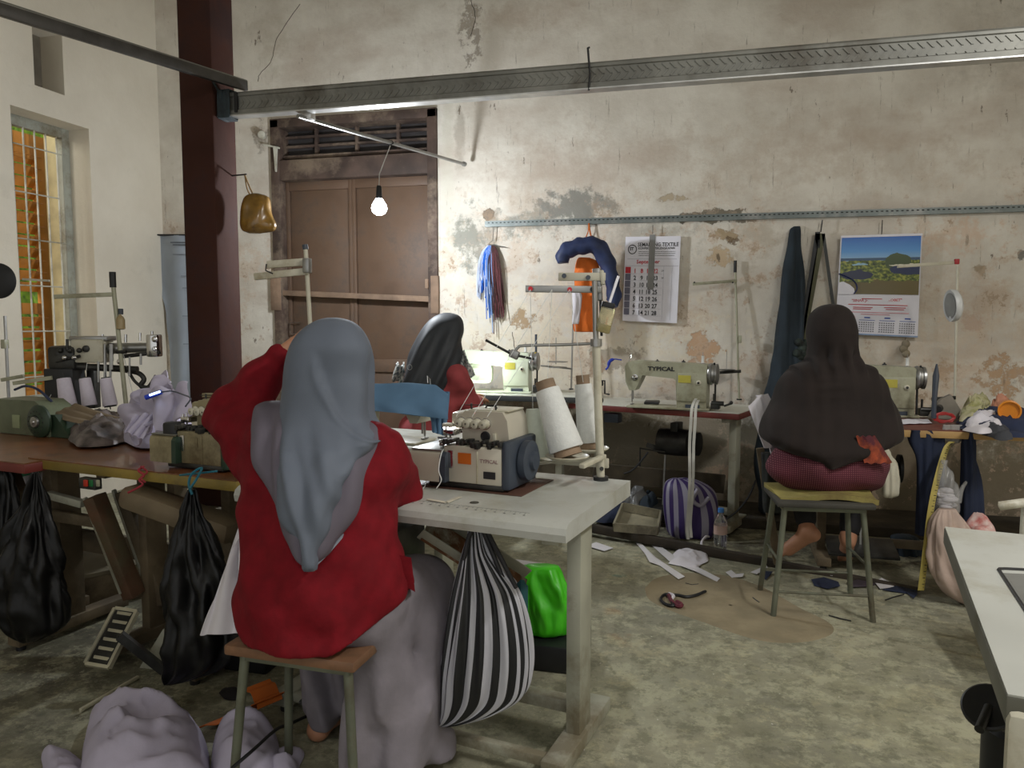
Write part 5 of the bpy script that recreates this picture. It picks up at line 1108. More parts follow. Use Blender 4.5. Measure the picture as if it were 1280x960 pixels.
# ================================================================== LEFT TABLES
Lc = at(34, 572, Z=.78); Rc = at(305, 602, Z=.78); yL = math.atan2(Rc.y-Lc.y, Rc.x-Lc.x); uL = V(math.cos(yL), math.sin(yL), 0); vL = V(-math.sin(yL), math.cos(yL), 0)
fr_ = Lc+uL*1.04
tL = table('sewing_table', 'worn brown sewing table with yellow front edge left of the woman in crimson', V(fr_.x, fr_.y, 0), 1.04, .56, .78, M_ORW2, M_YEDGE, thick=.034, yaw=yL, legm=M_GWOOD, legin=.3)
a = at(30, 578, Z=.78)
tL2 = table('sewing_table', 'dark brown sewing table with red brown edge at the far left', V(a.x, a.y, 0), 1.1, .56, .775, M_ORW2, M_REDW, yaw=yL, legm=M_GWOOD, legin=.2)
a = at(205, 541, Z=.78)
tL3 = table('sewing_table', 'pale wooden sewing table behind the yellow edged table, near the barred window', V(a.x, a.y, 0), 1.15, .52, .775, mat('pale_wood_top', S(150, 138, 112), .5, var=.15, scale=4), M_GWOOD, yaw=0, legm=M_GWOOD)
# switch box
sb = MB().box(at(113, 604, D=2.78), (.085, .03, .04), .003, Matrix.Rotation(yL, 3, 'Z')).build('switch_box', M_DSTEEL, tL, world=True)
for x, m_ in ((107, mat('red_button', S(190, 52, 30), .5)), (114, mat('green_button', S(20, 110, 56), .5)), (122, M_GENAM)):
    MB().box(at(x, 604, D=2.755), (.017, .008, .024), .002, Matrix.Rotation(yL, 3, 'Z')).build('switch_button', m_, sb, world=True)
# big housing under the table, boards and slanted legs
M_BROWNB = mat('dusty_brown_sheet', S(112, 98, 76), .7, var=.2, scale=5, dirt=S(86, 62, 44), dirtamt=.4)
mb = MB().bar(at(160, 617, D=2.75), at(296, 666, D=2.64), .12, .085, bev=.03); mb.build('motor_housing', M_BROWNB, tL, world=True)
def plank(nm, a, b, D0, D1, w, h, m=M_GWOOD, parent=None, up=(0, 0, 1)): return MB().bar(at(*a, D=D0), at(*b, D=D1), w, h, up, .004).build(nm, m, parent or tL, world=True)
plank('slanted_leg', (118, 620), (168, 745), 3.0, 3.05, .05, .075, mat('rust_stained_leg', S(104, 74, 54), .7, var=.25, scale=5, dirt=S(96, 88, 66), dirtamt=.5), up=(0, 1, 0))
plank('slanted_leg', (106, 622), (152, 742), 2.98, 3.02, .012, .02, M_LEG, up=(0, 1, 0))
plank('slanted_leg', (158, 612), (208, 752), 3.1, 3.15, .05, .085, M_GWOOD, up=(0, 1, 0)); plank('slanted_leg', (142, 612), (190, 752), 3.08, 3.12, .012, .02, M_LEG, up=(0, 1, 0))
plank('side_rail', (40, 640), (120, 652), 3.15, 3.1, .03, .045); plank('side_rail', (40, 664), (260, 700), 3.3, 3.2, .03, .09); plank('side_rail', (60, 618), (104, 630), 3.05, 3.02, .03, .03, M_LEG)
# low wooden platform
pf = empty('low_platform', at(110, 745, Z=0), 0, 'low dusty wooden platform on the floor beneath the yellow edged table', 'platform')
p0, p1 = at(60, 775, Z=.0), at(215, 738, Z=.0); dd = (p1-p0).normalized(); nn = V(-dd.y, dd.x, 0)
q = MB(); c = (p0+p1)/2+nn*.28; R = Matrix.Rotation(math.atan2(dd.y, dd.x), 3, 'Z'); L = (p1-p0).length
MB().box((c.x, c.y, .155), (L, .56, .02), .003, R).build('platform_top', mat('dusty_board', S(112, 104, 84), .8, var=.15, scale=3, bump=.1), pf, world=True)
for s_ in (-1, 1):
    cc = c-nn*.26*s_; MB().box((cc.x, cc.y, .072), (L, .03, .144), .003, R).build('platform_side', M_GWOOD, pf, world=True)
MB().box((p0.x+dd.x*.05, p0.y+dd.y*.05, .07), (.05, .06, .14), .003, R).build('platform_foot', M_DSTEEL, pf, world=True)
# silver slotted pedal
pc0 = [at(107, 829, D=2.70), at(136, 834, D=2.70), at(171, 764, D=2.86), at(144, 760, D=2.86)]
pdl = empty('foot_pedal', at(125, 833, D=2.75), 0, 'shiny silver slotted foot pedal tilted up on the floor below the yellow edged table', 'pedal')
pdl.location.z = 0
def bil(u, v, o=0):
    p = pc0[0].lerp(pc0[1], u).lerp(pc0[3].lerp(pc0[2], u), v); return p+(pc0[1]-pc0[0]).cross(pc0[3]-pc0[0]).normalized()*(-o)
M_SHINY = mat('worn_aluminium', S(205, 200, 176), .3, .45, var=.1, scale=12)
q = MB(); q.surf(lambda u, v: bil(u, v), 4, 4, .004); q.build('pedal_plate', M_DSTEEL, pdl, world=True)
for u in (.0, 1.0): MB().bar(bil(u, 0, .004), bil(u, 1, .004), .012, .018, up=(0, -1, 1)).build('pedal_rim', M_SHINY, pdl, world=True)
for v in (.0, 1.0): MB().bar(bil(0, v, .004), bil(1, v, .004), .012, .018, up=(0, -1, 1)).build('pedal_rim', M_SHINY, pdl, world=True)
for k in range(6): v = .1+k*.16; MB().bar(bil(.16, v, .004), bil(.84, v, .004), .026, .008, up=(0, -1, 1), bev=.003).build('pedal_rung', M_SHINY, pdl, world=True)
MB().bar(bil(.9, .5, -.02), V(*at(205, 838, Z=.02)), .03, .03).build('pedal_arm', M_DSTEEL, pdl, world=True)
ft = MB(); b0 = at(172, 836, Z=0); b1 = at(214, 838, Z=0); ft.prism([(0, 0), (.13, 0), (.15, .16), (.11, .16)], -.02, .02, 'y'); ft.v = [p+V(b0.x, b0.y+.03, 0) for p in ft.v]; ft.build('pedal_base', M_LEG, pdl, world=True)
# metal bars lying on the floor
for nm, a, b, w, lab in (('metal_bar', (100, 888), (173, 846), .018, 'pale flat metal bar lying on the floor near the silver pedal'), ('metal_tube', (160, 862), (216, 874), .018, 'short cream metal tube lying behind the lavender fabric heap')):
    MB().bar(at(*a, Z=.012), at(*b, Z=.012), .012, .012 if 'bar' in nm else .018, bev=.003).build(nm, M_SHINY if 'bar' in nm else M_LEG, label=lab, cat='metal bar')
# ---- overlock on L1
ob = at(272, 592, Z=.782)
mL = overlock('overlock_machine', 'yellowed old overlock machine on the yellow edged table, beside the crimson sleeve', V(ob.x, ob.y, .784)-uL*.145+vL*.12, yL, M_OLDEN, mat('dark_green_cover', S(36, 60, 46), .5), mat('dull_plate', S(120, 118, 108), .5, .4), branding=False)
MB().box(PT(mL, -.085, -.09, .11), (.06, .05, .10), .01).build('needle_guard', M_BLACK, mL, world=True)
MB().bar(PT(mL, -.06, .03, .245), PT(mL, .13, .03, .25), .02, .014).build('top_rail', M_OLDEN, mL, world=True)
# L2 machine: rounded grey green motor head
mh = at(75, 547, Z=.78); ml2 = empty('sewing_machine_head', V(mh.x-.16, mh.y+.10, .777), yL, 'squat grey green machine head with round vented end at the far left', 'sewing machine')
q = MB(); q.prism([(-.26, 0), (.10, 0), (.10, .09), (.06, .135), (.01, .16), (-.26, .16)], -.07, .07, 'y'); q.build('machine_casting', mat('olive_enamel', S(104, 112, 88), .45, var=.12, dirt=S(70, 72, 54), dirtamt=.4), ml2, ang=25)
c = V(.05, -.072, .07); MB().lathe([(.075, 0), (.075, .01), (.062, .022), (.03, .026), (.028, .02)], c, (0, -1, 0), 30).build('vented_end', mat('dark_green_cast', S(40, 58, 42), .5, var=.2), ml2)
MB().lathe([(.026, 0), (.024, .012), (.010, .014), (.008, .02)], c+V(0, -.022, 0), (0, -1, 0), 20).build('hub', M_STEEL, ml2)
for k in range(14): t = k*2*PI/14; MB().box(c+V(math.cos(t)*.048, -.02, math.sin(t)*.048), (.008, .01, .008), .002).build('vent_fin', M_BLACK, ml2)
MB().box((-.12, -.072, .06), (.05, .006, .06)).build('name_plate', mat('pale_green_plate', S(150, 160, 124), .5), ml2)
MB().prism([(.09, .0), (.26, .0), (.22, .015), (.13, .10), (.09, .10)], -.06, .05, 'y').build('cover_skirt', mat('dark_green_cast', (0, 0, 0)), ml2)
MB().tube(catmull([PT(ml2, -.2, -.02, .2), PT(ml2, -.12, -.02, .22), PT(ml2, -.03, -.02, .205), PT(ml2, .03, 0, .15)], 5), .006, 8).build('blue_air_hose', mat('dark_blue_hose', S(34, 44, 78), .5), ml2, world=True)
# cone rail + stand near the window
stL, DL = simple_stand('old metal thread stand with black grip carrying three small lilac cones', (160, 528), (141, 352), 3.75, [((68, 371), (141, 368), .022, M_GENAM), ((58, 516), (158, 519), .03, M_GWOOD)], post=M_GENAM, r=.011, tabz=.775)
MB().bar(at(18, 479, D=DL), at(66, 472, D=DL), .03, .02).build('guide_bar', M_GENAM, stL, world=True)
for k, (x0, x1, x2) in enumerate(((70, 93, 81), (99, 117, 107), (124, 144, 133))):
    Dk = DL-.03; b = at((x0+x1)/2+4, 507, D=Dk); t = at((x0+x1)/2-2, 473, D=Dk); MB().cyl(b-V(0, 0, .02), t+V(0, 0, .03), .003, n=6).build('cone_pin', M_DSTEEL, stL, world=True)
    cone('thread_cone', ['small lilac white thread cone at the left of the three by the window', 'small lilac white thread cone in the middle of the three by the window', 'small lilac white thread cone nearest the stand post by the window'][k], b, t, .042 if k == 0 else .036, .033 if k == 0 else .028, M_THREADL, M_BLACK, (.006, .005), group='three small cones on the left stand')
for (a, b) in (((82, 470), (107, 430)), ((107, 470), (112, 425)), ((133, 470), (133, 425)), ((60, 500), (95, 440)), ((150, 425), (168, 500))):
    MB().tube([at(*a, D=DL), at(*b, D=DL+.05)], .0014, 4).build('thread', M_THREAD, stL, world=True)
MB().lathe([(.012, 0), (.022, .004), (.022, .05), (.016, .065), (.005, .075), (.003, .10)], at(151, 412, D=DL), n=18).build('oil_bottle', mat('tan_translucent', S(170, 150, 110), .4), stL, world=True); MB().cyl(at(151, 393, D=DL), at(151, 386, D=DL), .012, n=12).build('bottle_cap', M_NAVY, stL, world=True)
# dark double arm machine
DM = 4.05; mm = at(115, 526, D=DM); dm = empty('long_arm_machine', (mm.x, mm.y, .777), 0, 'dark long arm sewing machine with silver head, standing before the window wall', 'sewing machine')
def B(nm, a, b, dy, m, bev=.006, D=DM):
    p = at(*a, D=D); q_ = at(*b, D=D); c = (p+q_)/2; MB().box(c, (abs((q_-p).dot(RIGHT)), dy, abs(p.z-q_.z)), bev, Matrix.Rotation(YAW, 3, 'Z')).build(nm, m, dm, world=True)
B('base_column', (64, 460), (100, 520), .12, M_BLACK); B('gear_housing', (68, 432), (102, 462), .14, M_DSTEEL, .02); B('arm_body', (96, 424), (136, 453), .12, M_CREAM, .01); B('top_plate', (92, 420), (140, 426), .10, M_STEEL)
MB().cyl(at(95, 458, D=DM-.03), at(172, 462, D=DM-.03), .018, n=14).build('lower_arm', M_DSTEEL, dm, world=True)
MB().cyl(at(132, 436, D=DM), at(190, 434, D=DM), .03, .024, n=16).build('upper_arm', M_STEEL, dm, world=True)
B('head_plate', (186, 418), (200, 446), .07, M_CHROME, .008); MB().cyl(at(150, 446, D=DM-.02), at(200, 440, D=DM-.02), .011, n=10).build('drive_rod', M_DSTEEL, dm, world=True)
MB().tube(catmull([at(150, 462, D=DM), at(172, 466, D=DM), at(180, 474, D=DM), (at(176, 482, D=DM)), at(186, 484, D=DM), at(196, 470, D=DM)], 5), .013, 10).build('looper_arm', M_DSTEEL, dm, world=True)
MB().tube(catmull([at(160, 462, D=DM), at(168, 476, D=DM), at(180, 486, D=DM)], 5), .008, 8).build('looper_arm', M_DSTEEL, dm, world=True)
for x, y in ((157, 418), (175, 416), (190, 414), (128, 418), (122, 430)): MB().cyl(at(x, y+10, D=DM), at(x, y, D=DM), .007, n=8).build('adjusting_screw', M_CHROME, dm, world=True)
for x in (123, 131, 138): MB().cyl(at(x, 478, D=DM-.05), at(x, 430, D=DM-.05), .006, n=8).build('needle_rod', M_STEEL, dm, world=True)
for k in range(5): MB().ball(at(75+k*6, 438+(k % 2)*9, D=DM-.08), .014, 6).build('gear_knob', M_CHROME if k % 2 else M_DSTEEL, dm, world=True)
# second dark head behind post
B('back_head', (112, 455), (122, 510), .06, M_DSTEEL, .006, DM+.1)
# black round lamp at the left edge
lmp, DLm = simple_stand('grey lamp stand with round black lamp head at the left edge before the window', (12, 520), (6, 395), 3.3, [((62, 351), (28, 349), .012, M_CREAM), ((30, 470), (2, 475), .02, M_GENAM)], post=M_STEEL, r=.008, cap=False, tabz=.775)
lmp['category'] = 'lamp'; lmp.name = 'round_lamp_stand'
c = at(-2, 351, D=DLm-.04); MB().lathe([(.02, .02), (.09, .012), (.097, .004), (.097, -.004), (.085, -.012), (.02, -.016)], c, (-.25, 1, 0), 36).build('round_lamp_head', M_BLACK, lmp, world=True)
B2 = at(6, 430, D=DLm); MB().box(B2, (.03, .03, .05), .004).build('post_joint', M_GENAM, lmp, world=True)
# ================================================================== CLOTH AND BAGS
M_LAV = mat('lavender_shirting', S(176, 170, 190), .85, var=.05, scale=8, bump=.05, bscale=150)
M_WHC = mat('white_shirting', S(212, 208, 214), .85, var=.03, scale=8)
M_NAVYC = mat('navy_cloth', S(28, 38, 62), .85, var=.15, scale=8)
M_DTEAL = mat('dark_teal_cloth', S(36, 48, 58), .85, var=.15, scale=8)
M_GARB = mat('black_garbage_plastic', S(8, 8, 9), .42, spec=.3, var=.2, scale=8, bump=.25, bscale=14)
M_DRAPE = mat('grey_brown_satin', S(120, 108, 104), .5, scale=14, col2=S(44, 38, 38))
M_PAPER = mat('white_paper_scrap', S(205, 202, 204), .8, var=.03)
def heap(name, outline, z0, h, seed, m, label, cat='fabric', group=None, nr=26, fold=1.0, D=None, parent=None):
    P = catmull([at(x, y, Z=z0) for x, y in outline+[outline[0]]], 6)[:-1]; c = sum(P, Vector())/len(P); n = len(P); vs = []; fs = []
    for k in range(nr+1):
        t = 1-k/nr; 
        for i, p in enumerate(P):
            q = c+(p-c)*t; e = (1-t**2.2)**.6
            r = 1-abs(fbm((q.x*5, q.y*5, seed), 1, 2, seed))*2.2*fold-(1-fold)*.15; r2 = 1-abs(fbm((q.x*12, q.y*12, seed), 1, 2, seed+3))*2.0
            q.z = z0+.004+max(.002, h*e*(.35+.65*max(-.3, r)+.22*r2*fold)); 
            q.x += .012*math.sin(q.y*31+seed)*fold; vs.append(q)
    for k in range(nr):
        for i in range(n): j = (i+1) % n; fs.append((k*n+i, k*n+j, (k+1)*n+j, (k+1)*n+i))
    fs.append(tuple(range(n)))
    o = MB().add(vs, fs).build(name, m, parent, world=bool(parent), ang=80)
    if not parent: tag(o, label, cat, group)
    return o
def sheet(name, corners, m, label=None, cat='fabric', fold=.012, freq=18, thick=.004, seed=0, parent=None, nu=22, nv=22, group=None, nofold_top=False):
    a, b, c, d = corners
    n = (b-a).cross(d-a).normalized()
    def f(u, v):
        p = a.lerp(b, u).lerp(d.lerp(c, u), v); k = (v if nofold_top else 1); return p+n*(fold*k*math.sin(u*freq+seed+1.5*math.sin(v*3+seed))+fold*.5*k*fbm((u*3, v*3, seed), 1, 2, seed))
    q = MB().surf(f, nu, nv, thick); o = q.build(name, m, parent, world=bool(parent), ang=80)
    if not parent: tag(o, label, cat, group)
    return o
def sack(name, rings, D, m, label, cat='bag', dr=.6, amp=.012, seed=0, n=64, sub=6, group=None, origin=None, nf=9):
    e = empty(name, at(rings[-1][0], rings[-1][1], D=D), 0, label, cat, group)
    rows = [(y, x-h, x+h, D+(d_ if len(r_) > 3 else 0), h*D/F*dr) for r_ in rings for x, y, h in [r_[:3]] for d_ in [r_[3] if len(r_) > 3 else 0]]
    y0 = rings[0][1]; y1 = rings[-1][1]
    def dp(px, py, x, y):
        th = math.atan2(y, x); k = math.sin(PI*min(1, (py-y0)/(y1-y0+1e-6)))
        return amp*(math.sin(nf*th+seed+2*math.sin(py*.02+seed))*.5+fbm((x*2.2, y*2.2, py*.02), 1, 3, seed)*1.6)*(.25+.75*k)
    loftpx(rows, n, m, 'bag_body', e, dp, sub); return e
# black bags
b2 = sack('garbage_bag', [(240, 612, 4), (240, 625, 7), (241, 650, 15), (246, 700, 31), (250, 750, 42), (252, 795, 48), (244, 828, 40), (226, 846, 22), (210, 856, 4)], 2.42, M_GARB, 'black plastic bag tied with blue cord, hanging beside the woman in crimson', amp=.022, seed=1)
M_BLUEC = mat('blue_cord', S(30, 110, 130), .6)
MB().tube(catmull([at(240, 618, D=2.40), at(236, 605, D=2.40), at(240, 592, D=2.44), at(252, 585, D=2.46), at(246, 598, D=2.40), at(238, 610, D=2.39)], 5), .004, 6).build('blue_cord_knot', M_BLUEC, b2, world=True)
MB().tube(catmull([at(240, 592, D=2.44), at(225, 594, D=2.5), at(262, 590, D=2.44), at(272, 589, D=2.44)], 4), .0035, 6).build('blue_cord_knot', M_BLUEC, b2, world=True)
b1 = sack('garbage_bag', [(45, 590, 3), (44, 605, 6), (42, 630, 13), (38, 665, 26), (36, 705, 38), (38, 745, 43), (42, 780, 38), (38, 795, 22), (36, 802, 8)], 2.72, M_GARB, 'black plastic bag hanging from the left corner of the yellow edged table', amp=.022, seed=4)
b0 = sack('garbage_bag', [(2, 585, 6), (2, 600, 14), (0, 640, 22), (-2, 680, 24), (-4, 710, 10)], 2.95, M_GARB, 'black plastic bag cut by the left edge of the frame', amp=.02, seed=7)
tc_ = empty('red_cord_knot', at(176, 590, D=2.68), 0, 'short red cord knotted round the yellow table edge', 'cord')
MB().tube(catmull([at(180, 583, D=2.69), at(173, 588, D=2.67), at(180, 594, D=2.66), at(174, 600, D=2.66), at(178, 606, D=2.66), at(160, 616, D=2.66)], 5), .004, 6).build('cord', mat('red_cord', S(150, 40, 52), .7), tc_, world=True)
MB().tube(catmull([at(176, 583, D=2.68), at(184, 590, D=2.66), at(176, 597, D=2.66), at(182, 603, D=2.66)], 5), .003, 6).build('cord_end', mat('red_cord', (0, 0, 0)), tc_, world=True)
# white cloth hanging left of woman 1
tri = [at(304, 655, D=2.28), at(308, 655, D=2.28), at(330, 790, D=2.20), at(248, 794, D=2.20)]
sheet('white_shirt_piece', tri, M_WHC, 'white cloth piece hanging at the left hip of the woman in crimson', 'cloth', fold=.016, freq=14, thick=.006, seed=2)
# white cloth with green stripe beneath L2
sheet('pillow_case', [at(14, 582, D=3.2), at(52, 590, D=3.2), at(46, 655, D=3.15), at(18, 645, D=3.15)], M_WHC, 'white cloth with a green stripe hanging under the far left table', 'cloth', fold=.01, seed=3)
sheet('green_stripe', [at(14, 592, D=3.17), at(50, 586, D=3.17), at(50, 591, D=3.17), at(14, 599, D=3.17)], mat('green_band', S(30, 110, 76), .7), parent=bpy.data.objects['pillow_case'], fold=.004, nu=8, nv=4)
plank('support_board', (6, 596), (30, 655), 3.05, 3.0, .07, .09, M_BROWNB, tL2, up=(0, 1, 0)); plank('support_board', (2, 610), (28, 660), 3.02, 2.98, .012, .014, M_LEG, tL2, up=(0, 1, 0))
# heaps on left tables
heap('dark_satin_cloth', [(88, 552), (86, 538), (110, 528), (135, 520), (160, 532), (168, 548), (150, 556), (120, 560), (95, 560)], .785, .085, 3, M_DRAPE, 'crumpled grey brown satin cloth at the back of the yellow edged table', 'cloth')
heap('lavender_cloth_pile', [(150, 552), (155, 535), (170, 520), (200, 512), (232, 520), (240, 545), (215, 558), (178, 562)], .785, .10, 6, M_LAV, 'pile of folded lavender cloth between the small cones and the wooden pillar', 'cloth', nr=34, fold=.5)
lvp = bpy.data.objects['lavender_cloth_pile']
for cs, D0, D1, sd in ((((160, 505), (212, 466), (222, 496), (172, 548)), 3.35, 3.15, 1), (((150, 515), (190, 488), (205, 520), (165, 556)), 3.15, 3.0, 2), (((190, 490), (236, 482), (240, 520), (198, 545)), 3.1, 2.95, 4), (((168, 498), (205, 470), (214, 480), (180, 512)), 3.0+.2, 3.15, 5)):
    sheet('folded_layer', [at(*cs[0], D=D0), at(*cs[1], D=D0), at(*cs[2], D=D1), at(*cs[3], D=D1)], M_LAV, parent=lvp, fold=.022, freq=9, seed=sd, thick=.008)
sheet('lavender_cloth_strip', [at(168, 520, D=3.0), at(200, 515, D=3.05), at(178, 550, D=2.95), at(155, 540, D=2.95)], M_LAV, 'loose lavender cuff piece hanging over the front of the lavender pile', 'cloth', fold=.008, seed=5)
sheet('flat_card', [at(90, 523, Z=.79), at(140, 521, Z=.79), at(150, 531, Z=.79), at(100, 533, Z=.79)], M_LINK, 'white paper sheet lying below the three small cones', 'paper', fold=.001, thick=.001)
sheet('brown_board', [at(60, 520, D=3.5), at(95, 505, D=3.55), at(150, 523, D=3.5), at(110, 532, D=3.4)], mat('brown_card', S(120, 104, 82), .8), 'curved brown card piece under the three small cones', 'card', fold=.003, thick=.003)
bl_ = empty('blue_light_pen', at(190, 494, D=3.0), 0, 'blue glowing stick lamp on a bent cable above the lavender pile', 'lamp')
MB().cyl(at(182, 497, D=3.0), at(202, 490, D=3.0), .010, n=12).build('lamp_body', mat('blue_plastic', S(30, 60, 180), .4), bl_, world=True)
MB().cyl(at(187, 494, D=2.985), at(200, 489.5, D=2.985), .004, n=8).build('lamp_tube', mat('blue_glow', (1, 1, 1), emis=(.5, .7, 1), estr=4), bl_, world=True)
MB().tube(catmull([at(202, 490, D=3.0), at(215, 489, D=3.0), at(228, 493, D=2.95), at(238, 498, D=2.85), at(232, 508, D=2.8)], 5), .003, 6).build('cable', M_NAVY, bl_, world=True)
# lavender heap on floor bottom-left
heap('lavender_fabric_heap', [(104, 945), (108, 915), (118, 900), (155, 897), (210, 899), (248, 925), (262, 955), (262, 1000), (180, 1030), (100, 1000)], .0, .18, 11, M_LAV, 'large lavender fabric heap on the floor at the bottom left', 'fabric', nr=36, fold=.38)
heap('lavender_fabric_piece', [(52, 962), (60, 945), (100, 950), (120, 975), (110, 1000), (60, 1000)], .0, .06, 12, M_LAV, 'smaller flat lavender piece at the left of the large lavender heap', 'fabric')
heap('lavender_fabric_heap', [(262, 962), (272, 930), (292, 908), (318, 908), (345, 930), (352, 965), (320, 1000), (270, 1000)], .0, .14, 14, M_LAV, 'second lavender fabric heap on the floor beneath the wooden stool', 'fabric', nr=30, fold=.38)
heap('lavender_fabric_piece', [(325, 972), (332, 950), (372, 938), (378, 965), (375, 990), (335, 995)], .0, .06, 15, M_LAV, 'small lavender scrap right of the stool leg on the floor', 'fabric')
M_ORC = mat('burnt_orange_cloth', S(190, 98, 30), .85, var=.1)
org = empty('orange_ribbon', at(300, 895, Z=0), 0, 'burnt orange cloth strip lying folded on the floor behind the wooden stool', 'cloth')
zO = lambda x, y, z: at(x, y, Z=z)
for pts, w in (([(268, 903, .01), (285, 898, .03), (305, 890, .045), (325, 880, .05), (336, 872, .08)], .12), ([(338, 880, .06), (332, 866, .08), (322, 853, .11)], .09)):
    P = catmull([zO(*p) for p in pts], 5); q = MB(); q.surf(lambda u, v: P[min(len(P)-1, int(v*(len(P)-1)+.5))]+V(.02, .04, 0).normalized()*(u-.5)*w+V(0, 0, .006*math.sin(v*12)), 5, len(P), .003); q.build('ribbon', M_ORC, org, world=True)
cb_ = MB().tube(catmull([at(290, 960, Z=.16), at(318, 936, Z=.16), at(345, 912, Z=.1), at(362, 905, Z=.05), at(392, 893, Z=.02), at(412, 900, Z=.01)], 6), .005, 7); cb_.build('black_cable', M_BLACK, label='black cable running over the lavender heap beneath the stool', cat='cable')
cb_ = MB().tube(catmull([at(200, 880, Z=.01), at(212, 878, Z=.02), at(218, 888, Z=.012), at(205, 893, Z=.01), at(196, 888, Z=.015), at(210, 883, Z=.02), at(225, 885, Z=.01)], 6), .007, 7); cb_.build('cable_coil', M_BLACK, label='small black cable coil on the floor above the lavender heap', cat='cable')
heap('dark_rag', [(272, 868), (285, 862), (300, 868), (296, 876), (278, 876)], 0, .03, 21, mat('black_rag', S(30, 26, 28), .9), 'small black rag on the floor behind the orange strip', 'rag')
# under-table dark box
MB().box(at(325, 850, D=2.95), (.18, .2, .2), .01).build('storage_box', M_BLACK, label='dark storage box in shadow behind the wooden stool', cat='box')
bx_ = bpy.data.objects['storage_box']; bx_.location.z = 0
# ---- blue cloth over machine E
DE2 = 3.27
q = MB(); a0 = at(463, 483, D=DE2-.02); a1 = at(554, 487, D=DE2-.1)
def bc(u, v):
    # wraps over the arm: v 0..1 from front lower edge over the top to the back
    x = lerp(458, 560, u); top = lerp(478, 480, u)+(6 if u > .85 else 0)*(u-.85)/.15*2; fl = lerp(512, 524, u)+1.2*math.sin(u*9)
    if v < .55:
        t = v/.55; y = lerp(fl, top, t); dd = -.09-.03*(1-t)+.007*math.sin(u*11+1.4*math.sin(v*9))*(1-t*.5)
    else:
        t = (v-.55)/.45; y = lerp(top, top+10, t); dd = lerp(-.09, .12, t)
    p = at(x, y, D=DE2+dd); return p+V(0, 0, .003*math.sin(u*9+v*6))
q.surf(bc, 44, 26, .006); q.build('blue_cloth', mat('steel_blue_cloth', S(88, 122, 154), .85, var=.06, scale=8), label='steel blue cloth draped over the grey machine behind the grey headscarf', cat='cloth', ang=80)
pg = MB(); 
sheet('blue_cloth_tail', [at(535, 486, D=3.22), at(562, 490, D=3.22), at(556, 545, D=3.2), at(540, 540, D=3.2)], MATS['steel_blue_cloth'], parent=bpy.data.objects['blue_cloth'], fold=.006)
MB().tube(catmull([at(553, 497, D=3.19), at(545, 505, D=3.19), at(536, 512, D=3.19), at(548, 510, D=3.19), at(556, 516, D=3.19)], 4), .003, 5).build('cloth_tie', mat('pale_blue_tape', S(130, 160, 200), .7), bpy.data.objects['blue_cloth'], world=True)
# ================================================================== HANGING THINGS
YW = WY-.04
def wp(x, y, dy=0): return at(x, y, Y=YW+dy)
# tassel
tas = empty('thread_tassel', wp(613, 392), 0, 'bundle of blue, white and brown yarn tassels hanging from the rail on the back wall', 'yarn')
MB().tube([wp(617, 283), wp(616, 300), wp(611, 305), wp(620, 308), wp(632, 309), wp(618, 306), wp(609, 306)], .003, 6).build('wire_hanger', M_STEEL, tas, world=True)
random.seed(12)
YC = [mat('yarn_white', S(205, 215, 235), .8), mat('yarn_blue', S(36, 110, 210), .8), mat('yarn_pale_blue', S(130, 165, 220), .8), mat('yarn_brown', S(78, 52, 52), .85), mat('yarn_maroon', S(110, 60, 66), .85)]
gr = [MB() for _ in YC]
for k in range(150):
    u = random.random(); ci = (0 if u < .15 or random.random() < .18 else 1 if u < .45 else 2) if u < .6 else random.choice((3, 3, 4))
    x0 = 609+u*9; xm_ = 598+u*26+random.uniform(-3, 3); L = random.uniform(60, 92) if u > .35 else random.uniform(40, 68)
    if u > .5 and random.random() < .06: L += 22
    P = catmull([wp(x0, 307), wp(lerp(x0, xm_, .6), 316), wp(xm_, 335, random.uniform(-.02, .02)), wp(xm_+random.uniform(-2, 2)+(u*6-1), 307+L, random.uniform(-.02, .02))], 3)
    c_ = ci; gr[c_].tube(P, .0035, 4)
for g, m_ in zip(gr, YC):
    if g.v: tag(g.build('yarn_strands', m_, tas, world=True), kind='stuff')
# orange and navy bag
bg = empty('hanging_bag', wp(735, 412), 0, 'navy blue and orange cloth bag hanging from the rail beside the textile calendar', 'bag')
MB().tube(catmull([wp(736, 279), wp(735, 290), wp(730, 302), wp(728, 312)], 4), .004, 6).build('orange_strap', M_ORC, bg, world=True); MB().tube(catmull([wp(736, 279), wp(738, 292), wp(741, 304), wp(742, 312)], 4), .006, 6).build('orange_strap', M_ORC, bg, world=True)
M_ORB = mat('bright_orange_cloth', S(222, 110, 30), .75, var=.1, scale=8)
def dpb(px, py, x, y): return .008*math.sin(px*.3+py*.03)+.01*fbm((x*2, y*2, py*.03), 1, 2, 3)
loftpx([(322, 724, 738, 5.3, .02), (328, 720, 746, 5.3, .04), (345, 718, 748, 5.3, .05), (375, 719, 746, 5.32, .045), (400, 718, 746, 5.33, .04), (413, 719, 745, 5.34, .025), (415, 722, 742, 5.34, .01)], 40, M_ORB, 'orange_pouch', bg, dpb, 4)
loftpx([(364, 715, 722, 5.24, .008), (370, 714, 727, 5.24, .012), (385, 717, 726, 5.24, .012), (405, 716, 722, 5.25, .008)], 24, M_WHC, 'white_lining', bg, dpb, 4)
P = catmull([at(704, 328, D=5.2), at(705, 316, D=5.2), at(720, 309, D=5.2), at(742, 307, D=5.2), at(756, 320, D=5.22), at(763, 345, D=5.24), at(768, 372, D=5.26), at(764, 380, D=5.26)], 6)
rr = [lerp(.042, .058, min(1, i/12)) if i < 24 else lerp(.058, .042, (i-24)/(len(P)-24)) for i in range(len(P))]
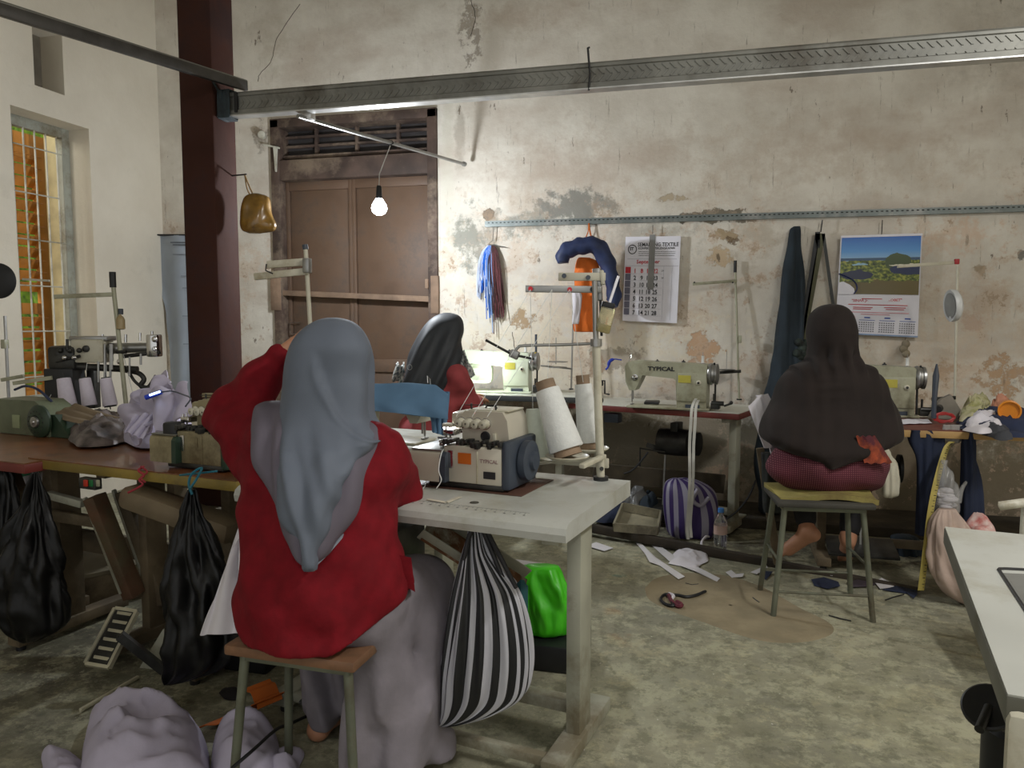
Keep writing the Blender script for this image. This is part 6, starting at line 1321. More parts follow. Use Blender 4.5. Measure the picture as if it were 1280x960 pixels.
q = MB(); q.tube(P, rr, 24); q.v = [p+V(0, 0, 0)+Vector((math.sin(p.z*60+p.x*30)*.006, 0, math.sin(p.x*70)*.006)) for p in q.v]; q.build('navy_garment', mat('navy_satin', S(38, 52, 92), .6, var=.2, scale=12), bg, world=True, ang=80)
# textile calendar
def panel(name, corners, label, cat, nu=8, nv=12, m=M_LINK, thick=.003, bow=.006):
    a, b, c, d = corners; e = empty(name, d, 0, label, cat)
    ux = (b-a).normalized(); wz = (d-a).length
    q = MB(); q.surf(lambda u, v: a.lerp(b, u).lerp(d.lerp(c, u), v)+V(0, -bow*math.sin(PI*v)*math.sin(PI*u), 0), nu, nv, -thick); q.build('sheet', m, e, world=True); return e
ca1 = [wp(782, 296), wp(851, 295), wp(846, 404), wp(778, 401)]
cal = panel('wall_calendar', ca1, 'white monthly calendar with black and red date numbers hanging on the back wall', 'calendar', bow=.0)
def onp(cs, u, v, off=.002): p = cs[0].lerp(cs[1], u).lerp(cs[3].lerp(cs[2], u), v); return p+V(0, -off, 0)
def pbox(cs, u0, u1, v0, v1, m, name, parent, off=.0015):
    c = [onp(cs, u0, v0, off), onp(cs, u1, v0, off), onp(cs, u1, v1, off), onp(cs, u0, v1, off)]; q = MB(); q.surf(lambda u, v: c[0].lerp(c[1], u).lerp(c[3].lerp(c[2], u), v), 2, 2, -.0008); return q.build(name, m, parent, world=True)
def ptext(cs, s_, u, v, hgt, m, parent, xs=1, bold=0, align='LEFT', off=.0028):
    p = onp(cs, u, v, off); Wd = (cs[1]-cs[0]); sx = Wd.normalized(); dz = (cs[0]-cs[3]).normalized(); n = sx.cross(dz)
    M = Matrix(((sx.x, dz.x, n.x, p.x), (sx.y, dz.y, n.y, p.y), (sx.z, dz.z, n.z, p.z), (0, 0, 0, 1)))
    return text(s_, 'lettering', m, parent, world_inv(parent) @ M, hgt, .0004, align, bold, xs)
pbox(ca1, .03, .97, .03, .245, M_LINK, 'header_field', cal); 
for a, b, c, d in ((.05, .95, .26, .263), (.02, .98, .34, .343), (.72, .723, .35, .97), (.87, .873, .35, .97)): pbox(ca1, a, b, c, d, mat('pale_line', S(150, 150, 165), .7), 'ruled_line', cal)
H = (ca1[0]-ca1[3]).length
ptext(ca1, 'SEMARANG TEXTILE', .23, .115, H*.062, M_INK, cal, .84, .0006); ptext(ca1, 'KONFEKSI & PERLENGKAPAN', .24, .15, H*.035, M_INK, cal, .93, .0004)
for k, v in enumerate((.172, .195, .218)): pbox(ca1, .25, [.92, .92, .9][k], v, v+.006, mat('grey_print', S(110, 110, 118), .7), 'small_print', cal)
lg = MB(); cc = onp(ca1, .135, .145, .003); q = []
for i in range(25): t = i/24*2*PI; q.append(cc+V(math.cos(t)*.028, 0, math.sin(t)*.030*(1.1 if math.sin(t) < 0 else .9)))
lg.tube(q, .003, 6); lg.build('logo_shield', M_INK, cal, world=True); ptext(ca1, 'ST', .085, .16, H*.05, M_INK, cal, .9, .001)
ptext(ca1, 'September', .22, .315, H*.062, M_RINK, cal, 1.0, .0006)
for r in range(7):
    v = .40+r*.082
    pbox(ca1, .02, .12, v-.045, v+.03, M_RINK if r == 0 else mat('slate_day_print', S(112, 112, 130), .7), 'day_block', cal)
    for c_ in range(4):
        ptext(ca1, str(1+r+7*c_), .20+c_*.125, v+.026, H*.072, M_RINK if r == 0 else M_INK, cal, .85, .0008, 'CENTER')
    pbox(ca1, .03, .70, v+.034, v+.0355, mat('pale_line', (1, 1, 1)), 'ruled_line', cal)
    ptext(ca1, str(29+r) if r < 2 else '', .68, v+.01, H*.03, mat('grey_print', (1, 1, 1)), cal, .9) if r < 2 else None
MB().box(wp(816, 287), (.004, .004, .06)).build('hanging_string', M_DSTEEL, cal, world=True)
pbox(ca1, .44, .55, -.02, .62, mat('grey_ribbon_bookmark', S(150, 150, 148), .6, alpha=.8), 'page_ribbon', cal, .004)
# landscape calendar
ca2 = [wp(1051, 296), wp(1153, 293), wp(1147, 422), wp(1044, 417)]
cal2 = panel('wall_calendar', ca2, 'large calendar with a blue sky and green hills photograph on the back wall', 'calendar', bow=.004)
def picmat():
    m = bpy.data.materials.new('landscape_print'); m.use_nodes = True; nt = m.node_tree; N = nt.nodes; L = nt.links; b = N['Principled BSDF']
    a, bb, c, d = ca2; Wd = (bb-a).length; Hh = (a-d).length*.575
    tc = N.new('ShaderNodeTexCoord'); mp = N.new('ShaderNodeMapping'); mp.inputs['Scale'].default_value = (1/Wd, 1, 1/Hh); L.new(tc.outputs['Object'], mp.inputs[0])
    sp = N.new('ShaderNodeSeparateXYZ'); L.new(mp.outputs[0], sp.inputs[0])
    nz = N.new('ShaderNodeTexNoise'); nz.inputs['Scale'].default_value = 7; nz.inputs['Detail'].default_value = 8; L.new(mp.outputs[0], nz.inputs['Vector'])
    n2 = N.new('ShaderNodeTexNoise'); n2.inputs['Scale'].default_value = 22; n2.inputs['Detail'].default_value = 6; L.new(mp.outputs[0], n2.inputs['Vector'])
    def M(op, x, y):
        q = N.new('ShaderNodeMath'); q.operation = op
        for i, v in enumerate((x, y)):
            if isinstance(v, (int, float)): q.inputs[i].default_value = v
            else: L.new(v, q.inputs[i])
        return q.outputs[0]
    def ramp(src, st):
        r = N.new('ShaderNodeValToRGB'); el = r.color_ramp.elements
        while len(el) < len(st): el.new(.5)
        for e, (p, c_) in zip(el, st): e.position = p; e.color = (*c_, 1)
        L.new(src, r.inputs[0]); return r.outputs[0]
    def mix(f, x, y):
        q = N.new('ShaderNodeMix'); q.data_type = 'RGBA'; L.new(f, q.inputs[0]); L.new(x, q.inputs[6]); L.new(y, q.inputs[7]) if not isinstance(y, tuple) else None
        if isinstance(y, tuple): q.inputs[7].default_value = (*y, 1)
        return q.outputs[2]
    sky = ramp(sp.outputs[2], [(.55, S(160, 196, 222)), (.75, S(86, 150, 214)), (1, S(34, 96, 178))])
    land = ramp(n2.outputs[0], [(.35, S(40, 52, 26)), (.5, S(96, 112, 44)), (.62, S(164, 168, 70)), (.75, S(150, 124, 84))])
    hor = M('ADD', sp.outputs[2], M('MULTIPLY', M('SUBTRACT', nz.outputs[0], .5), -.22))
    land2 = mix(M('LESS_THAN', hor, .22), land, S(104, 92, 50)); out = mix(M('LESS_THAN', hor, .60), sky, land2)
    far = M('MULTIPLY', M('GREATER_THAN', sp.outputs[2], .585), M('LESS_THAN', sp.outputs[2], .63)); out = mix(far, out, S(58, 86, 118))
    # dark lake and a green hill
    def ell(cx, cz, rx, rz, col, o):
        x = M('DIVIDE', M('SUBTRACT', sp.outputs[0], cx), rx); z = M('DIVIDE', M('SUBTRACT', M('ADD', sp.outputs[2], M('MULTIPLY', M('SUBTRACT', nz.outputs[0], .5), .12)), cz), rz)
        return mix(M('LESS_THAN', M('ADD', M('MULTIPLY', x, x), M('MULTIPLY', z, z)), 1), o, col)
    out = ell(.72, .55, .16, .16, S(70, 86, 50), out); out = ell(.88, .42, .26, .10, S(26, 42, 84), out); out = ell(.85, .50, .24, .022, S(226, 222, 200), out); out = ell(.22, .33, .20, .09, S(36, 42, 70), out); out = ell(.25, .52, .10, .02, S(150, 190, 215), out)
    L.new(out, b.inputs['Base Color']); b.inputs['Roughness'].default_value = .25; b.inputs['Specular IOR Level'].default_value = .6; return m
def cpic(u, v): p = onp(ca2, lerp(.015, .985, u), lerp(.012, .585, v), .0045+.004*math.sin(PI*lerp(.012, .585, v))*math.sin(PI*u)); return p
q = MB().surf(cpic, 10, 10, -.0008); pm = q.build('landscape_print', picmat(), cal2, world=True)
# put the print's own origin at its lower left so the picture sits in object space
lo_ = onp(ca2, .015, .585); L0 = world_inv(cal2) @ lo_
for v_ in pm.data.vertices: v_.co = v_.co-L0
pm.location = L0
sw = [onp(ca2, u, v, .010) for u, v in ((0, .47), (.06, .46), (.14, .49), (.20, .53), (.21, .575), (.19, .59), (0, .59))]
MB().add(sw+[p+V(0, .004, 0) for p in sw], [tuple(range(7)), tuple(range(13, 6, -1))]+[(i, (i+1) % 7, 7+(i+1) % 7, 7+i) for i in range(7)]).build('white_oval_field', M_LINK, cal2, world=True)
MB().tube(catmull([onp(ca2, u, v, .012) for u, v in ((0, .38), (.1, .41), (.2, .46), (.235, .53), (.2, .585))], 5), .004, 6).build('blue_swoosh', mat('dark_blue_print', S(30, 40, 92), .4), cal2, world=True)
H2 = (ca2[0]-ca2[3]).length
ptext(ca2, '"SINAR JAYA PASAR KOBET"', .18, .665, H2*.038, M_RINK, cal2, 1.0, .0004)
for u0, u1, v, m_ in ((.3, .55, .628, M_RINK), (.14, .86, .688, M_RINK), (.2, .44, .716, M_RINK), (.58, .84, .712, M_RINK), (.2, .42, .733, M_RINK), (.6, .82, .730, M_RINK), (.13, .88, .765, mat('pale_pink_print', S(226, 160, 170), .7)), (.3, .65, .785, mat('pale_pink_print', (1, 1, 1)))): pbox(ca2, u0, u1, v, v+.007, m_, 'small_print', cal2, .006)
for k in range(4):
    u0 = .02+k*.245; pbox(ca2, u0+.08, u0+.15, .815, .828, M_BINK, 'month_heading', cal2, .006); pbox(ca2, u0+.02, u0+.21, .845, .850, M_BINK, 'month_rule', cal2, .006)
dts = MB()
for k in range(4):
    for i in range(7):
        for j in range(5): p = onp(ca2, .045+k*.245+i*.028, .872+j*.022, .0065); dts.box(p, (.0075, .001, .0065))
tag(dts.build('date_digits', mat('grey_print', (1, 1, 1)), cal2, world=True, smooth=False), kind='stuff')
pbox(ca2, .0, 1, -.01, .012, M_LINK, 'top_binding', cal2, .006); pbox(ca2, .0, 1, .985, 1.0, mat('silver_blue_binding', S(130, 150, 180), .4, .3), 'bottom_binding', cal2, .006)
MB().tube([wp(1103, 275), wp(1102, 294)], .003, 6).build('hanging_wire', M_DSTEEL, cal2, world=True)
# navy cloth hanging long
nv = empty('hanging_cloth', wp(975, 600), 0, 'long dark teal navy cloth hanging in folds from the rail behind the cape headscarf', 'cloth')
def dnv(px, py, x, y): return (.020*math.sin((px-(985-(py-283)*.1))*.30)*sstep(283, 330, py)+.006*math.sin(px*.7))*.8
loftpx([(283, 992, 999, 5.12, .015), (292, 986, 1001, 5.1, .025), (320, 983, 1003, 5.1, .035), (370, 975, 1004, 5.08, .04), (430, 966, 1003, 5.06, .05), (490, 955, 1003, 5.04, .06), (540, 948, 1003, 5.0, .07), (590, 944, 985, 4.98, .07), (640, 950, 975, 4.95, .05)], 64, M_DTEAL, 'cloth_body', nv, dnv, 5)
# straps
sp_ = empty('hanging_strap', wp(1020, 470), 0, 'olive and black belt straps looped over the rail beside the landscape calendar', 'strap')
for a, b, w, m_ in (((1028, 292), (1003, 430), .035, mat('olive_webbing', S(92, 92, 70), .8)), ((1022, 292), (999, 440), .03, M_BLACK), ((1029, 292), (1042, 385), .02, mat('grey_webbing', S(70, 72, 72), .7)), ((1022, 290), (1022, 310), .03, M_BLACK)):
    MB().bar(wp(*a), wp(*b), .006, w, up=(1, 0, .1)).build('strap_band', m_, sp_, world=True)
MB().tube(catmull([wp(1028, 275), wp(1026, 290)], 3), .004, 6).build('strap_loop', M_BLACK, sp_, world=True)
heap2 = MB(); random.seed(9)
for k in range(26): heap2.ball(at(1003+random.uniform(-8, 8), 438+random.uniform(-10, 12), D=5.0+random.random()*.1), random.uniform(.02, .035), 6)
tag(heap2.build('bundled_scarf', mat('green_black_print', S(50, 62, 56), .8, col2=S(16, 20, 20), scale=30), sp_, world=True), kind='stuff')
# bobbin lump hanging under the calendar, small spool
bb = empty('thread_hanger', wp(1131, 440), 0, 'small tan thread bundle hanging from a nail below the landscape calendar', 'thread')
for k in range(3): MB().ball(wp(1131+random.uniform(-3, 3), 430+k*6, -.03), .026, 7, (1, .7, 1)).build('thread_bundle', mat('tan_thread', S(150, 140, 120), .85, bump=.3), bb, world=True)
MB().tube([wp(1132, 422), wp(1131, 432, -.03)], .002, 5).build('nail_wire', M_DSTEEL, bb, world=True)
# white round lamp on stand H
fan = empty('round_white_lamp', at(1192, 403, D=DH-.05), 0, 'round white lamp head on the thin stand right of the landscape calendar', 'lamp')
c = at(1190, 382, D=DH-.06); ax = (-.97, -.12, -.08)
MB().lathe([(.02, -.035), (.07, -.032), (.088, -.018), (.092, 0), (.088, .012), (.07, .008)], c, (-ax[0]*-1, ax[1], ax[2]), 36).build('lamp_rim', mat('white_plastic', S(214, 216, 216), .4), fan, world=True)
MB().lathe([(.01, 0), (.070, .0), (.072, .004), (.01, .008)], c+V(*ax)*.008, ax, 30).build('lamp_lens', mat('frosted_grey', S(150, 152, 150), .5), fan, world=True)
MB().cyl(c+V(0, 0, -.09), c+V(0, .0, -.06), .012, n=12).build('lamp_neck', mat('white_plastic', (1, 1, 1)), fan, world=True)
# yellow bag on the pillar
DP_ = (V(pc.x+.04, pc.y+PW*.6, 1.8)-EYE).dot(FWD)
hb = empty('yellow_pouch', at(322, 290, D=DP_), 0, 'glossy amber yellow pouch hanging on the right side of the wooden pillar', 'bag')
M_AMB = mat('amber_vinyl', S(160, 120, 48), .25, var=.3, scale=7, dirt=S(92, 70, 40), dirtamt=.4, coat=.4)
def dp3(px, py, x, y): return .006*math.sin(px*.25+py*.1)
loftpx([(242, 316, 326, DP_, .02), (246, 308, 334, DP_, .04), (256, 304, 338, DP_, .055), (272, 302, 342, DP_, .06), (282, 301, 344, DP_, .06), (289, 303, 340, DP_, .045), (292, 312, 326, DP_, .015)], 44, M_AMB, 'pouch_body', hb, dp3, 5)
nz_ = at(304, 219, D=DP_)
for o in (0, 4): MB().tube(catmull([nz_+V(.01, 0, 0), at(309+o, 236, D=DP_), at(314+o, 246, D=DP_)], 4), .004, 6).build('pouch_strap', mat('tan_strap', S(140, 112, 70), .7), hb, world=True)
MB().cyl((pc.x-.01, nz_.y, nz_.z), (max(pc.x+.02, nz_.x+.02), nz_.y, nz_.z+.004), .004, n=8).build('nail', M_DSTEEL, hb, world=True)
# shelf bracket and plug by the door
br_ = empty('shelf_bracket', wp(342, 200), 0, 'small white metal shelf bracket fixed beside the top of the brown door', 'bracket')
MB().bar(wp(330, 181), wp(349, 185), .02, .012).build('bracket_arm', M_WHITE, br_, world=True); q = MB(); q.prism([(0, 0), (.03, 0), (.017, -.19), (.012, -.19)], -.02, .0, 'y'); o_ = wp(343, 184); q.v = [p+o_ for p in q.v]; q.build('bracket_web', M_WHITE, br_, world=True)
MB().lathe([(.025, 0), (.03, .02), (.028, .05), (.01, .055)], wp(329, 170, .02), (.3, -1, 0), 20).build('lamp_socket', M_WHITE, label='white round lamp socket on the wall left of the brown door', cat='socket')
# banner behind the pillar
bn = [at(191, 294, D=4.75), at(246, 294, D=4.9), at(246, 497, D=4.9), at(212, 492, D=4.75)]
be = empty('hanging_banner', at(220, 492, Y=WY-.05), 0, 'pale blue grey printed banner hanging half hidden behind the wooden pillar', 'banner')
def bnf(u, v):
    xl = interp([(0, 191.), (.25, 197.), (.5, 208.), (.75, 213.), (1, 215.)], v); x = lerp(xl, 248, u); return at(x, lerp(294, 497, v), Y=WY-.05+.02*math.sin(u*9+v*2))
MB().surf(bnf, 16, 24, .003).build('banner_sheet', mat('blue_grey_vinyl', S(150, 158, 168), .5, var=.08, scale=3), be, world=True, ang=80)
MB().bar(at(190, 294, Y=WY-.04), at(252, 294, Y=WY-.04), .06, .012).build('top_rod', M_BLACK, be, world=True)
for k, (y, x0) in enumerate(((303, 213), (306, 216), (318, 216), (345, 226), (360, 228), (395, 228), (430, 229))): MB().bar(at(x0, y, Y=WY-.085), at(246, y, Y=WY-.085), .001, .009 if k < 2 else .004, up=(0, 0, 1)).build('printed_line', mat('banner_ink', S(92, 98, 108), .6), be, world=True)
# ================================================================== FLOOR AND LOWER THINGS
# striped shopping bag hanging from table A
def stripes(name, c1, c2, sc, ax=0, warp=1.0):
    m = mat(name, c1, .55, var=.05, scale=6); nt = m.node_tree; N = nt.nodes; L = nt.links; b = N['Principled BSDF']; src = b.inputs['Base Color'].links[0].from_socket
    at_ = N.new('ShaderNodeAttribute'); at_.attribute_name = 'strip'; s_ = N.new('ShaderNodeMath'); s_.operation = 'GREATER_THAN'; s_.inputs[1].default_value = .5; L.new(at_.outputs['Fac'], s_.inputs[0])
    mx = N.new('ShaderNodeMix'); mx.data_type = 'RGBA'; L.new(s_.outputs[0], mx.inputs[0]); L.new(src, mx.inputs[6]); mx.inputs[7].default_value = (*c2, 1); L.new(mx.outputs[2], b.inputs['Base Color']); return m
def stripe_attr(o, n, fn):
    me = o.data; a = me.attributes.new('strip', 'FLOAT', 'POINT')
    for i, v in enumerate(me.vertices): a.data[i].value = fn(i, v.co)
M_STR = stripes('black_white_stripes', S(178, 178, 186), S(20, 21, 24), 10)
sbg = empty('striped_shopping_bag', at(610, 880, D=2.28), 0, 'large black and white striped shopping bag hanging from the pale grey table', 'bag')
DS = 2.2
# bag body as an angular loft with 240 columns so stripes stay crisp
rowsS = [(655, 585, 600, DS, .012), (668, 584, 604, DS, .02), (690, 580, 612, DS, .035), (715, 574, 632, DS, .055), (735, 569, 647, DS, .07), (765, 563, 657, DS, .085), (800, 557, 663, DS, .09), (835, 552, 663, DS, .085), (865, 550, 655, DS, .07), (885, 550, 625, DS, .055), (898, 549, 590, DS, .035), (906, 549, 560, DS, .01)]
def dS(px, py, x, y):
    k = sstep(655, 700, py); return k*(.006*math.sin(math.atan2(y, x)*11+py*.01)+.004*math.sin(math.atan2(y, x)*23-py*.02))*(1-.5*sstep(820, 900, py))
ob_ = loftpx(rowsS, 240, M_STR, 'bag_body', sbg, dS, 6)
edges_ = [0, .05, .12, .17, .21, .29, .37, .42, .49, .53, .58, .64, .72, .76, .80, .88, .94, 1.0]
def sf(i, co):
    if i >= 240*67: return 0
    th = (i % 240)/240; th = (th*2) % 1; k = 0
    for a_, b_ in zip(edges_, edges_[1:]):
        if a_ <= th < b_: return float(k % 2)
        k += 1
    return 0.
stripe_attr(ob_, 240, sf)
for pts in ([(592, 660), (586, 672), (580, 700)], [(590, 655), (600, 650), (622, 690), (645, 735)], [(600, 655), (615, 690), (628, 722)]):
    MB().tube(catmull([at(x, y, D=DS-.03) for x, y in pts], 5), .007, 8).build('bag_handle', M_STR if False else mat('black_handle', S(34, 34, 38), .6), sbg, world=True)
MB().box(at(593, 660, D=DS), (.03, .03, .03), .005).build('handle_knot', mat('brown_tie', S(92, 52, 40), .7), sbg, world=True)
heap_t = MB(); MB().surf(lambda u, v: at(636+u*22, 728+v*40, D=DS+.02+.02*math.sin(u*7))+V(0, 0, .01*math.sin(u*11+v*7)), 10, 10, .005).build('teal_cloth_inside', mat('teal_cloth', S(22, 70, 76), .8), sbg, world=True)
# green bag + black box under
gb_ = sack('green_plastic_bag', [(676, 708, 22), (676, 716, 26), (678, 735, 30), (682, 760, 32), (684, 785, 28), (684, 792, 20)], 2.95, mat('lime_green_plastic', S(70, 200, 24), .4, var=.06, scale=6, coat=.3), 'bright lime green plastic bag behind the leg of the pale grey table', amp=.018, seed=3, nf=5)
MB().tube(catmull([at(700, 765, D=2.95), at(716, 752, D=2.95), at(716, 742, D=2.95), at(704, 738, D=2.95)], 4), .012, 8).build('bag_handle', MATS['lime_green_plastic'], gb_, world=True)
c = at(685, 815, D=2.98); q = MB().box((c.x, c.y, .05), (.30, .26, .10), .01); q.build('black_crate', M_BLACK, label='black box standing under the lime green bag', cat='box')
MB().tube(catmull([at(715, 765, Z=.25), at(730, 768, Z=.2), at(732, 778, Z=.1), at(720, 780, Z=.02)], 5), .003, 6).build('wire_loop', M_BLACK, label='thin black wire loop beside the lime green bag', cat='wire')
# striped purple bag near wall
M_PUR = stripes('purple_stripes', S(146, 142, 158), S(54, 36, 92), 10)
pb_ = empty('striped_purple_bag', at(866, 672, D=4.6), 0, 'purple and grey striped bag standing by the wall under the red edged table', 'bag')
rowsP = [(598, 840, 860, 4.7, .03), (603, 834, 880, 4.7, .08), (615, 831, 892, 4.7, .12), (640, 830, 898, 4.7, .14), (662, 832, 897, 4.7, .13), (670, 838, 892, 4.7, .10)]
ob2 = loftpx(rowsP, 160, M_PUR, 'bag_body', pb_, lambda px, py, x, y: .008*math.sin(px*.2+py*.05), 5); stripe_attr(ob2, 160, lambda i, co: float(int((i % 160)/160*26) % 2))
MB().tube(catmull([at(872, 612, D=4.55), at(866, 625, D=4.53), at(876, 632, D=4.53), at(886, 622, D=4.54)], 5), .012, 8).build('bag_handle', mat('grey_strap', S(150, 146, 160), .8), pb_, world=True)
# bottle
bt_ = empty('water_bottle', at(900, 692, Z=0), 0, 'clear plastic water bottle with blue cap standing on the floor by the striped purple bag', 'bottle')
bp = bt_.location.copy(); M_PET = mat('clear_pet', (.93, .96, .97), .05, trans=.95, var=.01)
sc_ = ((bp-EYE).dot(FWD))/F
MB().lathe([(.032, 0), (.037, .008), (.036, .04), (.0345, .045), (.037, .05), (.036, .13), (.037, .17), (.03, .195), (.016, .222), (.0145, .24)], bp, n=26).build('bottle_body', M_PET, bt_, world=True)
MB().lathe([(.0165, .236), (.0165, .258), (.012, .26)], bp, n=20).build('cap', mat('blue_cap', S(60, 120, 190), .5), bt_, world=True)
MB().lathe([(.0375, .115), (.0378, .165)], bp, n=26).build('label', mat('pale_pink_label', S(200, 170, 160), .5), bt_, world=True)
# tray, cloth at left
tr_ = empty('white_tray', at(797, 668, D=4.55), 0, 'dirty white plastic tray leaning on the ledge under the red edged table', 'tray')
a0, a1, a2, a3 = at(768, 662, D=4.5), at(822, 667, D=4.45), at(826, 646, D=4.62), at(779, 636, D=4.68)
tr_.location.z = .06
M_TRAY = mat('grimy_white_plastic', S(140, 134, 112), .6, var=.15, scale=8, dirt=S(84, 78, 66), dirtamt=.5)
sheet('tray_base', [a0, a1, a2, a3], M_TRAY, parent=tr_, fold=.001, thick=.01, nu=6, nv=6)
for p, q_ in ((a0, a1), (a1, a2), (a2, a3), (a3, a0)): MB().bar(p+V(0, -.02, .02), q_+V(0, -.02, .02), .012, .05).build('tray_rim', M_TRAY, tr_, world=True)
heap('dark_cloth_pile', [(735, 650), (742, 640), (765, 635), (790, 640), (780, 652), (755, 655)], .06, .09, 31, M_NAVYC, 'pile of dark navy scraps left of the dirty white tray', 'cloth')
heap('plastic_wrap', [(775, 640), (782, 628), (800, 625), (815, 634), (800, 642)], .06, .14, 33, mat('grey_film', S(130, 130, 128), .3, alpha=.7), 'crumpled grey plastic film behind the dirty white tray', 'wrap')
heap('teal_cloth', [(800, 642), (808, 630), (822, 632), (824, 642), (812, 646)], .06, .12, 34, M_DTEAL, 'small dark teal cloth between the white tray and the striped bag', 'cloth')
heap('navy_scrap', [(712, 672), (712, 683), (726, 686), (735, 678), (722, 670)], 0, .03, 35, M_NAVYC, 'navy cloth scrap on the floor next to a white paper piece', 'cloth')
def scrap(pts, lab, m=M_PAPER, cat='paper scrap', z=.004, group=None, name='paper_scrap', wav=.004):
    P = [at(x, y, Z=z) for x, y in pts]; c = sum(P, Vector())/len(P); n = len(P); vs = [c+V(0, 0, wav)]+[p+V(0, 0, wav*math.sin(i*2.3)+wav) for i, p in enumerate(P)]
    vs += [v-V(0, 0, .0015) for v in vs]; fs = [(0, i+1, (i+1) % n+1) for i in range(n)]+[(n+1, n+1+(i+1) % n+1, n+1+i+1) for i in range(n)]+[(i+1, n+2+i, n+2+(i+1) % n, (i+1) % n+1) for i in range(n)]
    return MB().add(vs, fs).build(name, m, label=lab, cat=cat, group=group, smooth=False)
scrap([(733, 683), (745, 679), (767, 685), (755, 690)], 'small white paper piece beside the navy cloth scrap')
scrap([(622, 702), (640, 700), (680, 704), (682, 709), (655, 712), (628, 708)], 'long white paper strip lying behind the lime green bag')
scrap([(793, 677), (800, 679), (820, 697), (856, 722), (848, 725), (825, 707), (812, 704), (806, 692)], 'long white fabric offcut running toward the tan cement patch')
scrap([(812, 680), (824, 683), (845, 697), (870, 709), (900, 724), (896, 727), (870, 716), (838, 703)], 'second long white offcut crossing the floor right of the first')
heap('white_offcut_pile', [(838, 706), (842, 695), (858, 688), (880, 686), (890, 690), (880, 705), (870, 712)], 0, .035, 41, M_WHC, 'small pile of white fabric offcuts in front of the striped purple bag', 'fabric')
MB().tube(catmull([at(878, 688, Z=.03), at(877, 678, Z=.05), at(882, 671, Z=.06), at(886, 671, Z=.05)], 5), .007, 6).build('curled_tape', M_WHC, label='curled white tape standing up from the white offcut pile', cat='tape')
scrap([(907, 716), (914, 714), (922, 719), (930, 718), (928, 722), (915, 722)], 'tiny white twisted offcut left of the grey metal stool')
scrap([(938, 716), (958, 708), (960, 710), (946, 719)], 'thin white offcut beside the front leg of the grey stool')
scrap([(950, 714), (966, 716), (957, 725), (952, 718)], 'small black scrap beside the front leg of the grey stool', M_NAVYC)
scrap([(1014, 725), (1030, 723), (1048, 727), (1050, 734), (1035, 737), (1018, 732)], 'dark navy cloth scrap between the legs of the grey stool', M_NAVYC)
scrap([(1058, 729), (1080, 724), (1098, 728), (1090, 734), (1066, 735)], 'mixed dark scrap by the right leg of the grey stool', mat('dark_mixed_scrap', S(60, 50, 58), .9))
scrap([(1093, 728), (1102, 724), (1114, 728), (1118, 735), (1100, 737)], 'white scrap right of the grey stool legs')
scrap([(1103, 738), (1120, 734), (1145, 736), (1147, 744), (1142, 749), (1134, 742)], 'dark navy scrap right of the grey stool near the tape measure', M_NAVYC)
scrap([(1030, 718), (1045, 715), (1052, 718), (1040, 721)], 'small crumpled white scrap behind the grey stool')
lc = empty('lace_tangle', at(850, 750, Z=0), 0, 'tangled black and maroon cord lying on the tan cement patch', 'cord')
MB().tube(catmull([at(x, y, Z=.012) for x, y in ((882, 739), (870, 744), (858, 746), (848, 744), (832, 743), (826, 749), (832, 755), (842, 757), (838, 750))], 5), .007, 6).build('black_lace', M_BLACK, lc, world=True)
MB().tube(catmull([at(x, y, Z=.012) for x, y in ((836, 744), (840, 752), (848, 758), (852, 756), (846, 752))], 5), .010, 6).build('maroon_lace', mat('maroon_lace', S(96, 34, 48), .8), lc, world=True)
MB().tube(catmull([at(x, y, Z=.012) for x, y in ((836, 742), (842, 745), (838, 750))], 4), .008, 6).build('white_tag', M_WHC, lc, world=True)
for pts, lab in (([(857, 729), (865, 731), (873, 730)], 'short black thread scrap above the tan cement patch'), ([(941, 747), (946, 751), (949, 753)], 'tiny black thread scrap on the tan cement patch'), ([(1036, 769), (1050, 773), (1064, 776)], 'thin black line at the right end of the tan cement patch'), ([(1107, 750), (1118, 746), (1130, 743)], 'thin dark stick right of the grey metal stool')):
    MB().tube([at(x, y, Z=.005) for x, y in pts], .003, 5).build('thread_scrap', M_BLACK, label=lab, cat='thread scrap')
rb2_ = empty('hanging_ribbon', at(862, 668, D=4.35), 0, 'pair of long white ribbons hanging from the red edged table to the floor', 'ribbon')
for k, pts in enumerate(([(870, 498), (866, 506), (864, 520), (862, 560), (862, 610), (859, 655), (860, 674)], [(873, 500), (870, 508), (869, 525), (867, 560), (866, 610), (863, 650), (864, 672)])):
    P = catmull([at(x, y, D=4.30 if i > 1 else 4.36) for i, (x, y) in enumerate(pts)], 5); q = MB(); q.surf(lambda u, v: P[int(v*(len(P)-1)+.5)]+RIGHT*(u-.5)*.016+FH*.002*math.sin(v*30), 3, len(P), .0015); q.build('ribbon_band', M_STRAP, rb2_, world=True)
# phone / black box on table G
MB().box(at(815, 503, Z=.785), (.09, .13, .018), .004).build('black_wallet', M_BLACK, label='black flat box lying on the red edged table below the lettered machine', cat='box')
MB().tube(catmull([at(777, 450, D=4.75), at(768, 449, D=4.75), at(762, 452, D=4.75), at(760, 459, D=4.75), at(757, 462, D=4.75)], 4), [.004]*5+[.010]*6+[.006]*6, 8).build('blue_brush', mat('blue_plastic', S(30, 60, 180), .4), mG, world=True)
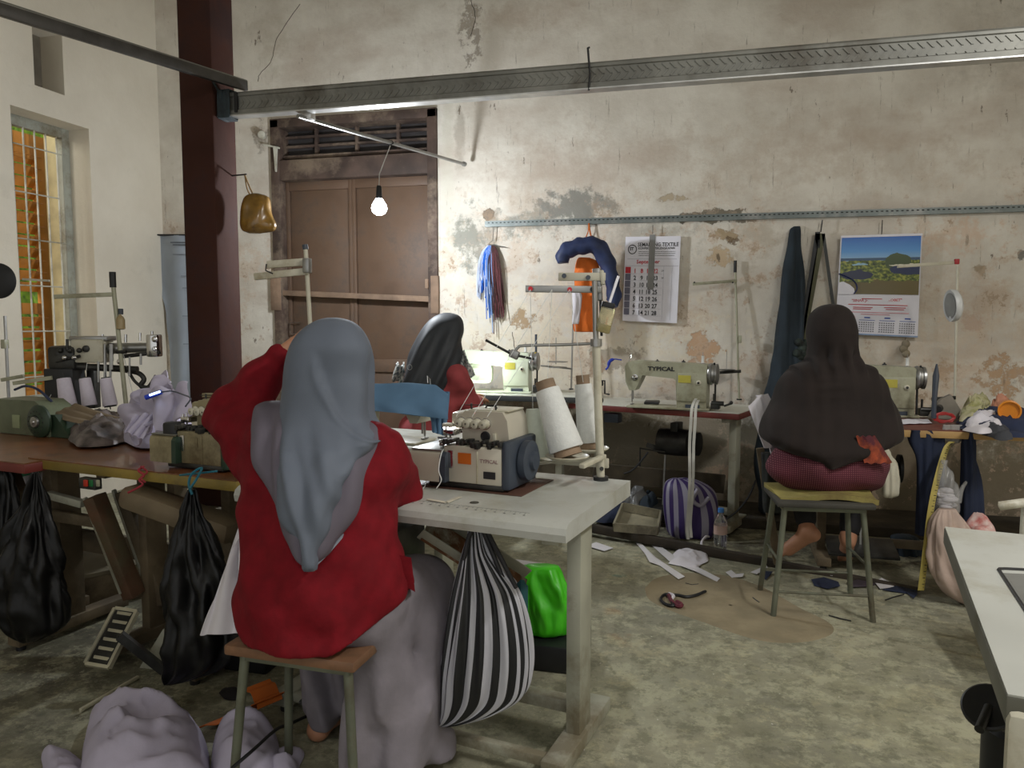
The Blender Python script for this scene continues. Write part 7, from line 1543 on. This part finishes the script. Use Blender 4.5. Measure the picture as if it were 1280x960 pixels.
# -------------------------------------------------- things at table H
M_BLUEJ = mat('blue_denim', S(34, 44, 72), .85, var=.15, scale=10)
heap('garment_pile', [(1196, 528), (1205, 520), (1240, 515), (1290, 520), (1310, 535), (1280, 548), (1240, 546), (1205, 540)], .772, .07, 51, M_BLUEJ, 'navy denim garment pile on the cluttered wooden table by the orange cup', 'cloth')
heap('white_garment', [(1205, 540), (1212, 528), (1230, 521), (1252, 526), (1250, 538), (1225, 544)], .79, .06, 52, M_WHC, 'white garment bundle in front of the navy denim pile', 'cloth')
heap('grey_garment', [(1222, 540), (1240, 534), (1258, 540), (1262, 552), (1240, 550)], .775, .05, 53, mat('dark_grey_knit', S(62, 64, 70), .9), 'dark grey rolled garment hanging over the plywood table edge', 'cloth')
heap('printed_pouch', [(1200, 528), (1208, 510), (1232, 508), (1240, 520), (1225, 530)], .785, .10, 54, mat('cream_green_print', S(196, 190, 160), .7, col2=S(150, 150, 96), scale=20), 'cream printed plastic pouch behind the white garment bundle', 'pouch')
heap('pink_cloth', [(1236, 520), (1246, 508), (1262, 510), (1262, 522)], .785, .09, 55, mat('peach_cloth', S(214, 150, 122), .8), 'peach cloth between the printed pouch and the orange cup', 'cloth')
cup = empty('orange_cup', at(1263, 530, D=3.95), 0, 'orange plastic cup lying on its side with its open rim facing out', 'cup')
c = at(1262, 514, D=3.70); M_OCUP = mat('orange_plastic', S(226, 140, 40), .4, var=.05)
MB().lathe([(.005, .012), (.04, .010), (.042, 0), (.047, -.002), (.050, 0), (.046, .05), (.038, .085), (.005, .085)], c, (.25, .95, .1), 34).build('cup_body', M_OCUP, cup, world=True)
rc = empty('red_cord_coil', at(1180, 525, Z=.775), 0, 'tangled red cord coil on the wooden table beside the cream sewing machine', 'cord')
random.seed(4); P = []
for k in range(26): t = k*.9; P.append(at(1181+15*math.cos(t)*random.uniform(.6, 1), 522+7*math.sin(t)*random.uniform(.5, 1), D=3.95))
MB().tube(catmull(P, 5), .0045, 6).build('cord', mat('red_wire', S(176, 50, 50), .5), rc, world=True)
gm = empty('grey_attachment', at(1182, 515, D=4.1), 0, 'grey metal attachment block standing behind the red cord coil', 'tool')
q = MB(); q.prism([(-.10, 0), (.04, 0), (.05, .05), (.0, .13), (-.05, .10)], -.02, .02, 'y'); o_ = at(1186, 523, D=4.12); q.v = [p+o_ for p in q.v]; q.build('attachment_body', mat('worn_grey_metal', S(140, 134, 124), .5, .3), gm, world=True)
MB().cyl(at(1174, 510, D=4.05), at(1172, 512, D=4.0), .02, n=12).build('attachment_knob', M_BLACK, gm, world=True)
# big dark flywheel part behind handwheel
MB().tube([at(1167, 523, D=3.95), at(1168, 500, D=3.95), at(1170, 470, D=3.97), at(1171, 455, D=3.97)], [.012, .012, .016, .004], 8).build('belt_guard', M_NAVY, mH, world=True)
sheet('paper_sheet', [at(1126, 524, Z=.776), at(1160, 524, Z=.776), at(1165, 529, Z=.776), at(1128, 530, Z=.776)], M_LINK, 'white paper sheet lying under the cream sewing machine edge', 'paper', fold=.001, thick=.001)
# hanging from table H
def drape(name, label, rows, m, D, cat='cloth', amp=.01, fr=.35, ry=.03, n=48):
    e = empty(name, at(rows[-1][1], rows[-1][0], D=D), 0, label, cat)
    loftpx([(y, a_, b_, D+(r_[3] if len(r_) > 3 else 0), r_[4] if len(r_) > 4 else ry) for r_ in rows for y, a_, b_ in [r_[:3]]], n, m, 'cloth_body', e, lambda px, py, x, y: amp*math.sin(px*fr+py*.02)+.004*math.sin(px*.9), 5); return e
drape('navy_trousers', 'navy blue cloth piece hanging from the front of the cluttered wooden table', [(537, 1134, 1176), (545, 1138, 1178), (575, 1144, 1177), (610, 1144, 1176), (650, 1145, 1168), (668, 1146, 1160)], M_NAVYC, 3.78)
drape('navy_sleeve', 'narrow navy sleeve hanging from the garment pile at the right', [(528, 1205, 1216, 0, .02), (545, 1203, 1217, 0, .02), (560, 1200, 1220, 0, .03), (600, 1200, 1224, 0, .03), (640, 1200, 1226, 0, .03), (655, 1203, 1226, 0, .02)], M_NAVYC, 3.72)
drape('white_rag', 'grey white rag hanging on the plywood table edge above the clear bag', [(531, 1180, 1206, 0, .012), (540, 1178, 1205, 0, .015), (549, 1180, 1204, 0, .015), (553, 1186, 1200, 0, .01)], mat('grey_rag', S(150, 146, 142), .9), 3.76, amp=.006)
tm = empty('tape_measure', at(1152, 738, Z=0), 0, 'yellow measuring tape hanging from the wooden table down to the floor', 'measuring tape')
P = catmull([at(x, y, D=d_) for x, y, d_ in ((1190, 552, 3.68), (1182, 562, 3.66), (1171, 600, 3.62), (1163, 640, 3.6), (1157, 690, 3.58), (1151, 738, 3.6))], 6)
q = MB(); q.surf(lambda u, v: P[int(v*(len(P)-1)+.5)]+RIGHT*(u-.5)*.03, 3, len(P), .001); q.build('tape', mat('yellow_tape', S(176, 160, 84), .6), tm, world=True)
dk_ = MB()
for k in range(2, len(P)-1): dk_.box(P[k]+RIGHT*.006-FH*.002, (.010, .001, .003)).box(P[k].lerp(P[k+1], .5)+RIGHT*.009-FH*.002, (.005, .001, .002)) if k+1 < len(P) else None
tag(dk_.build('tape_marks', M_INK, tm, world=True, smooth=False), kind='stuff')
M_CLB = mat('cloudy_plastic', S(200, 200, 200), .2, var=.1, scale=10, alpha=.35)
cb2 = empty('clear_plastic_bag', at(1185, 640, D=3.62), 0, 'clear plastic bag of white scraps hanging over the big pink sack', 'bag')
loftpx([(575, 1178, 1183, 3.62, .01), (585, 1176, 1186, 3.62, .02), (600, 1172, 1192, 3.62, .045), (620, 1170, 1196, 3.62, .06), (640, 1170, 1194, 3.62, .05), (648, 1176, 1190, 3.62, .02)], 48, M_CLB, 'bag_body', cb2, lambda px, py, x, y: .008*math.sin(px*.5+py*.2), 4)
random.seed(8); g = MB()
for k in range(30): g.ball(at(1184+random.uniform(-6, 6), 624+random.uniform(-14, 14), D=3.62+random.uniform(-.02, .02)), random.uniform(.012, .024), 5, (1.4, 1, .6))
tag(g.build('white_scraps', M_WHC, cb2, world=True), kind='stuff')
MB().tube(catmull([at(1197, 628, D=3.6), at(1202, 612, D=3.6), at(1208, 602, D=3.6)], 4), [.016, .015, .013, .011, .010, .009, .008, .008, .006], 10).build('bag_ear', M_CLB, cb2, world=True)
sk = sack('pink_sack', [(1184, 636, 10), (1184, 650, 18), (1188, 672, 27), (1196, 700, 34), (1208, 730, 37), (1218, 746, 32), (1222, 754, 20)], 3.55, mat('dusty_pink_sack', S(190, 168, 156), .6, var=.12, scale=6, bump=.2), 'large dusty pink white sack standing on the floor behind the right grey table', amp=.02, seed=5)
heap('checked_cloth', [(1208, 660), (1225, 655), (1240, 660), (1243, 667), (1220, 668)], .33, .07, 58, mat('pink_check', S(216, 196, 190), .8, col2=S(190, 110, 104), scale=30), 'pale pink printed cloth on top of the large pink sack', 'cloth')
sack('blue_cloth_bag', [(1128, 668, 8), (1130, 672, 16), (1134, 690, 20), (1134, 708, 19), (1133, 714, 12)], 4.3, M_DTEAL, 'dark teal bundle on the ledge behind the navy cloth piece', 'bag', amp=.01, seed=9)
drape('cream_pouch', 'cream plastic pouch hanging at the right hip of the barefoot woman', [(560, 1104, 1110, 0, .01), (575, 1104, 1118, 0, .02), (595, 1104, 1124, 0, .03), (615, 1104, 1123, 0, .03), (622, 1106, 1116, 0, .015)], M_CREAM, 3.75, 'pouch', .003)
# white cloth at left elbow of woman 3
sheet('white_work_cloth', [at(945, 494, D=3.85), at(960, 492, D=3.85), at(990, 556, D=3.8), at(965, 572, D=3.75)], M_WHC, 'white shirt piece on the lap at the left elbow of the barefoot woman', 'cloth', fold=.008, freq=3)
sheet('white_work_cloth_edge', [at(935, 508, D=3.84), at(950, 494, D=3.84), at(965, 560, D=3.76), at(955, 560, D=3.76)], M_WHC, parent=bpy.data.objects['white_work_cloth'], fold=.005, freq=4)
drape('dark_apron', 'dark patterned cloth hanging left of the barefoot woman below the table', [(566, 950, 975), (590, 952, 972), (625, 955, 975), (640, 958, 975)], mat('dark_green_print', S(34, 38, 36), .85, var=.3, scale=30), 3.95)
plank('bench_leg', (950, 560), (972, 705), 4.0, 4.0, .04, .04, M_GWOOD, tH, up=(0, 1, 0))
# cables on the wall and under tables
for pts, lab, D in (([(945, 600), (935, 622), (920, 640), (905, 650)], 'black cable curving down to the striped purple bag', 4.7), ([(810, 565), (800, 578), (790, 588), (780, 592)], 'black cable under the red edged table', 4.9)):
    MB().tube(catmull([at(x, y, D=D) for x, y in pts], 5), .006, 6).build('black_cable', M_BLACK, label=lab, cat='cable')
# treadle frames / rails near the back wall
fe = MB(); a = at(742, 590, D=5.0); b = at(905, 605, D=5.0); fe.bar(a, b, .03, .12); fe.build('rear_board', mat('dark_board', S(70, 62, 48), .85, var=.2), tG, world=True)
plank('treadle_rail', (700, 652), (1150, 742), 4.75, 3.72, .04, .05, mat('sooty_wood', S(56, 48, 38), .85, var=.2), tG)
# threads from woman 2's machine down to overlock A
for a, b in (((627, 487), (560, 512)), ((636, 489), (585, 545))): pass
th = MB()
for k, (x1, y1, x2, y2) in enumerate(((640, 487, 590, 520), (646, 487, 596, 522))): pass
# thread lines from cones up through the guides to the overlock
for k, (c0, g0, e0) in enumerate((((729, 478), (712, 362), (609, 521)), ((684, 483), (690, 362), (590, 521)), ((666, 510), (663, 362), (570, 521)))):
    MB().tube([at(*c0, D=SD), at(*g0, D=SD-.03)], .0009, 4).build('thread', M_THREAD, st, world=True); MB().tube([at(*g0, D=SD-.03), at(*e0, D=2.3)], .0009, 4).build('thread', M_THREAD, st, world=True)
# extra small parts of the dark long arm machine and the near machines
for (a, b, r) in (((140, 430), (140, 462), .006), ((146, 440), (158, 440), .01), ((162, 446), (162, 470), .005), ((100, 445), (70, 452), .008), ((176, 442), (176, 456), .006), ((84, 424), (84, 440), .007)):
    MB().cyl(at(*a, D=DM-.07), at(*b, D=DM-.07), r, n=8).build('linkage_rod', M_STEEL if r < .007 else M_DSTEEL, dm, world=True)
for x, y, r in ((194, 424, .016), (194, 436, .012), (108, 436, .018), (150, 452, .014), (72, 442, .02)):
    MB().lathe([(r, 0), (r, .008), (r*.6, .012)], at(x, y, D=DM-.06), (0.25, -1, 0), 16).build('adjusting_knob', M_CHROME if r < .017 else M_DSTEEL, dm, world=True)
# ================================================================== GROUPS
GR = {'sewing_table': 'sewing tables of the workshop', 'lockstitch_machine': 'lockstitch machines on the tables', 'overlock_machine': 'overlock machines', 'thread_stand': 'thread stands on the tables',
      'garbage_bag': 'black plastic bags hanging from the left tables', 'paper_scrap': 'scraps of fabric and paper on the floor', 'thread_scrap': 'thread scraps on the floor', 'wall_calendar': 'calendars on the back wall',
      'stool': 'stools', 'person': 'seamstresses at work', 'lavender_fabric_heap': 'lavender fabric on the floor', 'lavender_fabric_piece': 'lavender fabric on the floor', 'thread_cone': 'white thread cones'}
seen = {}
for o in bpy.data.objects:
    if o.parent is None and 'category' in o.keys():
        b_ = o.name.split('.')[0]
        if b_ in GR and 'group' not in o.keys(): o['group'] = GR[b_]
        if o['label'] in seen: print('DUPLICATE LABEL', o['label'])
        seen[o['label']] = 1
